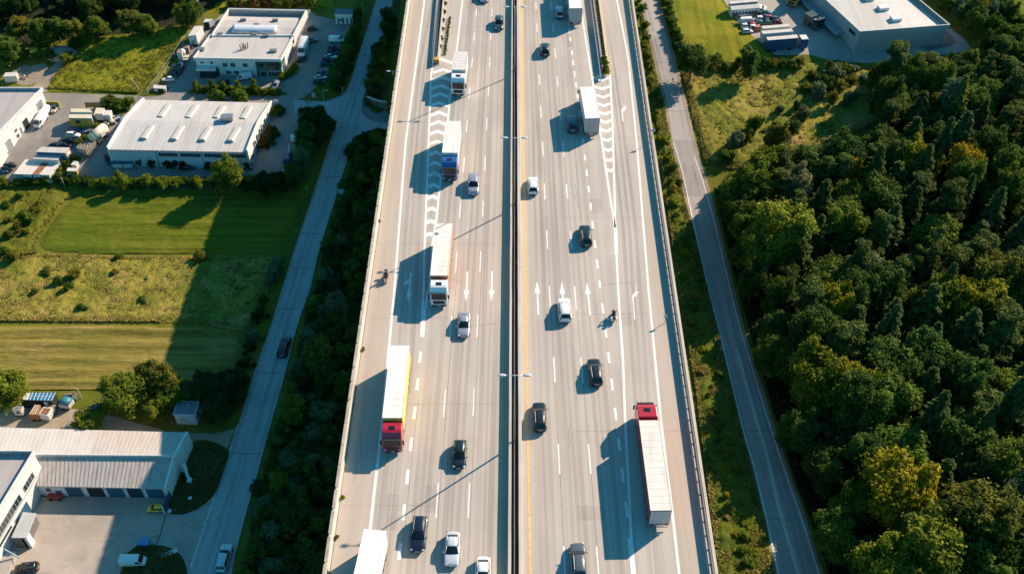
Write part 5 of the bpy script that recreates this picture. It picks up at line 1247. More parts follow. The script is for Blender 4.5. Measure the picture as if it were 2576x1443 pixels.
def crown_broad(seed, H=12.0, Rr=4.6, base=.16, lobes=34, n=8000, size=.27, squash=1.15):
    rng = np.random.default_rng(seed); C = []; N = []; S = []
    lc = []
    mains = [(rng.uniform(0, 2 * np.pi), rng.uniform(.2, .62) * Rr, rng.uniform(.72, 1.0) * H) for _ in range(rng.integers(3, 6))]   # leading stems
    for k in range(lobes):
        a = rng.uniform(0, 2 * np.pi); zt = rng.uniform(0, 1) ** .75; z = H * (base + .10 + (1 - base - .22) * zt)
        prof = math.sqrt(max(0.04, 1 - ((zt - .32) / .80) ** 2)); rad = Rr * .84 * prof * rng.uniform(.35, 1.0)
        lc.append((rad * math.cos(a), rad * math.sin(a), z, Rr * rng.uniform(.15, .30) * (.7 + .4 * prof)))
    for a, r, z in mains:
        for f, q in ((1.0, .17), (.86, .24), (.7, .28)):
            lc.append((r * f * math.cos(a), r * f * math.sin(a), z * f - .3, Rr * q))
    lc.append((0, 0, H * .55, Rr * .42))
    w = np.array([l[3] ** 2 for l in lc]); w /= w.sum()
    for l, ww in zip(lc, w):
        m = int(n * ww); d = unit(rng.normal(size=(m, 3))); d[:, 2] = np.abs(d[:, 2]) * np.where(rng.random(m) < .82, 1, -.7)
        wob = 1 + .30 * np.sin(d[:, 0] * 7 + l[0] * 3) * np.sin(d[:, 1] * 6 + l[1] * 3) + .2 * np.sin(d[:, 2] * 9 + l[2])
        r = l[3] * (.45 + .65 * rng.random(m) ** .6) * wob
        p = d * r[:, None] * [1, 1, 1.15 * squash] + l[:3] + rng.normal(size=(m, 3)) * .16 * l[3]
        C.append(p); N.append(unit(d * .8 + rng.normal(size=(m, 3)) * .6 + [0, 0, .3]))
        S.append(np.full(m, rng.uniform(.08, .78)) + rng.normal(size=m) * .2)
    C = np.concatenate(C); N = np.concatenate(N); S = np.concatenate(S)
    U, V = frames(N, rng); s = size * rng.uniform(.5, 1.45, len(C))[:, None]
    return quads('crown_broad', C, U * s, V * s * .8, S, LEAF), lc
def trunk_mesh(H, r, lc=None, lean=0):
    b = MB(); b.cyl((0, 0, -.6), (lean * .4, 0, H * .55), r, r * .55, 8); b.cyl((lean * .4, 0, H * .55), (lean, 0, H * .95), r * .55, r * .12, 6)
    for l in (lc or [])[:9]:
        z = max(H * .2, l[2] * .62); f = z / H; b.cyl((lean * f, 0, z), (l[0] * .85, l[1] * .85, l[2]), r * .32, r * .08, 5)
    return b.mesh('trunk', [BARK])
def crown_conifer(seed, H=18.0, Rr=3.0, n=7000, size=.30, base=.10):
    rng = np.random.default_rng(seed); C = []; N = []; S = []; D = []
    lev = int(H / .62)
    for k in range(lev):
        z = H * (base + (1 - base) * k / lev); f = 1 - (z / H - base) / (1 - base); rad = Rr * (f ** .8) * rng.uniform(.75, 1.12) + .15
        nb = max(4, int(5 + 4 * f)); a0 = rng.uniform(0, 6.28)
        for j in range(nb):
            a = a0 + 2 * np.pi * j / nb + rng.normal() * .2; L = rad * rng.uniform(.65, 1.1)
            m = max(4, int(n / lev / nb * (.4 + 1.2 * f)))
            t = rng.random(m) ** .7; w = .34 * L * (1 - t * .75) * rng.normal(size=m) * .6
            dr_ = np.array([math.cos(a), math.sin(a), 0]); sd = np.array([-math.sin(a), math.cos(a), 0])
            p = dr_ * (t * L)[:, None] + sd * w[:, None]; p[:, 2] += z - .32 * t * L - .12 * L * t * t + rng.normal(size=m) * .08
            C.append(p); D.append(np.tile(dr_ * .9 + [0, 0, -.35], (m, 1)) + rng.normal(size=(m, 3)) * .35)
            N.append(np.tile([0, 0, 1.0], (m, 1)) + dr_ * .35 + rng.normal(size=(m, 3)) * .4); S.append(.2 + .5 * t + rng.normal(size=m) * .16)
    C = np.concatenate(C); N = unit(np.concatenate(N)); D = np.concatenate(D); S = np.concatenate(S)
    U = unit(D - N * np.sum(D * N, 1, keepdims=True)); V = np.cross(N, U); s = size * rng.uniform(.7, 1.3, len(C))[:, None]
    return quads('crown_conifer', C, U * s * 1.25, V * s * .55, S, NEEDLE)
def crown_pine(seed, H=16.0, Rr=3.8, n=14000, size=.17):
    rng = np.random.default_rng(seed); C = []; N = []; S = []
    for k in range(46):
        zt = rng.random(); z = H * (.25 + .71 * zt); rad = Rr * (1 - .72 * zt) * rng.uniform(.3, 1.0); a = rng.uniform(0, 6.28); r = rng.uniform(.55, 1.05)
        m = int(n / 46); d = unit(rng.normal(size=(m, 3))); p = d * (r * (.55 + .5 * rng.random(m)))[:, None] * [1.15, 1.15, .6] + [rad * math.cos(a), rad * math.sin(a), z - .18 * rad]
        C.append(p); N.append(unit(d * .5 + rng.normal(size=(m, 3)) * .6 + [0, 0, .5])); S.append(rng.uniform(.2, .6) + rng.normal(size=m) * .2)
    C = np.concatenate(C); N = np.concatenate(N); S = np.concatenate(S); U, V = frames(N, rng); s = size * rng.uniform(.6, 1.3, len(C))[:, None]
    return quads('crown_pine', C, U * s * 1.2, V * s * .55, S, NEEDLE)
def crown_bush(seed, H=2.4, Rr=1.7, n=3200, size=.10):
    me, lc = crown_broad(seed, H, Rr, -.10, 12, n, size); me.name = 'foliage_bush'; return me
TP = {}
for i in range(5):
    me, lc = crown_broad(10 + i, lobes=34 + 3 * i, n=19000, size=.165); TP['broad', i] = (me, trunk_mesh(12, .24, lc), 12.0, 4.6)
for i in range(3):
    me, lc = crown_broad(30 + i, 13, 3.0, .08, 34, 14000, .15, 1.5); TP['poplar', i] = (me, trunk_mesh(13, .2, lc), 13.0, 2.9)
for i in range(5): TP['spruce', i] = (crown_conifer(40 + i, 16.0, 3.9, 17000, .19), trunk_mesh(16, .24), 16.0, 3.5)
for i in range(4): TP['pine', i] = (crown_pine(50 + i), trunk_mesh(16, .22), 16.0, 3.6)
BP = [crown_bush(60 + i) for i in range(6)]
vr = random.Random(11)
COLT = {'dark': (.036, .074, .024), 'deep': (.074, .128, .026), 'mid': (.118, .180, .028), 'fresh': (.185, .235, .028), 'yellow': (.28, .265, .020), 'gold': (.36, .26, .016), 'olive': (.165, .170, .028), 'pale': (.24, .27, .14), 'spruce': (.070, .118, .036), 'pinec': (.100, .138, .034), 'silver': (.14, .20, .11), 'rust': (.20, .105, .035), 'straw': (.30, .23, .07)}
def tint(c, v=.16):
    k = vr.uniform(1 - v, 1 + v); h = vr.uniform(-.10, .10)
    return (c[0] * k * (1 + h), c[1] * k, c[2] * k * (1 - h), 1)
def tree(kind, p, h, r, col, label, name='tree', group=None, cat='tree'):
    v = vr.randrange(sum(1 for k in TP if k[0] == kind)); cm, tm, H0, R0 = TP[kind, v]
    t = thing(name, label, cat, p, vr.uniform(0, 6.28), group)
    o = bpy.data.objects.new('crown', cm); COL.objects.link(o); o.parent = t; o.scale = (r / R0, r / R0, h / H0); o.color = tint(COLT[col])
    o = bpy.data.objects.new('trunk', tm); COL.objects.link(o); o.parent = t; o.scale = (r / R0, r / R0, h / H0)
    return t
def bush(p, r, h, col, label, group=None, name='bush', cat='bush'):
    o = bpy.data.objects.new(name, vr.choice(BP)); COL.objects.link(o); o.location = p; o.rotation_euler = (0, 0, vr.uniform(0, 6.28)); o.scale = (r / 1.6, r / 1.6, h / 2.3); o.color = tint(COLT[col])
    return tag(o, label, cat, group)
def tpx(x, y, h, f=.62):
    """base of a tree of height h whose crown centre shows at pixel (x, y)"""
    p = gr(x, y, h * f); return Vector((p.x, p.y, gz(p.y)))
TAKEN = []
def special(kind, x, y, h, r, col, label, name='tree', group=None):
    p = tpx(x, y, h); TAKEN.append((p.x, p.y, r)); return tree(kind, p, h, r, col, label, name, group)
# -- right forest: trees one can single out
for a in (
    ('broad', 1965, 585, 15, 6.6, 'fresh', 'big bright green tree at the forest edge beside the country road, largest crown there'),
    ('broad', 1915, 640, 11, 4.2, 'fresh', 'smaller bright green tree just left below the biggest roadside crown'),
    ('broad', 2103, 772, 13, 4.2, 'yellow', 'yellowish larch like tree with a tall rounded crown near the forest edge'),
    ('broad', 2055, 940, 14, 5.2, 'fresh', 'bright yellow green twin crowned tree beside the country road, left crown'),
    ('broad', 2135, 985, 13, 4.8, 'yellow', 'yellow tree pressed against the bright twin crowned roadside tree'),
    ('broad', 2268, 1232, 15, 6.2, 'yellow', 'large bright yellow green tree in the lower right forest'),
    ('broad', 2460, 1310, 16, 6.8, 'olive', 'large olive brown crowned tree low at the right'),
    ('broad', 2335, 1385, 15, 6.0, 'fresh', 'light green tree at the bottom edge between the yellow and the olive crowns'),
    ('broad', 2205, 1178, 11, 3.4, 'pale', 'pale silvery crowned tree just above the large yellow tree'),
    ('broad', 2222, 1437, 13, 5.0, 'fresh', 'green tree cut by the bottom edge nearest the country road'),
    ('broad', 2425, 425, 13, 4.6, 'gold', 'bright golden yellow crown among dark conifers, upper right forest'),
    ('broad', 2280, 400, 12, 4.4, 'yellow', 'yellow green broad crown among dark trees, left of the golden crown'),
    ('poplar', 2140, 432, 12, 2.8, 'gold', 'narrow golden olive tree rising from dark conifers'),
    ('broad', 2335, 430, 10, 3.0, 'olive', 'small olive crown below the yellow green broad crown'),
    ('broad', 2490, 705, 14, 5.0, 'olive', 'olive crown at the right edge in the middle of the forest'),
    ('broad', 2455, 755, 14, 5.2, 'yellow', 'yellowish crown near the right edge above the dark hollow'),
    ('broad', 2358, 752, 13, 4.6, 'mid', 'mid green rounded crown left of the yellowish one near the right edge'),
    ('broad', 2370, 930, 13, 4.4, 'mid', 'mid green crown in the middle of the lower forest'),
    ('broad', 2255, 268, 9, 4.0, 'mid', 'round bushy green tree at the near rim of the meadow clearing'),
    ('poplar', 2268, 135, 9, 2.2, 'mid', 'tall pointed tree in front of the grey distribution shed'),
    ('poplar', 2310, 165, 8.5, 2.4, 'olive', 'olive pointed tree beside the tall one in front of the shed wall'),
    ('poplar', 2345, 172, 8, 2.6, 'mid', 'green pointed tree below the right half of the shed wall'),
    ('broad', 2215, 190, 7.5, 3.0, 'deep', 'dark broad tree at the left end of the row before the shed'),
    ('spruce', 2412, 250, 16, 3.0, 'olive', 'leaning olive spruce standing clear in the upper right forest'),
    ('broad', 1888, 470, 12, 4.6, 'mid', 'mid green tree at the forest corner facing the road bend'),
    ('broad', 1932, 425, 12, 4.4, 'fresh', 'light green tree at the meadow corner of the forest'),
    ('broad', 1848, 520, 10, 3.6, 'deep', 'dark tree overhanging the country road at the forest corner'),
    ('broad', 1875, 560, 11, 3.4, 'mid', 'mid green tree between the road and the biggest roadside crown'),
    ('broad', 2005, 470, 12, 3.2, 'pale', 'pale grey green tree behind the forest corner'),
    ('poplar', 1950, 345, 10, 2.6, 'olive', 'olive shrubby tree standing in the meadow before the forest'),
    ('poplar', 2010, 480, 11, 2.2, 'pale', 'bare looking pale birch near the forest corner'),
    ('pine', 2390, 250, 15, 3.2, 'silver', 'blue grey pine with visible trunk near the olive spruce'),
    ('broad', 2180, 690, 12, 3.4, 'pale', 'pale dusty crown in the dark middle of the forest'),
    ('broad', 2540, 1190, 15, 5.0, 'mid', 'green crown at the right edge above the olive tree'),
    ('broad', 2560, 1240, 14, 4.0, 'silver', 'silvery crown cut by the right edge above the olive tree'),
    ('broad', 2540, 35, 8, 2.4, 'deep', 'dark roadside tree standing alone before the bright field, top right'),
    ('broad', 2545, 90, 9, 3.4, 'mid', 'green tree before the bright field in the top right corner'),
    ('broad', 2462, 48, 7, 2.8, 'mid', 'bushy tree on the bank right of the big grey shed'),
    ('broad', 2400, 165, 7, 2.8, 'deep', 'dark green tree between the gravel drive and the forest'),
    ('poplar', 2440, 150, 7.5, 2.2, 'mid', 'slim green tree at the bend of the gravel drive'),
    ('poplar', 2375, 178, 8, 2.2, 'olive', 'slim olive tree right of the green pointed ones before the shed'),
    ('broad', 2250, 205, 7.5, 3.0, 'mid', 'mid green tree in the row before the shed, behind the meadow'),
    ('broad', 2495, 110, 7, 2.8, 'deep', 'dark tree beside the gravel drive bend at the right'),
    ('poplar', 2290, 200, 8, 2.4, 'deep', 'dark narrow tree between the round bush and the shed'),
): special(*a)
FOREST = [(1822, 490), (1905, 475), (1990, 490), (2060, 475), (2115, 445), (2200, 420), (2215, 350), (2195, 285), (2215, 225), (2300, 232), (2420, 250), (2470, 215), (2540, 160), (2700, 120), (2800, 120), (2800, 1900), (2200, 1900), (2098, 1443), (2054, 1312), (2014, 1206), (1974, 1082), (1926, 920), (1900, 830), (1872, 724), (1840, 580), (1822, 525)]
FW = [gr(*q) for q in FOREST]
fx0, fx1 = min(p.x for p in FW), max(p.x for p in FW); fy0, fy1 = min(p.y for p in FW), max(p.y for p in FW)
poly = [(p.x, p.y) for p in FW]
pts_ = []
tries = 0
while tries < 9000 and len(pts_) < 205:
    tries += 1
    x, y = vr.uniform(fx0, fx1), vr.uniform(fy0, fy1)
    if not inpoly(np.array([x]), np.array([y]), poly)[0]: continue
    sp = 5.0 if y < 150 else 4.7
    if any((x - a) ** 2 + (y - c) ** 2 < sp * sp for a, c in pts_): continue
    if any((x - a) ** 2 + (y - c) ** 2 < (r * .62) ** 2 for a, c, r in TAKEN): continue
    pts_.append((x, y))
roadx = lambda y: float(np.interp(y, sorted([gr(*q).y for q in dl[3:-1]]), [q[1] for q in sorted([(gr(*q).y, gr(*q).x) for q in dl[3:-1]])]))
for x, y in pts_:
    e = x - roadx(y)
    zone = 'at the roadside rim of the forest' if e < 9 else 'in the far part of the forest' if y > 150 else 'in the middle of the forest' if y > 105 else 'in the near lower part of the forest'
    q = vr.random()
    if y > 172: q = .45 + q * .5
    if e < 9:
        k = ('broad', vr.uniform(7, 11), vr.uniform(2.6, 4.0), vr.choice(['deep', 'dark', 'deep', 'mid'])) if q < .8 else ('pine', vr.uniform(9, 12), 2.8, 'pinec')
    elif q < .38: k = ('spruce', vr.uniform(11, 17.5), vr.uniform(2.9, 4.8), 'spruce')
    elif q < .64: k = ('pine', vr.uniform(12, 17), vr.uniform(3.2, 4.8), 'pinec')
    elif q < .82: k = ('broad', vr.uniform(10, 15.5), vr.uniform(3.6, 6.0), 'deep')
    elif q < .92: k = ('broad', vr.uniform(10, 15), vr.uniform(3.6, 5.8), 'mid')
    elif q < .96: k = ('broad', vr.uniform(9, 12), vr.uniform(2.6, 3.6), 'olive')
    else: k = ('broad', vr.uniform(9, 13), vr.uniform(2.8, 4), 'fresh')
    if y > 165: k = (k[0], k[1] * .78, k[2] * .9, k[3])
    nm = {'spruce': 'spruce_tree', 'pine': 'pine_tree'}.get(k[0], 'tree')
    word = {'spruce': 'dark slender spruce', 'pinec': 'dark pine with loose tufted crown', 'deep': 'dark green broadleaf tree', 'dark': 'nearly black green broadleaf tree', 'mid': 'mid green broadleaf tree', 'olive': 'dull olive broadleaf tree', 'fresh': 'light green broadleaf tree'}[k[3]]
    tree(k[0], gxy(x, y), k[1], k[2], k[3], word + ' ' + zone, nm, word + 's ' + zone)
BANK = [(2330, -30), (2362, 22), (2410, 62), (2462, 100), (2490, 128), (2560, 165), (2640, 180), (2640, 140), (2560, 96), (2490, 48), (2450, -30)]
BW = [(p.x, p.y) for p in (gr(*q) for q in BANK)]; got = []
for _ in range(4000):
    if len(got) >= 34: break
    x, y = vr.uniform(min(p[0] for p in BW), max(p[0] for p in BW)), vr.uniform(min(p[1] for p in BW), max(p[1] for p in BW))
    if not inpoly(np.array([x]), np.array([y]), BW)[0] or any((x - a) ** 2 + (y - c) ** 2 < 3.0 ** 2 for a, c in got): continue
    got.append((x, y)); c = vr.choice(['deep', 'mid', 'deep', 'silver', 'olive'])
    tree(vr.choice(['broad', 'broad', 'poplar']), gxy(x, y), vr.uniform(4.5, 7.5), vr.uniform(2.0, 3.2), c, {'deep': 'dark green', 'mid': 'green', 'silver': 'grey green', 'olive': 'olive'}[c] + ' tree on the bank between the grey shed and the bright field', 'tree', 'trees on the bank beyond the shed')
# -- right verge and hedge
def along(pts, n, jx, fn):
    s = smooth(pts, 8); L = len(s) - 1
    for k in range(n):
        t = (k + vr.uniform(.2, .8)) / n * L; i = int(t); f = t - i
        x = s[i][0] + (s[min(i + 1, L)][0] - s[i][0]) * f + vr.uniform(-jx, jx); y = s[i][1] + (s[min(i + 1, L)][1] - s[i][1]) * f
        fn(x, y, k)
along([(1672, -10), (1684, 45), (1698, 90), (1711, 130), (1722, 165)], 22, 3, lambda x, y, k: bush(gr(x, y), vr.uniform(1.0, 1.5), vr.uniform(1.3, 2.1), vr.choice(['deep', 'mid', 'deep']), 'dark green hedge bush in the row between the country road and the pasture', 'hedge bushes along the pasture', 'hedge_bush'))
special('broad', 1742, 156, 9, 4.0, 'deep', 'dark round tree at the pasture corner casting its shadow on the country road')
special('poplar', 1884, 152, 8, 2.7, 'deep', 'dark egg shaped tree alone between pasture and meadow')
for x, y in ((1785, 172), (1800, 176), (1820, 172), (1838, 178), (1856, 175), (1910, 172), (1926, 170), (1945, 168), (1965, 170), (1990, 172), (2010, 168), (1800, 165)): bush(gr(x, y), vr.uniform(1.2, 2.0), vr.uniform(1.4, 2.6), vr.choice(['deep', 'mid', 'olive']), 'low shrub in the strip between pasture and rough meadow', 'shrubs between pasture and meadow')
for x, y in ((2040, 200), (2060, 215), (2075, 228), (2095, 210), (2108, 235), (2080, 190), (2120, 190), (2140, 210), (2030, 230), (2055, 250), (2000, 280), (2020, 300), (1960, 290), (2090, 270), (2125, 265), (2150, 250), (1900, 330), (1880, 350), (1850, 370), (1990, 340), (1830, 400), (2110, 175), (2140, 180), (2175, 205)): bush(gr(x, y), vr.uniform(1.0, 2.4), vr.uniform(1.5, 4.0), vr.choice(['mid', 'olive', 'deep', 'silver']), 'scrubby bush growing in the rough meadow by the forest', 'bushes in the rough meadow')
def vergebush(x, y, k):
    c = vr.choice(['fresh', 'olive', 'mid', 'yellow', 'straw', 'mid', 'fresh']); bush(gr(x, y), vr.uniform(.5, 1.4), vr.uniform(.6, 1.5), c, {'fresh': 'bright green', 'olive': 'dull olive', 'mid': 'green', 'yellow': 'yellow green', 'straw': 'dry straw coloured'}[c] + ' shrub on the bank between viaduct and country road', 'shrubs on the right bank')
along([(1606, 0), (1620, 100), (1640, 210), (1665, 350), (1690, 470), (1712, 600), (1735, 740), (1765, 900), (1790, 1040), (1818, 1180), (1850, 1340), (1880, 1500)], 52, 14, vergebush)
along([(1615, 60), (1650, 260), (1688, 440), (1715, 560), (1745, 700), (1775, 850), (1810, 1000), (1840, 1150), (1880, 1340), (1905, 1480)], 34, 16, vergebush)
# -- left embankment: dark shrubs between the side road and the viaduct
EMB = [(610, 1500), (650, 1300), (680, 1180), (706, 1080), (742, 960), (780, 820), (812, 715), (832, 630), (870, 505), (895, 420), (920, 372), (958, 350), (965, 420), (945, 640), (915, 880), (885, 1090), (858, 1270), (825, 1500)]
EW = [(p.x, p.y) for p in (gr(*q) for q in EMB)]
ex = [p[0] for p in EW]; ey = [p[1] for p in EW]; got = []
for _ in range(6000):
    if len(got) >= 150: break
    x, y = vr.uniform(min(ex), max(ex)), vr.uniform(min(ey), max(ey))
    if not inpoly(np.array([x]), np.array([y]), EW)[0] or any((x - a) ** 2 + (y - c) ** 2 < 2.1 ** 2 for a, c in got): continue
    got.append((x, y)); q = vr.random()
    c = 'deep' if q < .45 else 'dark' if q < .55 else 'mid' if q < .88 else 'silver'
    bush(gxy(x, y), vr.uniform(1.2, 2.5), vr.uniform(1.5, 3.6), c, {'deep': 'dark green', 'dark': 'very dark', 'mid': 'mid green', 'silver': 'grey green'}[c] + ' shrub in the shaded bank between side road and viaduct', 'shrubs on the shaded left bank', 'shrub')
for x, y, r, h, c, lb in ((800, 890, 3.0, 6, 'mid', 'round green tree standing on the shaded bank, middle of the left bank'), (735, 1030, 2.8, 5.5, 'mid', 'round tree low on the shaded bank beside the side road'), (812, 1035, 2.4, 5, 'silver', 'grey green small tree on the shaded bank near the parapet'),
                          (700, 1210, 1.8, 4, 'fresh', 'bright green sapling on the shaded bank, low left'), (820, 930, 2.6, 5.5, 'deep', 'dark tree under the left parapet'), (740, 1290, 2.8, 5.5, 'deep', 'dark tree near the bottom of the shaded bank'), (845, 760, 2.4, 5, 'silver', 'grey green tree on the upper shaded bank')):
    special('broad', x, y, h, r, c, lb)
for x, y in ((893, 380), (902, 372), (912, 366), (922, 360), (934, 354), (946, 349), (957, 346), (885, 392), (905, 392), (925, 380), (945, 368)): bush(gr(x, y), vr.uniform(1.3, 2.0), vr.uniform(1.4, 2.4), vr.choice(['deep', 'dark']), 'dark shrub at the corner below the underpass road', 'shrubs below the underpass road', 'shrub')
along([(985, 40), (970, 110), (955, 170), (945, 225), (940, 262)], 26, 12, lambda x, y, k: bush(gr(x, y), vr.uniform(1.2, 2.2), vr.uniform(1.4, 2.8), vr.choice(['deep', 'olive', 'dark', 'rust']), 'brownish shrub on the bank above the underpass beside the left parapet', 'shrubs above the underpass', 'shrub'))
# -- hedges and trees of the industrial estate
along([(903, 40), (898, 75), (889, 108), (876, 145), (862, 180), (845, 225)], 15, 2, lambda x, y, k: tree('broad', gr(x, y), vr.uniform(2.4, 3.0), vr.uniform(1.2, 1.5), vr.choice(['deep', 'deep', 'mid']), 'small round dark tree in the row beside the car park', 'hedge_tree', 'row of small trees beside the car park'))
along([(895, 110), (882, 150), (868, 190), (850, 232)], 7, 6, lambda x, y, k: bush(gr(x, y), 1.2, 1.6, 'deep', 'shrub on the grass verge between car park trees and side road', 'shrubs on the car park verge'))
for x, y, r, h, c, lb in ((785, 292, 3.4, 6, 'dark', 'dense dark tree at the road junction corner, topmost of the roadside clump'), (812, 310, 2.6, 5, 'dark', 'dark bushy tree at the junction kerb'), (775, 335, 2.8, 5.5, 'deep', 'dark tree overhanging the parking strip beside the warehouse'), (800, 345, 2.4, 4.6, 'dark', 'dark bush tree near the curved kerb'), (768, 375, 2.6, 5, 'deep', 'round dark tree beside the parked blue car'), (757, 395, 2.0, 6, 'silver', 'blue grey conical tree beside the parking strip'), (740, 435, 2.6, 5, 'deep', 'dark tree at the lower end of the parking strip'), (700, 455, 2.6, 4.5, 'dark', 'dark tree in the hedge by the right end'), (665, 460, 2.6, 4.5, 'dark', 'dark round tree in the field hedge'),
                          (572, 432, 3.4, 8.5, 'fresh', 'tall light green tree in the field hedge before the long warehouse'), (302, 452, 1.7, 4.2, 'fresh', 'yellow green pointed tree in the field hedge'), (366, 454, 1.5, 3.5, 'fresh', 'light green small tree in the field hedge'), (407, 457, 1.5, 3.2, 'fresh', 'round light green tree in the field hedge'),
                          (305, 985, 4.3, 8, 'fresh', 'big light green tree between straw field and scrap yard'), (376, 945, 2.6, 7.5, 'olive', 'thin olive tree at the lower edge of the straw field'), (412, 958, 3.0, 7.5, 'olive', 'olive tree beside the shadow line of the straw field'), (425, 995, 2.4, 5, 'mid', 'green tree right of the big light green tree'), (388, 1025, 2.4, 4.5, 'fresh', 'small light green tree below the olive ones'), (20, 975, 3.6, 7, 'fresh', 'big light green tree cut by the left edge above the scrap yard'), (220, 1060, 2.7, 5, 'fresh', 'light green tree behind the workshop roof casting shadow on it'),
                          (515, 968, 3.0, 6, 'dark', 'dark tree in the shade above the small hut'), (555, 975, 3.0, 6, 'dark', 'dark tree in the shade right of the small hut'), (545, 1025, 2.6, 5, 'dark', 'dark tree beside the small hut fence'), (465, 985, 2.4, 5, 'deep', 'dark green tree above the hut roof'), (590, 950, 2.2, 4.5, 'dark', 'dark shrub tree at the road edge above the hut'),
                          (484, 25, 2.6, 7, 'mid', 'bushy tree beside the lattice tank tower'), (468, 40, 2.2, 6, 'olive', 'olive tree left of the tank tower'), (455, 35, 2.2, 5, 'fresh', 'light green tree near the tank tower')):
    special('broad', x, y, h, r, c, lb)
for x, y in ((225, 468), (238, 470), (252, 466), (268, 470), (282, 468), (322, 468), (338, 468), (352, 470), (384, 468), (396, 470), (422, 466), (438, 466), (452, 468), (468, 468), (484, 468), (500, 470), (516, 468), (532, 470), (548, 472), (610, 472), (625, 474), (640, 474), (655, 476), (680, 474), (715, 470), (730, 468)): bush(gr(x, y), vr.uniform(1.3, 1.8), vr.uniform(1.4, 2.2), vr.choice(['mid', 'deep', 'fresh', 'deep']) if x < 540 else 'dark', ('green' if x < 540 else 'dark shaded') + ' hedge bush between the warehouse lane and the mown field', 'field hedge bushes', 'hedge_bush')  # within the viaduct's shadow the shade is put into a darker leaf colour
for x, y in ((155, 458), (168, 462), (182, 460), (196, 462), (208, 464), (120, 462), (100, 464), (75, 462), (50, 464), (20, 470), (10, 462)): bush(gr(x, y), vr.uniform(1.0, 1.6), vr.uniform(1.0, 1.8), vr.choice(['mid', 'deep', 'fresh']), 'low bush along the fence below the storage sheds', 'bushes below the storage sheds')
for x, y, r in ((85, 545, 1.5), (80, 560, 1.6), (48, 580, 1.3), (60, 548, 1.1), (30, 600, 1.3), (15, 640, 1.2), (40, 655, 1.5), (25, 560, 1.0), (70, 590, 1.0), (100, 520, 1.0), (20, 520, 1.1), (55, 500, 1.2)): bush(gr(x, y), r, r * 1.4, vr.choice(['fresh', 'mid', 'olive']), 'wild bush in the weedy meadow at the left edge', 'bushes in the weedy meadow')
for x, y, r in ((505, 655, 1.5), (300, 650, .9), (190, 700, 1.5), (150, 715, 1.3), (175, 730, 1.2), (290, 690, .8), (120, 690, 1.1), (90, 740, .9), (360, 760, .9), (210, 780, 1.0)): bush(gr(x, y), r, r * 1.3, vr.choice(['fresh', 'mid', 'olive']), 'bush standing in the rough meadow between the two mown fields', 'bushes between the mown fields')
for x, y in ((640, 850), (630, 880), (655, 800), (665, 770), (610, 960), (600, 1000), (585, 1020), (560, 1045), (690, 700), (700, 670), (620, 920)): bush(gr(x, y), vr.uniform(1.2, 2.0), vr.uniform(1.2, 2.4), vr.choice(['dark', 'deep', 'silver']), 'shaded shrub along the left edge of the side road', 'shrubs left of the side road', 'shrub')
# front garden of the office
for x, y in ((492, 222), (533, 219), (598, 221), (638, 218), (560, 224)): special('poplar', x, y - 6, 3.6, .8, 'mid', 'slim young tree in the planted strip before the office building', group='slim trees before the office')
for k in range(22): bush(gr(497 + k * 9.6, 231 + .3 * k + vr.uniform(-1.5, 1.5)), vr.uniform(.9, 1.3), vr.uniform(1.0, 1.7), vr.choice(['mid', 'fresh', 'deep']), 'clipped shrub in the planted strip before the office building', 'shrubs before the office')
for x, y in ((738, 180), (735, 188), (726, 190), (716, 195), (708, 200), (742, 172)): bush(gr(x, y), 1.0, 1.2, 'fresh', 'bright green shrub at the sunny corner of the office building', 'shrubs at the office corner')
for x, y in ((545, 248), (558, 250), (600, 248), (615, 249)): bush(gr(x, y + 6), 1.6, 2.6, 'mid', 'rounded bush behind the warehouse roof', 'bushes behind the warehouse')
for x, y in ((270, 268), (283, 265), (296, 272), (310, 274), (320, 270)): bush(gr(x, y), 1.7, 2.2, 'mid', 'bush in the planted corner beside the yellow cabin yard', 'bushes at the yard corner')
for x, y in ((354, 415), (385, 420), (427, 422), (445, 420), (460, 424), (525, 424), (545, 422), (625, 425)): bush(gr(x, y), 1.1, 1.7, 'dark', 'dark shrub against the front wall of the long warehouse', 'shrubs against the warehouse wall')
for x, y, c in ((680, 338, 'rust'), (672, 355, 'rust'), (690, 340, 'deep'), (698, 290, 'mid'), (703, 285, 'deep'), (664, 372, 'rust'), (676, 366, 'deep')): bush(gr(x, y), 1.5, 1.8, c, ('reddish brown' if c == 'rust' else 'green') + ' shrub in the bed along the warehouse gable', 'shrubs along the gable')
for x, y in ((230, 340), (215, 352), (205, 362), (245, 320), (265, 300), (280, 285), (200, 365), (152, 432), (170, 415), (148, 445), (185, 400)): bush(gr(x, y), vr.uniform(.7, 1.2), vr.uniform(.8, 1.3), vr.choice(['fresh', 'mid']), 'low weed bush on the strip inside the storage yard', 'weed bushes in the storage yard')
# -- top left forest
for x, y, r, h, c in ((20, 120, 3.4, 6.5, 'mid'), (45, 70, 2.8, 6.5, 'olive'), (92, 74, 2.8, 6.5, 'mid'), (128, 90, 1.9, 4.5, 'olive'), (140, 68, 2.6, 6.2, 'deep'), (188, 72, 2.7, 6.4, 'olive'), (240, 66, 2.7, 6, 'mid'), (325, 52, 2.8, 6.4, 'olive'), (360, 58, 2.7, 5.6, 'mid'), (378, 66, 1.9, 4.6, 'fresh')):
    special('poplar' if r < 3.5 else 'broad', x, y, h, r, c, {'mid': 'green', 'olive': 'sunlit olive', 'deep': 'dark green', 'fresh': 'light green'}[c] + ' tree edging the top left wood, ' + ('leftmost bushy one' if x < 30 else 'first tall crown from the left' if x < 60 else 'second tall crown' if x < 100 else 'small crown standing forward' if x == 128 else 'third tall crown' if x < 160 else 'middle crown' if x < 200 else 'crown before the gap' if x < 260 else 'tall left half of the big pair' if x < 340 else 'right half of the big pair' if x < 370 else 'low crown ending the big pair'))
got = []
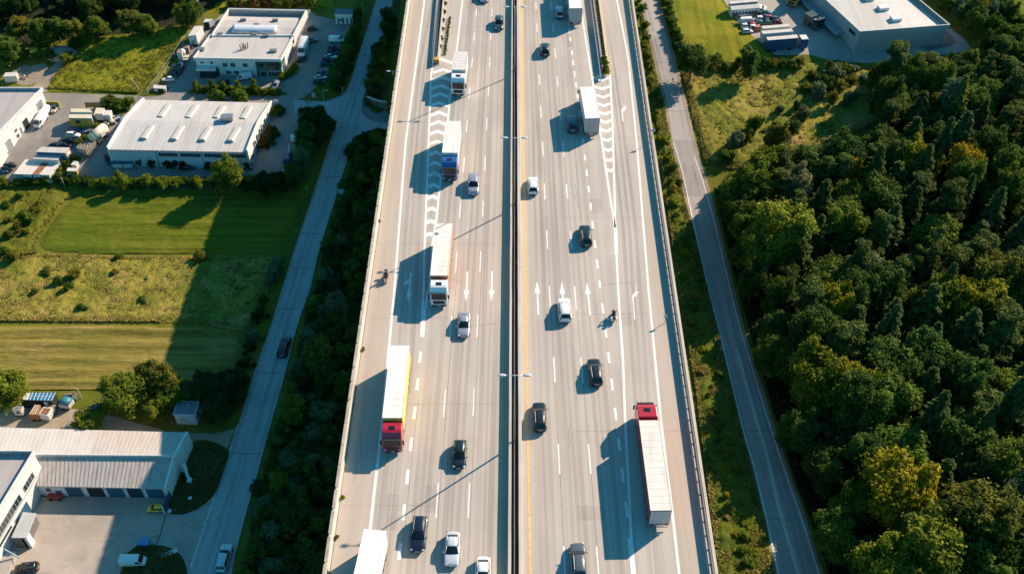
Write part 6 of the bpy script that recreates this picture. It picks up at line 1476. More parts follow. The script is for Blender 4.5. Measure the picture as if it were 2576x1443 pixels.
for _ in range(3000):
    if len(got) >= 92: break
    x, y = vr.uniform(-60, 640), vr.uniform(-150, 74)
    if y > 56 - max(0, x - 330) * .24 and x > 330: continue
    if y > 62: continue
    if x < 60 and y < 105: pass
    p = gr(x, y)
    if any((p.x - a) ** 2 + (p.y - c) ** 2 < 3.1 ** 2 for a, c in got) or any((p.x - a) ** 2 + (p.y - c) ** 2 < (r * .7) ** 2 for a, c, r in TAKEN): continue
    if x > 520 and y > -20: continue
    got.append((p.x, p.y)); c = vr.choice(['dark', 'deep', 'deep', 'dark', 'mid'])
    tree(vr.choice(['broad', 'broad', 'poplar', 'pine']), p, vr.uniform(6, 8.2), vr.uniform(2.3, 3.2), c, {'dark': 'very dark', 'deep': 'dark green', 'mid': 'green'}[c] + ' tree in the shady depth of the top left wood', 'tree', 'trees in the top left wood')
for x, y in ((10, 135), (30, 150), (95, 130), (105, 135), (115, 140), (125, 145), (100, 142), (130, 150), (5, 160), (20, 165), (40, 142), (185, 120), (200, 112), (210, 108), (175, 150), (168, 160)): bush(gr(x, y), vr.uniform(1.0, 2.0), vr.uniform(1.2, 2.2), vr.choice(['mid', 'fresh', 'deep']), 'bush on the waste ground below the top left wood', 'bushes on the waste ground')
for k in range(22): bush(gr(585 + k * 9.5 + vr.uniform(-3, 3), 17 + vr.uniform(-5, 3)), vr.uniform(.9, 1.6), vr.uniform(1.2, 2.2), vr.choice(['olive', 'straw', 'mid', 'rust']), 'dry bush in the strip behind the works hall', 'bushes behind the works hall')
# divider planting
for k in range(16): p = at(1107 + k * .92 * 1.0, 138 - k * 6, 0); bush((p.x + .9, p.y, .01), .32, .45, vr.choice(['olive', 'fresh']), 'weed tuft at the foot of the left ramp divider wall', 'weeds along the left ramp divider', 'weed', 'weed')
for x, y, r, c in ((1528, 182, .7, 'yellow'), (1525, 172, .7, 'mid'), (1522, 160, .8, 'fresh'), (1520, 150, .7, 'mid')): p = at(x, y, .5); bush((p.x, p.y, .1), r, 1.1, c, 'small plant at the tip of the right ramp divider', 'plants at the right divider tip', 'plant', 'plant')
for k in range(30): p = at(1117 + (140 - 0) * 0 + k * .0, 0); y = 169 + k * 3.2; q = [at(1110.5, 100), at(1121, 0)]; f = (y - q[0].y) / (q[1].y - q[0].y); bush((q[0].x + (q[1].x - q[0].x) * f, y, .02), .45, .8, vr.choice(['deep', 'dark', 'mid']), 'low dark plant inside the left ramp divider', 'plants inside the left ramp divider', 'plant', 'plant')
for x, y in ((954, 557), (914, 878), (862, 1251), (847, 1350), (1297, 170), (1297, 668), (1300, 590)): p = at(x, y, .1); bush((p.x, p.y, .005 if x < 1000 else .25), .3, .5, 'yellow', 'small yellow green weed growing at the foot of the concrete ' + ('parapet' if x < 1000 else 'median wall'), 'weeds by the concrete walls', 'weed', 'weed')
# -- tall grass, one mass per area
def grass(name, pts, n, size, ca, cb, clump=.5):
    w = [(p.x, p.y) for p in (gr(*q) for q in pts)]; xs = [p[0] for p in w]; ys_ = [p[1] for p in w]; rng = np.random.default_rng(len(pts) + n)
    X = rng.uniform(min(xs), max(xs), n * 4); Y = rng.uniform(min(ys_), max(ys_), n * 4); m = inpoly(X, Y, w) & (vnoise(X * .22, Y * .22, 21) + .5 * vnoise(X * .9, Y * .9, 22) > clump + .6 * (rng.random(len(X)) - .25))
    X, Y = X[m][:n], Y[m][:n]; k = len(X); a = rng.uniform(0, 6.28, k); s = size * rng.uniform(.5, 1.5, k)
    C = np.stack([X, Y, np.interp(Y, KY, KZ) + .25 + s * .55], 1); U = np.stack([np.cos(a), np.sin(a), rng.normal(size=k) * .2], 1) * (s * .5)[:, None]; V = np.stack([rng.normal(size=k) * .8 - .5, rng.normal(size=k) * .8 - .4, np.full(k, .75)], 1) * (s * .5)[:, None]
    me = quads(name, C, U, V, vnoise(X * .5, Y * .5, 23) * .7 + rng.random(k) * .5 - .1, leafmat(name + '_blades', .3, False, ca, cb))
    o = bpy.data.objects.new(name, me); COL.objects.link(o); o['kind'] = 'stuff'
grass('tall_grass', [(-60, 700), (0, 655), (110, 640), (300, 648), (480, 648), (690, 644), (700, 660), (665, 760), (630, 830), (500, 812), (-60, 808)], 52000, .17, (.15, .165, .025), (.46, .34, .11), .5)
grass('tall_grass', [(-80, 470), (140, 470), (200, 488), (165, 508), (125, 560), (92, 610), (98, 636), (0, 652), (-80, 690)], 34000, .18, (.15, .18, .02), (.38, .31, .06), .5)
grass('tall_grass', [(1716, 185), (1760, 170), (1950, 162), (2075, 164), (2180, 174), (2240, 200), (2225, 300), (2150, 340), (2080, 400), (1960, 430), (1830, 425), (1775, 412), (1752, 330)], 60000, .19, (.13, .16, .025), (.44, .33, .10), .5)
grass('tall_grass', [(120, 224), (140, 190), (176, 153), (224, 102), (330, 90), (470, 66), (440, 150), (372, 216), (350, 236)], 36000, .17, (.17, .20, .018), (.36, .32, .05), .6)
grass('tall_grass', [(1606, 0), (1690, 359), (1750, 601), (1803, 820), (1866, 1083), (1930, 1335), (1950, 1443), (1960, 1520), (1812, 1520), (1806, 1443), (1750, 980), (1655, 330)], 60000, .20, (.12, .16, .018), (.40, .32, .09), .35)
grass('island_grass', [(432, 1290), (424, 1262), (440, 1225), (468, 1150), (500, 1108), (572, 1132), (575, 1150), (548, 1232), (500, 1280), (464, 1292)], 5000, .16, (.075, .095, .022), (.20, .17, .06), .3)
grass('island_grass', [(312, 1420), (345, 1374), (395, 1371), (460, 1402), (472, 1443), (472, 1490), (305, 1490)], 4000, .16, (.075, .095, .022), (.20, .17, .06), .3)
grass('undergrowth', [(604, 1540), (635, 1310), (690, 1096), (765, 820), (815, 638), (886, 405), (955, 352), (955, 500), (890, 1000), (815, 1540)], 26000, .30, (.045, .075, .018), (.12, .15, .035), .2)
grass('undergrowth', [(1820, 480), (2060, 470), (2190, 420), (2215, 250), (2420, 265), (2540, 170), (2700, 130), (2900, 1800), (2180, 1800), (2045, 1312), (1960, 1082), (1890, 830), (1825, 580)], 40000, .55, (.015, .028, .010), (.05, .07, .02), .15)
# ------------------------------------------------------------------ parked vehicles and things in the yards
def park(kind, col, front, rear, label, cat='car', h=.4):
    """a vehicle whose front and rear ends show at these pixels on the ground"""
    f, r = gr(front[0], front[1], h), gr(rear[0], rear[1], h); d = f - r; d.z = 0; L = d.length
    L0 = SPEC[kind][0] if kind in SPEC else 5.2
    s = min(1.12, max(.66, L / L0)); m = (f + r) / 2
    o = place(kind, col, (m.x, m.y, gz(m.y) + .035 + .04), math.degrees(math.atan2(-d.x, d.y)), label, cat, 'vehicles parked in the yards', s=s)
    o.rotation_euler = (math.atan2(gz(m.y + 1) - gz(m.y - 1), 2) * math.cos(o.rotation_euler.z), -math.atan2(gz(m.y + 1) - gz(m.y - 1), 2) * math.sin(-o.rotation_euler.z), o.rotation_euler.z)
    return o
for a in (
    ('sedan', 'white', (406.5, 201), (440, 200), 'white car nearest the gate in the row left of the office building'),
    ('sedan', 'black', (417, 187), (450, 191), 'black car second from the gate in the row left of the office building'),
    ('hatch', 'navy', (425, 178), (458, 183), 'dark blue car in the middle of the row left of the office building'),
    ('hatch', 'black', (432, 171), (462, 174), 'black car fourth from the gate left of the office building'),
    ('sedan', 'blue', (436, 164.5), (465, 166), 'bright blue car farthest from the gate left of the office building'),
    ('van', 'white', (606, 198), (624, 195), 'white van parked against the office building front', 'van'),
    ('hatch', 'black', (551, 209), (573, 208), 'dark car parked behind the slim trees before the office'),
    ('hatch', 'silver', (692, 220), (697, 209), 'silver car at the sunny exit right of the office front'),
    ('van', 'white', (861, 102), (833, 103), 'white van at the top of the row beside the small trees', 'van'),
    ('hatch', 'black', (851, 122), (827.5, 123), 'black car just below the white van in the tree row'),
    ('sedan', 'navy', (848, 132), (823, 132), 'dark navy car third from the top in the tree row'),
    ('sedan', 'white', (847, 143.6), (818.7, 143), 'white car in the middle of the tree row'),
    ('hatch', 'navy', (838, 151), (812.4, 151), 'dark blue car below the middle white car of the tree row'),
    ('sedan', 'black', (835.6, 161), (804.9, 163), 'black car with bright windscreen in the middle of the tree row'),
    ('hatch', 'slate', (825, 186.3), (797.3, 187), 'slate coloured car in the lower group of the tree row'),
    ('sedan', 'white', (821.8, 195), (791, 196), 'white car in the lower group of the tree row'),
    ('hatch', 'black', (819, 206), (787.3, 207), 'black car nearest the road in the tree row'),
    ('hatch', 'maroon', (795, 72), (777, 74), 'dark red car by the loading doors of the works hall'),
    ('sedan', 'grey', (795, 101), (772, 104), 'grey car behind the big white van beside the works hall'),
    ('van', 'white', (758, 144), (770, 104), 'long white van parked along the works hall wall', 'van'),
    ('hatch', 'black', (748, 152), (765, 150), 'black car in front of the long white van'),
    ('van', 'white', (92, 322), (115, 290), 'white van with blue windscreen beside the left hall', 'van'),
    ('van', 'white', (106, 292), (119, 279), 'white van half hidden behind another at the left hall', 'van'),
    ('hatch', 'cream', (135, 279), (141, 266), 'cream white small car by the yellow frame fence'),
    ('sedan', 'blue', (218, 330), (182, 329), 'dark blue car in the shade of the yellow cabin'),
    ('suv', 'white', (199, 341), (169, 341), 'white hatchback below the dark blue car in the storage yard'),
    ('wagon', 'black', (194, 353), (158, 355), 'black car below the white hatchback in the storage yard'),
    ('sedan', 'navy', (152, 366), (128, 366), 'navy car above the blue container'),
    ('sedan', 'black', (176, 366), (150, 366), 'black car right of the navy one above the blue container'),
    ('sedan', 'blue', (16, 431), (-8, 433), 'dark blue car at the left edge, lowest of three'),
    ('sedan', 'black', (27, 424), (5, 426), 'black car at the left edge, middle of three'),
    ('hatch', 'black', (37, 415), (15, 418), 'black car at the left edge, topmost of three'),
    ('hatch', 'silver', (2, 396), (14, 386), 'silver car against the left hall wall'),
    ('hatch', 'black', (274, 408), (268, 394), 'dark car in the shade at the warehouse corner'),
    ('sedan', 'black', (491, 421), (458, 422), 'black car parked against the long warehouse front'),
    ('hatch', 'teal', (775, 319), (758, 321), 'dark teal car at the top of the strip beside the warehouse'),
    ('hatch', 'maroon', (772, 331), (754, 332), 'dark red car in the strip beside the warehouse'),
    ('van', 'white', (764, 351), (742, 353), 'white van in the strip beside the warehouse', 'van'),
    ('hatch', 'slate', (752, 386), (734, 388), 'grey blue car above the blue one beside the warehouse'),
    ('hatch', 'blue', (738, 405), (718, 407), 'blue car at the yellow line beside the warehouse'),
    ('hatch', 'black', (746, 421), (730, 422), 'black car at the lower end of the strip beside the warehouse'),
    ('hatch', 'yellow', (375, 1279), (410, 1278), 'bright yellow car in front of the garage doors'),
    ('suv', 'black', (36, 1434), (99, 1425), 'black car in the sunny yard at the bottom left'),
    ('van', 'white', (368, 1411), (304, 1413), 'white and green van parked beside the round grass island', 'van'),
    ('sedan', 'black', (235, 1024), (262, 1024), 'black car in the shade of the big tree in the scrap yard'),
    ('sedan', 'teal', (1938, 32), (1913, 33), 'dark green pickup like car beside the white cabin block'),
    ('hatch', 'white', (1920, 20), (1909, 20.5), 'small white car at the corner of the cabin block, upper one'),
    ('hatch', 'white', (1921, 25.5), (1907, 26), 'small white car at the corner of the cabin block, lower one'),
    ('hatch', 'blue', (1861, 37.5), (1849, 38), 'blue car before the cabin block, leftmost in the row'),
    ('hatch', 'white', (1873, 37), (1861, 37.5), 'white car before the cabin block, second in the row'),
    ('hatch', 'silver', (1887, 36), (1874, 36.5), 'silver car before the cabin block, third in the row'),
    ('hatch', 'slate', (1900, 35), (1888, 35.5), 'grey car before the cabin block, fourth in the row'),
    ('hatch', 'black', (1912, 34), (1900, 34.5), 'black car before the cabin block, last in the row'),
    ('hatch', 'white', (1922, 47), (1908, 48), 'white car right of the boat trailer'),
    ('hatch', 'black', (1933, 43), (1920, 44), 'black car at the back of the scrapped car cluster'),
    ('hatch', 'red', (1942, 45), (1930, 46), 'red car at the back of the scrapped car cluster'),
    ('sedan', 'black', (1940, 51), (1922, 52), 'black car in the middle of the scrapped car cluster'),
    ('hatch', 'slate', (1958, 48), (1944, 49), 'dark car at the right end of the scrapped car cluster'),
    ('hatch', 'maroon', (1963, 56), (1948, 57), 'dark red car at the front right of the scrapped car cluster'),
    ('sedan', 'teal', (1942, 57), (1922, 58), 'teal car at the front of the scrapped car cluster'),
    ('hatch', 'teal', (1922, 58), (1908, 59), 'teal car at the left of the scrapped car cluster'),
    ('hatch', 'white', (1884, 66), (1870, 67), 'white car at the pasture edge beside the red car'),
    ('hatch', 'red', (1903, 63), (1890, 64), 'faded red car left of the white trailers'),
    ('hatch', 'white', (1905, 69), (1891, 70), 'white car beside the upper white trailer'),
    ('hatch', 'orange', (1913, 72), (1900, 73), 'orange car beside the upper white trailer'),
    ('hatch', 'white', (1886, 79), (1873, 80), 'white car standing alone at the pasture edge'),
): park(*a)
for kd, col, near, far, lab in (('wagon', 'maroon', (708, 899), (721, 853), 'very dark red car driving away on the shaded side road'), ('wagon', 'pearl', (555, 1440), (570, 1381), 'white car driving away on the side road at the bottom')):
    n_, f_ = gr(*near, .3), gr(*far, .5); d = f_ - n_; m = n_ + d.normalized() * SPEC[kd][0] / 2
    place(kd, col, (m.x, m.y, gz(m.y) + .055), math.degrees(math.atan2(-d.x, d.y)), lab, 'car')
def pxbox(name, label, cat, px, h, side, roof, legs=.0, front=None, kids=None, z_in=.0, taper=0.0, noroof=False):
    """a box shaped thing whose roof corners (front left, front right, back right, back left) show at px; h = height"""
    g = gr(px[0][0], px[0][1], h); z0 = gz(g.y); zt = z0 + h
    C = [at(x, y, zt) for x, y in px]; cen = sum(C, Vector((0, 0, 0))) / 4
    t = thing(name, label, cat, (cen.x, cen.y, z0)); L = [Vector((c.x - cen.x, c.y - cen.y, 0)) for c in C]
    b = MB(); b.hexa([(p.x, p.y, legs - (.6 if legs == 0 else 0)) for p in L], [(p.x * (1 - taper), p.y * (1 - taper), h - .06) for p in L]); b.build('body', side, t, bevel=.03)
    if not noroof:
        b = MB(); b.hexa([(p.x * 1.02, p.y * 1.02, h - .07) for p in L], [(p.x * 1.02, p.y * 1.02, h + .03) for p in L]); b.build('roof', roof, t, bevel=.02)
    if legs:
        dx = (L[1] - L[0]).normalized()
        for f in (.15, .3, .8):
            for k in (0, 1):
                p = (L[0] if k == 0 else L[3]).lerp(L[1] if k == 0 else L[2], f); q = (L[3] if k == 0 else L[0]).lerp(L[2] if k == 0 else L[1], f); q = p.lerp(q, .12)
                b = MB(); b.cyl((p.x, p.y, legs * .5), (q.x, q.y, legs * .5), legs * .5, legs * .5, 12); b.build('wheel', TYRE, t)
    return t, L
def face(t, L, i, name, u0, u1, v0, v1, mat, proud=.04, **k):
    A, B = L[i], L[(i + 1) % 4]; return panel(t, name, Vector((A.x, A.y, 0)), Vector((B.x, B.y, 0)), 0, u0, u1, v0, v1, mat, proud, **k)
YEL = pm('cabin_yellow', (.62, .36, .02), .55, var=.2); BLU = pm('container_blue', (.035, .13, .24), .55, var=.25); ORA = pm('fascia_orange', (.50, .13, .05), .55, var=.2)
CREAM = pm('sheet_cream', (.66, .58, .42), .6, var=.2); OFFW = pm('off_white', (.62, .60, .55), .6, var=.25); TIMB = pm('grey_timber', (.24, .20, .16), .85, var=.35, scale=2); BROWN = pm('brown_sheet', (.34, .24, .18), .8, var=.3)
t, L = pxbox('site_cabin', 'bright yellow site cabin with cream roof and white end wall standing on a timber deck', 'cabin', [(173, 297), (230, 298), (226, 277), (178, 276)], 2.6, YEL, CREAM)
face(t, L, 0, 'window', .24, .46, 1.3, 2.0, GLASSB, frame=DOORG); face(t, L, 0, 'door', .66, .72, .5, 2.2, DOORG); face(t, L, 0, 'eaves_stripe', 0, 1, 2.3, 2.5, BLU); face(t, L, 1, 'end_wall', 0, 1, .2, 2.5, OFFW)
b = MB(); b.hexa([(L[0].x - .8, L[0].y - 1.4, -.3), (L[1].x + .6, L[1].y - 1.4, -.3), (L[1].x + .6, L[1].y, -.3), (L[0].x - .8, L[0].y, -.3)], [(L[0].x - .8, L[0].y - 1.4, .35), (L[1].x + .6, L[1].y - 1.4, .35), (L[1].x + .6, L[1].y, .35), (L[0].x - .8, L[0].y, .35)]); b.build('deck', TIMB, t)
b = MB(); L2_ = [p * .9 for p in L]; b.hexa([(p.x * 1.1, p.y * .5 + .8, 2.6) for p in L2_], [(p.x * 1.08, p.y * .46 + .8, 2.95) for p in L2_]); b.build('roof_step', CREAM, t)
t, L = pxbox('container', 'blue container with grey roof and orange framed sign on its end', 'container', [(91, 382), (163, 385), (174.5, 371.6), (104, 369.8)], 2.7, BLU, rust_roof('roof_pale_sheet', (.50, .49, .45), (.42, .38, .33)))
face(t, L, 1, 'fascia', 0, 1, 1.7, 2.66, ORA); face(t, L, 1, 'sign_panel', .15, .85, 1.2, 2.4, FRAMEW, .08); face(t, L, 1, 'door', .55, .8, .1, 1.0, OFFW, .06)
t, L = pxbox('container', 'low pale container with an orange edged roof between the blue container and the white shed', 'container', [(82, 399.5), (145, 402.8), (153, 390.5), (91.6, 387.5)], 2.2, OFFW, MATS['roof_pale_sheet']); face(t, L, 1, 'fascia', 0, 1, 1.75, 2.15, ORA)
t, L = pxbox('storage_shed', 'large white shed with a rusty brown stripe across its sheet roof', 'shed', [(34, 437.5), (123, 440), (154.5, 404), (64, 401.5)], 2.1, OFFW, rust_roof('roof_shed_sheet', (.60, .56, .51), (.48, .42, .36)))
b = MB(); f = lambda u, v: (L[0].lerp(L[1], u)).lerp(L[3].lerp(L[2], u), v); q = [f(.53, -.01), f(.72, -.01), f(.72, 1.01), f(.53, 1.01)]; b.hexa([(p.x, p.y, 2.135) for p in q], [(p.x, p.y, 2.16) for p in q]); b.build('rusty_sheet', RUST, t)
for u0, u1, m in ((.02, .26, DOORG), (.28, .49, FRAMEW), (.54, .74, FRAMEW), (.78, .97, FRAMEW)): face(t, L, 0, 'door', u0, u1, .05, 1.9, m)
for u in (.5, .75): face(t, L, 0, 'gap', u, u + .028, .0, 1.95, DARKIN, .05)
face(t, L, 1, 'door', .4, .44, .1, 1.9, DOORG)
t, L = pxbox('box_truck', 'white box truck parked at the corner of the storage yard beside the billboard', 'truck', [(237, 286), (258, 287), (263, 272.5), (242, 271.5)], 2.2, OFFW, CREAM, legs=.5)
b = MB(); b.box((L[1].x + .7, (L[1].y + L[2].y) / 2, 1.1), (1.3, 1.9, 1.4)); b.build('cab', OFFW, t, bevel=.1)
def board(px0, px1, h, label, mat, frame):
    a, c = gr(*px0), gr(*px1); m = (a + c) / 2; z = gz(m.y); w = (c - a).length / 2; rz = math.atan2(c.y - a.y, c.x - a.x)
    t = thing('billboard', label, 'billboard', (m.x, m.y, z), rz)
    b = MB(); b.bx(-w, w, -.05, .05, h * .35, h); b.build('panel', mat, t)
    b = MB()
    for x in (-w, w): b.bx(x - .08, x + .08, -.1, .1, -.3, h + .05)
    b.bx(-w, w, -.08, .08, h, h + .1); b.bx(-w, w, -.08, .08, h * .35 - .1, h * .35); b.build('frame', frame, t)
board((219, 274), (259, 274), 1.6, 'olive advertising board in a dark frame facing the storage yard', pm('board_olive', (.24, .22, .08), .6, var=.35, scale=1), DSTEEL)
board((122, 272), (153, 273), 1.7, 'yellow framed board behind the small cream car', pm('board_green', (.22, .24, .07), .6, var=.35, scale=1), pm('frame_yellow', (.60, .52, .05), .5))
# tanker and rack lorry
f_, r_ = gr(262, 318, 1.7), gr(232, 349, 1.7); m = (f_ + r_) / 2; d = (f_ - r_); d.z = 0; L_ = d.length; t = thing('tank_trailer', 'cream cylindrical tank trailer parked between the strip and the long warehouse', 'trailer', (m.x, m.y, gz(m.y)), math.atan2(-d.x, d.y))
b = MB(); b.cyl((0, -L_ / 2, 1.55), (0, L_ / 2, 1.55), 1.05, 1.05, 20); b.ball((0, -L_ / 2, 1.55), (1.05, .4, 1.05), 16, 8); b.ball((0, L_ / 2, 1.55), (1.05, .4, 1.05), 16, 8); b.build('tank', CREAM, t, smooth=True)
b = MB(); b.bx(.98, 1.12, -L_ * .1, L_ * .2, .9, 1.9); b.build('locker', OFFW, t); b = MB(); b.bx(-.6, .6, -L_ / 2, L_ / 2, .3, .6); b.build('chassis', TRIM, t)
for y in (-L_ * .35, -L_ * .2, L_ * .3):
    for s in (-1, 1): wheel(t, s * .9, y, .42, .3)
f_, r_ = gr(230, 351, 1.4), gr(208, 385, 1.4); m = (f_ + r_) / 2; d = (f_ - r_); d.z = 0; L_ = d.length; t = thing('rack_lorry', 'lorry loaded with rusty white lattice racks behind the tank trailer', 'lorry', (m.x, m.y, gz(m.y)), math.atan2(-d.x, d.y))
b = MB(); b.bx(-1.1, 1.1, -L_ / 2, L_ / 2, .6, .85); b.build('bed', TIMB, t)
for k in range(3):
    b = MB(); y0 = -L_ / 2 + k * L_ / 3 + .1; y1 = y0 + L_ / 3 - .3
    for x in (-1.05, -.35, .35, 1.05):
        for y in (y0, (y0 + y1) / 2, y1): b.bx(x - .05, x + .05, y - .05, y + .05, .86, 2.3 - .3 * k)
        for z in (1.2, 1.75, 2.28 - .3 * k): b.bx(x - .045, x + .045, y0, y1, z - .04, z + .04)
    for y in (y0, y1):
        for z in (1.2, 1.75, 2.28 - .3 * k): b.bx(-1.05, 1.05, y - .045, y + .045, z - .04, z + .04)
    b.build('rack', pm('rack_rusty_white', (.50, .42, .34), .7, var=.45, scale=2), t)
for y in (-L_ * .35, -L_ * .18, L_ * .32):
    for s in (-1, 1): wheel(t, s * .95, y, .45, .3)
t, L = pxbox('flatbed_trailer', 'flatbed trailer with bare timber deck below the storage sheds', 'trailer', [(163, 449), (211, 450), (213, 438), (170, 437)], .8, TIMB, TIMB, legs=.5)
t, L = pxbox('site_box', 'small yellow sided box with grey roof on the flatbed below the storage sheds', 'container', [(168, 430), (192, 431), (195, 423), (170, 422)], 2.0, pm('ochre', (.46, .27, .05), .6, var=.3), OFFW)
t, L = pxbox('camper_trailer', 'small white camper trailer on the grass beside the white shed', 'trailer', [(178, 414), (191, 416), (197, 407), (186, 404)], 1.5, OFFW, OFFW, legs=.35)
# office side yard
t, L = pxbox('box_trailer', 'white box trailer parked on the lane left of the office building', 'trailer', [(473, 91), (492.7, 88.5), (509, 65.5), (489.6, 66)], 3.0, FRAMEW, OFFW, legs=.6); face(t, L, 0, 'door', .25, .6, .7, 1.7, DOORG)
t, L = pxbox('box_truck', 'white box truck with dark rear at the top of the office lane', 'truck', [(510.6, 56.5), (525, 55), (536, 49), (517, 48)], 2.1, FRAMEW, OFFW, legs=.5); face(t, L, 0, 'rear_door', .05, .95, .5, 1.9, DARKIN)
t, L = pxbox('lean_shed', 'brown roofed storage shed, upper one beside the office lane', 'shed', [(459, 119.8), (473.3, 121), (477, 112), (462, 111.4)], 1.5, TIMB, BROWN)
t, L = pxbox('lean_shed', 'brown roofed storage shed, lower one beside the office lane', 'shed', [(444, 133.5), (457, 134), (460.5, 124), (447.7, 124.4)], 1.8, OFFW, BROWN)
t, L = pxbox('crate', 'pale timber crate beside the white round tank', 'crate', [(463, 144.6), (473, 144.8), (476, 138.8), (465, 138.4)], .9, TIMB, CREAM)
t, L = pxbox('crate', 'pale timber crate nearest the parked blue car', 'crate', [(460, 150.8), (472, 151.2), (474, 146.4), (461, 146.2)], .8, BLU, CREAM)
p = gr(461, 141); t = thing('round_tank', 'white round tank among the storage sheds by the office lane', 'tank', (p.x, p.y, p.z)); b = MB(); b.ball((0, 0, 1.0), (.8, .8, .8), 14, 9); b.build('tank', FRAMEW, t, smooth=True); b = MB(); b.cyl((0, 0, 0), (0, 0, .5), .5, .5, 12); b.build('foot', STEEL, t)
p = gr(503, 54); t = thing('tank_tower', 'steel lattice tower carrying a small tank beside the top left wood', 'tower', (p.x, p.y, p.z)); b = MB(); H = 5.2
for sx in (-1, 1):
    for sy in (-1, 1): b.cyl((sx * .8, sy * .8, -.3), (sx * .6, sy * .6, H), .07, .07, 6)
for z in (1.2, 2.5, 3.8, H):
    w_ = .8 - .2 * z / H
    for s in (-1, 1): b.bx(-w_, w_, s * w_ - .04, s * w_ + .04, z - .04, z + .04); b.bx(s * w_ - .04, s * w_ + .04, -w_, w_, z - .04, z + .04)
    if z > 1.3: b.cyl((-w_, -w_, z - 1.3), (w_, -w_, z), .03, .03, 5); b.cyl((w_, w_, z - 1.3), (-w_, w_, z), .03, .03, 5)
b.build('frame', STEEL, t); b = MB(); b.bx(-.75, .75, -.75, .75, H + .05, H + 1.2); b.build('tank', pm('tank_grey', (.34, .38, .40), .5), t, bevel=.05)
def meshfence(pts, h, label, mat):
    w = world_line(pts, False, 2.2); t = thing('fence', label, 'fence'); b = MB()
    wallrun(b, w, -.03, .03, h - .06, h, zf=gz); wallrun(b, w, -.03, .03, h * .5, h * .5 + .05, zf=gz); wallrun(b, w, -.03, .03, .1, .15, zf=gz)
    for p in w: b.bx(p.x - .05, p.x + .05, p.y - .05, p.y + .05, gz(p.y) - .2, gz(p.y) + h + .05)
    b.build('rails', mat, t)
meshfence([(374, 238), (398, 205), (422, 172), (440, 145), (462, 112), (478, 92)], 1.5, 'thin metal fence between the upper meadow and the office car row', pm('fence_pale', (.40, .38, .32), .6, var=.3))
meshfence([(640, 470), (560, 476), (440, 474), (320, 476), (210, 472)], 1.2, 'wire fence along the hedge above the mown field', DSTEEL)
p0, p1 = gr(416, 1292), gr(433, 1250); t = thing('gate', 'blue grey sheet metal gate at the corner of the workshop yard', 'gate'); b = MB(); wallrun(b, [p0, p1], -.04, .04, .05, 2.0, zf=gz); b.build('leaf', DOORB, t); b = MB(); [b.bx(p.x - .08, p.x + .08, p.y - .08, p.y + .08, gz(p.y), gz(p.y) + 2.2) for p in (p0, p1)]; b.build('gate_posts', FRAMEW, t)
t, L = pxbox('gate_wall', 'low pale gate wall with dark gate at the entrance of the office lane', 'gate', [(385, 222), (417, 224), (418, 216), (388, 214)], .9, OFFW, OFFW); face(t, L, 0, 'gate', .35, .8, .0, .8, DARKIN, .05)
# posts and lamps on the left
WPOST = pm('post_white', (.60, .61, .60), .5)
for i, (x, y, h, lb) in enumerate(((773, 480, 1.0, 'white marker post on the verge beside the mown field'), (817, 624, 1.5, 'white marker post on the right verge of the side road, lower one'), (873, 410, 1.5, 'white marker post on the right verge of the side road near the junction'), (912, 27, 1.8, 'white marker post at the top of the side road'), (863, 238, 1.8, 'white post on the verge corner above the junction'), (754, 290, 1.6, 'white gate post at the entrance of the warehouse parking'), (352, 228, 3.0, 'thin white pole leaning at the corner of the upper meadow'), (163, 470, 2.2, 'thin bare pole in the hedge above the weedy meadow'), (205, 1000, 2.4, 'bare thin pole beside the scrap yard path'))):
    p = gr(x, y); t = thing('marker_post', lb, 'post', (p.x, p.y, p.z)); b = MB(); b.cyl((0, 0, -.3), (.06 if i != 6 else -.9, 0, h), .07, .05, 8); b.build('post', WPOST, t); b = MB(); b.bx(-.13 if i != 6 else -1.02, .13 if i != 6 else -.78, -.05, .05, h - .06, h + .1); b.build('cap', WPOST, t)
for x, y, dx, lb in ((818, 288, 1.1, 'street lamp with an arm reaching over the junction'), (815, 252, .9, 'street lamp on the verge corner of the junction')):
    p = gr(x, y); t = thing('street_lamp', lb, 'street lamp', (p.x, p.y, p.z)); b = MB(); b.cyl((0, 0, -.3), (0, 0, 2.6), .07, .05, 8); b.cyl((0, 0, 2.58), (dx, 0, 2.62), .04, .04, 6); b.build('pole', WPOST, t); b = MB(); b.ball((dx, 0, 2.6), (.3, .12, .07)); b.build('lamp_head', FRAMEW, t)
for k, (x, y) in enumerate(((771, 262), (776, 264), (782, 263))):
    p = gr(x, y); t = thing('utility_pole', 'slim timber pole in the group of three at the car park exit, ' + ('left one', 'middle one', 'right one')[k], 'pole', (p.x, p.y, p.z), 0, 'three poles at the car park exit'); b = MB(); b.cyl((0, 0, -.4), (-.3, .2, 3.0), .08, .06, 8); b.build('pole', TIMB, t); b = MB(); b.bx(-.7, .1, .15, .25, 2.7, 2.8); b.build('crossbar', TIMB, t)
p = gr(790, 250); t = thing('notice_board', 'white notice board on two posts at the junction corner', 'sign', (p.x, p.y, p.z)); b = MB(); b.bx(-.35, .35, -.05, .05, .5, 1.6); b.build('panel', FRAMEW, t); b = MB(); [b.bx(x - .04, x + .04, .06, .12, -.2, 1.5) for x in (-.3, .3)]; b.bx(-.3, .3, .06, .12, 1.0, 1.08); b.build('posts', STEEL, t)
b = MB(); [b.bx(-.25, .25, -.062, -.052, z, z + .07) for z in (.7, .9, 1.1, 1.3)]; b.build('print', DOORG, t)
p = gr(861, 484); t = thing('utility_cabinet', 'pale blue utility cabinet on the shaded bank beside the side road', 'cabinet', (p.x, p.y, p.z)); b = MB(); b.bx(-.7, .7, -.5, .5, -.3, .9); b.build('body', pm('cabinet_blue', (.34, .44, .48), .5), t, bevel=.04); b = MB(); b.bx(-.75, .75, -.55, .55, .9, .97); b.build('lid', FRAMEW, t)
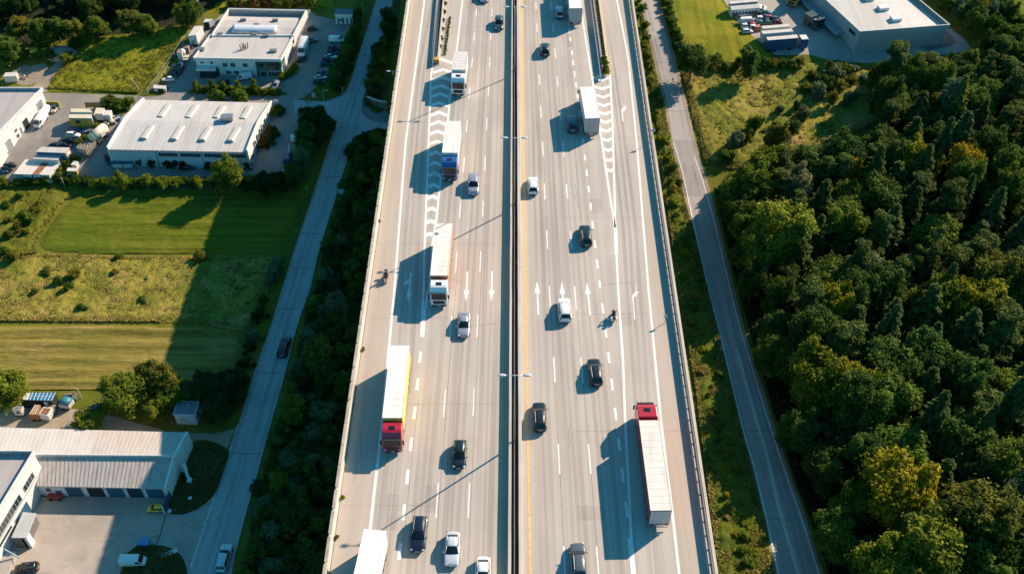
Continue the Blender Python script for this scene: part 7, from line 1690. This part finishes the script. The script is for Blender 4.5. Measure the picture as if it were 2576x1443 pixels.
p = gr(697, 274); t = thing('satellite_dish', 'white round dish on a mast behind the gable of the long warehouse', 'dish', (p.x, p.y, p.z)); b = MB(); b.cyl((0, 0, -.3), (0, 0, 1.6), .06, .06, 8); b.build('mast', STEEL, t); b = MB(); b.ball((0, -.1, 1.9), (.75, .18, .6), 14, 8); b.build('dish', FRAMEW, t, smooth=True)
p = gr(365, 1368); t = thing('small_skip', 'small blue skip at the edge of the round grass island', 'skip', (p.x, p.y, p.z + .05)); b = MB(); b.taper(-.75, .75, -.6, .6, 0, .8, -.12, -.1, .1); b.build('bin', pm('skip_blue', (.05, .22, .40), .5), t, bevel=.04); b = MB(); b.bx(-.8, .8, -.62, .62, .8, .88); b.build('lid', pm('skip_lid', (.08, .28, .46), .5), t)
p = gr(427, 1392); t = thing('concrete_slab', 'pale concrete slab lying on the round grass island', 'slab', (p.x, p.y, p.z + .08), .45); b = MB(); b.bx(-1.2, 1.2, -.35, .35, 0, .25); b.build('slab', OFFW, t, bevel=.03); b = MB(); b.bx(-.15, .15, -.1, .1, .25, .3); b.build('lifting_eye', STEEL, t)
for x, y, lb in ((481, 1259, 'small white capped bollard on the kerb island beside the workshop'), (430, 1291, 'small white capped bollard at the yard gate')):
    p = gr(x, y); t = thing('bollard', lb, 'bollard', (p.x, p.y, p.z + .07)); b = MB(); b.cyl((0, 0, -.2), (0, 0, .7), .1, .1, 10); b.build('post', STEEL, t); b = MB(); b.ball((0, 0, .78), (.32, .32, .14)); b.build('cap', FRAMEW, t, smooth=True)
p = gr(142, 1252); t = thing('hand_cart', 'low red cart parked before the workshop wall', 'cart', (p.x, p.y, p.z + .05)); b = MB(); b.bx(-1.1, 1.1, -.5, .5, .35, .75); b.build('tray', P['red'], t, bevel=.04)
for s in (-1, 1):
    for y in (-.7, .7):
        b = MB(); b.cyl((y, s * .45, .25), (y, s * .6, .25), .25, .25, 12); b.build('wheel', TYRE, t)
# scrap yard behind the workshop
t, L = pxbox('polytunnel_shelter', 'long shelter with bright blue translucent roof and white ribs beside the straw field', 'shelter', [(49, 1004.5), (129.5, 1007), (139.3, 987.5), (54, 988)], 2.3, DARKIN, pm('sheet_blue', (.03, .22, .42), .3, var=.35, scale=.6))
f = lambda u, v: (L[0].lerp(L[1], u)).lerp(L[3].lerp(L[2], u), v)
q = [f(0, 0), f(.27, 0), f(.27, 1), f(0, 1)]; b = MB(); b.hexa([(p.x, p.y, 2.335) for p in q], [(p.x, p.y, 2.36) for p in q]); b.build('grey_sheet', OFFW, t)
b = MB()
for k in range(10): u = k / 9.0; a_, c_ = f(u, -.02), f(u, 1.02); b.cyl((a_.x, a_.y, 2.36), (c_.x, c_.y, 2.36), .05, .05, 6)
a_, c_ = f(0, .5), f(1, .5); b.cyl((a_.x, a_.y, 2.36), (c_.x, c_.y, 2.36), .04, .04, 6); b.build('ribs', FRAMEW, t)
t, L = pxbox('caravan', 'old white caravan with dark grey roof on the scrap yard grass', 'caravan', [(30.8, 1030.5), (51.5, 1031), (58.4, 1020.5), (33.9, 1021)], 1.9, OFFW, DOORG, legs=.4); face(t, L, 0, 'window', .35, .7, 1.0, 1.5, GLASSB)
t, L = pxbox('old_truck', 'old truck with rusty slatted box roof and white cab in the scrap yard', 'truck', [(72, 1042), (93, 1042), (102.5, 1018.5), (86.6, 1018)], 1.9, RUST, RUST, legs=.5)
b = MB(); [b.hexa([(p.x, p.y, 1.935) for p in qq], [(p.x, p.y, 1.99) for p in qq]) for qq in [[L[0].lerp(L[1], u), L[0].lerp(L[1], u + .1), L[3].lerp(L[2], u + .1), L[3].lerp(L[2], u)] for u in (.1, .4, .7)]]; b.build('roof_slats', CREAM, t)
b = MB(); b.box((L[1].x + 1.0, L[1].y + .9, .95), (1.8, 1.7, 1.4), -.2); b.build('cab', OFFW, t, bevel=.15); b = MB(); b.box((L[1].x + 1.1, L[1].y + .9, 1.67), (1.2, 1.2, .06), -.2); b.build('cab_roof', RUST, t)
t, L = pxbox('flatbed_truck', 'small white flatbed truck with ribbed bed beside the blue shelter', 'truck', [(121, 1031), (138, 1033), (142, 1017), (124, 1016)], 1.1, TIMB, TIMB, legs=.45)
b = MB(); b.box((L[3].x - .3, L[3].y + .6, 1.2), (1.5, 1.5, 1.5), .5); b.build('cab', OFFW, t, bevel=.12); b = MB(); [b.hexa([(p.x, p.y, 1.12) for p in qq], [(p.x, p.y, 1.2) for p in qq]) for qq in [[L[0].lerp(L[3], v), L[1].lerp(L[2], v), L[1].lerp(L[2], v + .1), L[0].lerp(L[3], v + .1)] for v in (.08, .38, .68)]]; b.build('bed_slats', CREAM, t)
TEAL = pm('tarp_teal', (.04, .19, .24), .5, var=.3)
t, L = pxbox('covered_truck', 'old truck under a rounded teal tarpaulin in the scrap yard', 'truck', [(145, 1018), (172, 1020), (185, 1004), (156, 1001)], 1.3, OFFW, OFFW, legs=.45)
b = MB(); rings = []
for v in (.0, .5, 1.0):
    a_, c_ = L[0].lerp(L[3], v) * .98, L[1].lerp(L[2], v) * .98
    rings.append([(a_.lerp(c_, .5 - .5 * math.cos(g_)) + Vector((0, 0, 1.25 + .8 * math.sin(g_)))) for g_ in [math.pi * j / 8 for j in range(9)]])
b.loft(rings); b.build('tarpaulin', TEAL, t, smooth=True)
t, L = pxbox('scrap_trailer', 'trailer heaped with timber scrap behind the teal tarpaulin truck', 'trailer', [(163, 1000), (190, 1002), (195, 991), (168, 989)], 1.0, TEAL, TIMB, legs=.4)
for k in range(7):
    b = MB(); b.box((vr.uniform(-1, 1), vr.uniform(-.4, .4), 1.1 + .12 * k), (vr.uniform(.8, 1.6), .3, .15), vr.uniform(-.5, .5)); b.build('scrap_board', vr.choice([TIMB, RUST, BROWN]), t)
def heap(px, py, n, s, label, mats, name='junk_pile'):
    p = gr(px, py); t = thing(name, label, 'pile', (p.x, p.y, p.z))
    for k in range(n):
        b = MB(); b.box((0, 0, 0), (vr.uniform(.5, 1.4) * s, vr.uniform(.4, .9) * s, vr.uniform(.3, .8) * s)); o = b.build('junk_block', vr.choice(mats), t, bevel=.06)
        o.location = (vr.uniform(-1.5, 1.5) * s, vr.uniform(-1.2, 1.2) * s, .25 * s + .12 * k * s / 2); o.rotation_euler = (vr.uniform(-.3, .3), vr.uniform(-.3, .3), vr.uniform(0, 3))
heap(279, 312, 10, .8, 'pile of pale sacks and boxes beside the long warehouse corner', [OFFW, CREAM, TIMB]); heap(243, 292, 8, .7, 'colourful junk pile behind the yellow cabin', [CREAM, BLU, ORA, TIMB]); heap(296, 297, 6, .8, 'pile of timber and blue sheet at the warehouse corner', [TIMB, BLU, CREAM])
heap(480, 118, 8, .6, 'scatter of pallets beside the upper brown shed', [TIMB, BROWN, CREAM]); heap(62, 195, 9, .5, 'rubble heap beside the small white hut on the waste ground', [OFFW, BROWN, TIMB]); heap(470, 129, 6, .6, 'pile of orange timber between the brown sheds', [BROWN, ORA, TIMB]); heap(62, 1371, 5, .35, 'small orange junk at the loading dock', [ORA, RUST])
t, L = pxbox('hut', 'tiny white hut on the waste ground at the left edge', 'hut', [(8, 193), (41, 192), (43, 182), (14, 183)], 1.5, OFFW, rust_roof('roof_hut', (.55, .54, .52), (.45, .43, .4)))
p = gr(152, 135); t = thing('soil_mound', 'bare soil mound at the head of the dirt track', 'mound', (p.x, p.y, p.z)); b = MB(); b.ball((0, 0, -.5), (4.0, 2.6, 2.0), 18, 10); b.build('heap', GRAVEL, t, smooth=True)
p = gr(112, 142); t = thing('excavator', 'yellow excavator half hidden by bushes, its arm stretched over the waste ground', 'excavator', (p.x, p.y, p.z)); b = MB(); b.cyl((-1.5, 0, 1.4), (2.6, .4, 2.2), .2, .14, 8); b.build('arm', YEL, t); b = MB(); b.bx(-2.6, -1.0, -.8, .8, .7, 2.0); b.build('cab', YEL, t, bevel=.1); b = MB(); b.bx(-3.0, -.5, -1.1, -.7, 0, .7); b.build('track', TYRE, t); b = MB(); b.bx(-3.0, -.5, .7, 1.1, 0, .7); b.build('track', TYRE, t)
# logistics yard
for px, h, s, rf, lb in (([(1932, 102), (2008, 95.8), (2004, 87.8), (1928, 94)], 3.3, pm('trailer_blue', (.02, .10, .22), .5, var=.2), ROOFC, 'dark blue articulated truck with white roof, lowest of three in the logistics yard'),
                         ([(1920, 86), (1995, 79.6), (1990.6, 72.8), (1915, 78.4)], 3.1, OFFW, ROOFC, 'white box trailer parked just above the dark blue truck'), ([(1920, 72.8), (1988, 67), (1983, 61), (1915.8, 66)], 3.0, OFFW, ROOFC, 'white box trailer, topmost of three in the logistics yard')):
    t, L = pxbox('truck' if 'truck' in lb else 'box_trailer', lb, 'truck' if 'truck' in lb else 'trailer', px, h, s, rf, legs=.7)
    if 'articulated' in lb:
        e = (L[1] - L[0]).normalized(); c_ = (L[1] + L[2]) / 2 + e * 1.6; b = MB(); b.box((c_.x, c_.y, 1.7), (1.9, 2.1, 2.4), math.atan2(e.y, e.x)); b.build('cab', s, t, bevel=.2); b = MB(); b.box((c_.x, c_.y, 2.93), (1.6, 1.9, .12), math.atan2(e.y, e.x)); b.build('cab_roof', FRAMEW, t, bevel=.04)
t, L = pxbox('boat_trailer', 'white covered boat trailer below the cabin block', 'trailer', [(1859, 48.6), (1897.7, 47), (1894, 39), (1860, 41.8)], 1.7, FRAMEW, FRAMEW, legs=.4, taper=.22, noroof=True); b = MB(); p_ = L[0]; b.cyl((p_.x, p_.y, .5), (p_.x - 1.6, p_.y + .3, .35), .06, .06, 6); b.build('drawbar', STEEL, t)
f_, r_ = gr(2053, 70, .3), gr(2029, 52, .3)
truck((V2(f_).lerp(V2(r_), .3), V2(r_)), 'dark green truck unloading under the canopy of the grey shed', (.03, .07, .07), (.03, .07, .06), (.05, .09, .09), True, base=gz(r_.y) + .05, trailer_z=2.6, cab_h=2.6, lc=1.6)
f_, r_ = gr(1992, 14, .3), gr(2010, -4, .3)
truck((V2(f_).lerp(V2(r_), .3), V2(r_)), 'yellow green truck at the top edge of the logistics yard', (.30, .36, .03), (.04, .10, .07), (.06, .12, .10), True, base=gz(r_.y) + .05, trailer_z=2.8, cab_h=2.7, lc=1.6)
# ------------------------------------------------------------------ light, sky, camera
for k, o in PROTO.items():
    for c in list(o.children_recursive): bpy.data.objects.remove(c)
    bpy.data.objects.remove(o)
w = bpy.data.worlds.new('World'); scene.world = w; w.use_nodes = True
nt = w.node_tree; bg = nt.nodes['Background']
sk = nt.nodes.new('ShaderNodeTexSky'); sk.sky_type = 'NISHITA'; sk.sun_disc = False
sk.sun_elevation = SUN_EL; sk.sun_rotation = SUN_AZ; sk.altitude = 100; sk.air_density = 1.0; sk.dust_density = .6; sk.ozone_density = 2.5
tn = nt.nodes.new('ShaderNodeMix'); tn.data_type = 'RGBA'; tn.blend_type = 'MULTIPLY'; tn.inputs[0].default_value = 1; tn.inputs[7].default_value = (.24, .95, 1.05, 1)
nt.links.new(sk.outputs[0], tn.inputs[6]); nt.links.new(tn.outputs[2], bg.inputs[0]); bg.inputs[1].default_value = SKY_STRENGTH
l = bpy.data.lights.new('sun', 'SUN'); l.energy = SUN_STRENGTH; l.angle = R(.53); l.color = (1.0, .79, .615)
so = bpy.data.objects.new('sun', l); COL.objects.link(so); so.rotation_euler = SUN_DIR.to_track_quat('Z', 'Y').to_euler(); so.location = (150, 120, 150)
cd = bpy.data.cameras.new('camera'); co = bpy.data.objects.new('camera', cd); COL.objects.link(co)
co.location = CAM; co.rotation_euler = (math.pi / 2 - TILT, 0, 0)
cd.sensor_width = 36; cd.lens = 36 * FPX / PW; cd.clip_start = 1; cd.clip_end = 6000
scene.camera = co
vs = scene.view_settings; vs.view_transform = 'Standard'; vs.look = 'None'; vs.exposure = EXPOSURE; vs.gamma = 1
scene.render.engine = 'CYCLES'
scene.cycles.max_bounces = 6; scene.cycles.diffuse_bounces = 3; scene.cycles.glossy_bounces = 3; scene.cycles.transmission_bounces = 4; scene.cycles.transparent_max_bounces = 4
scene.cycles.use_denoising = True
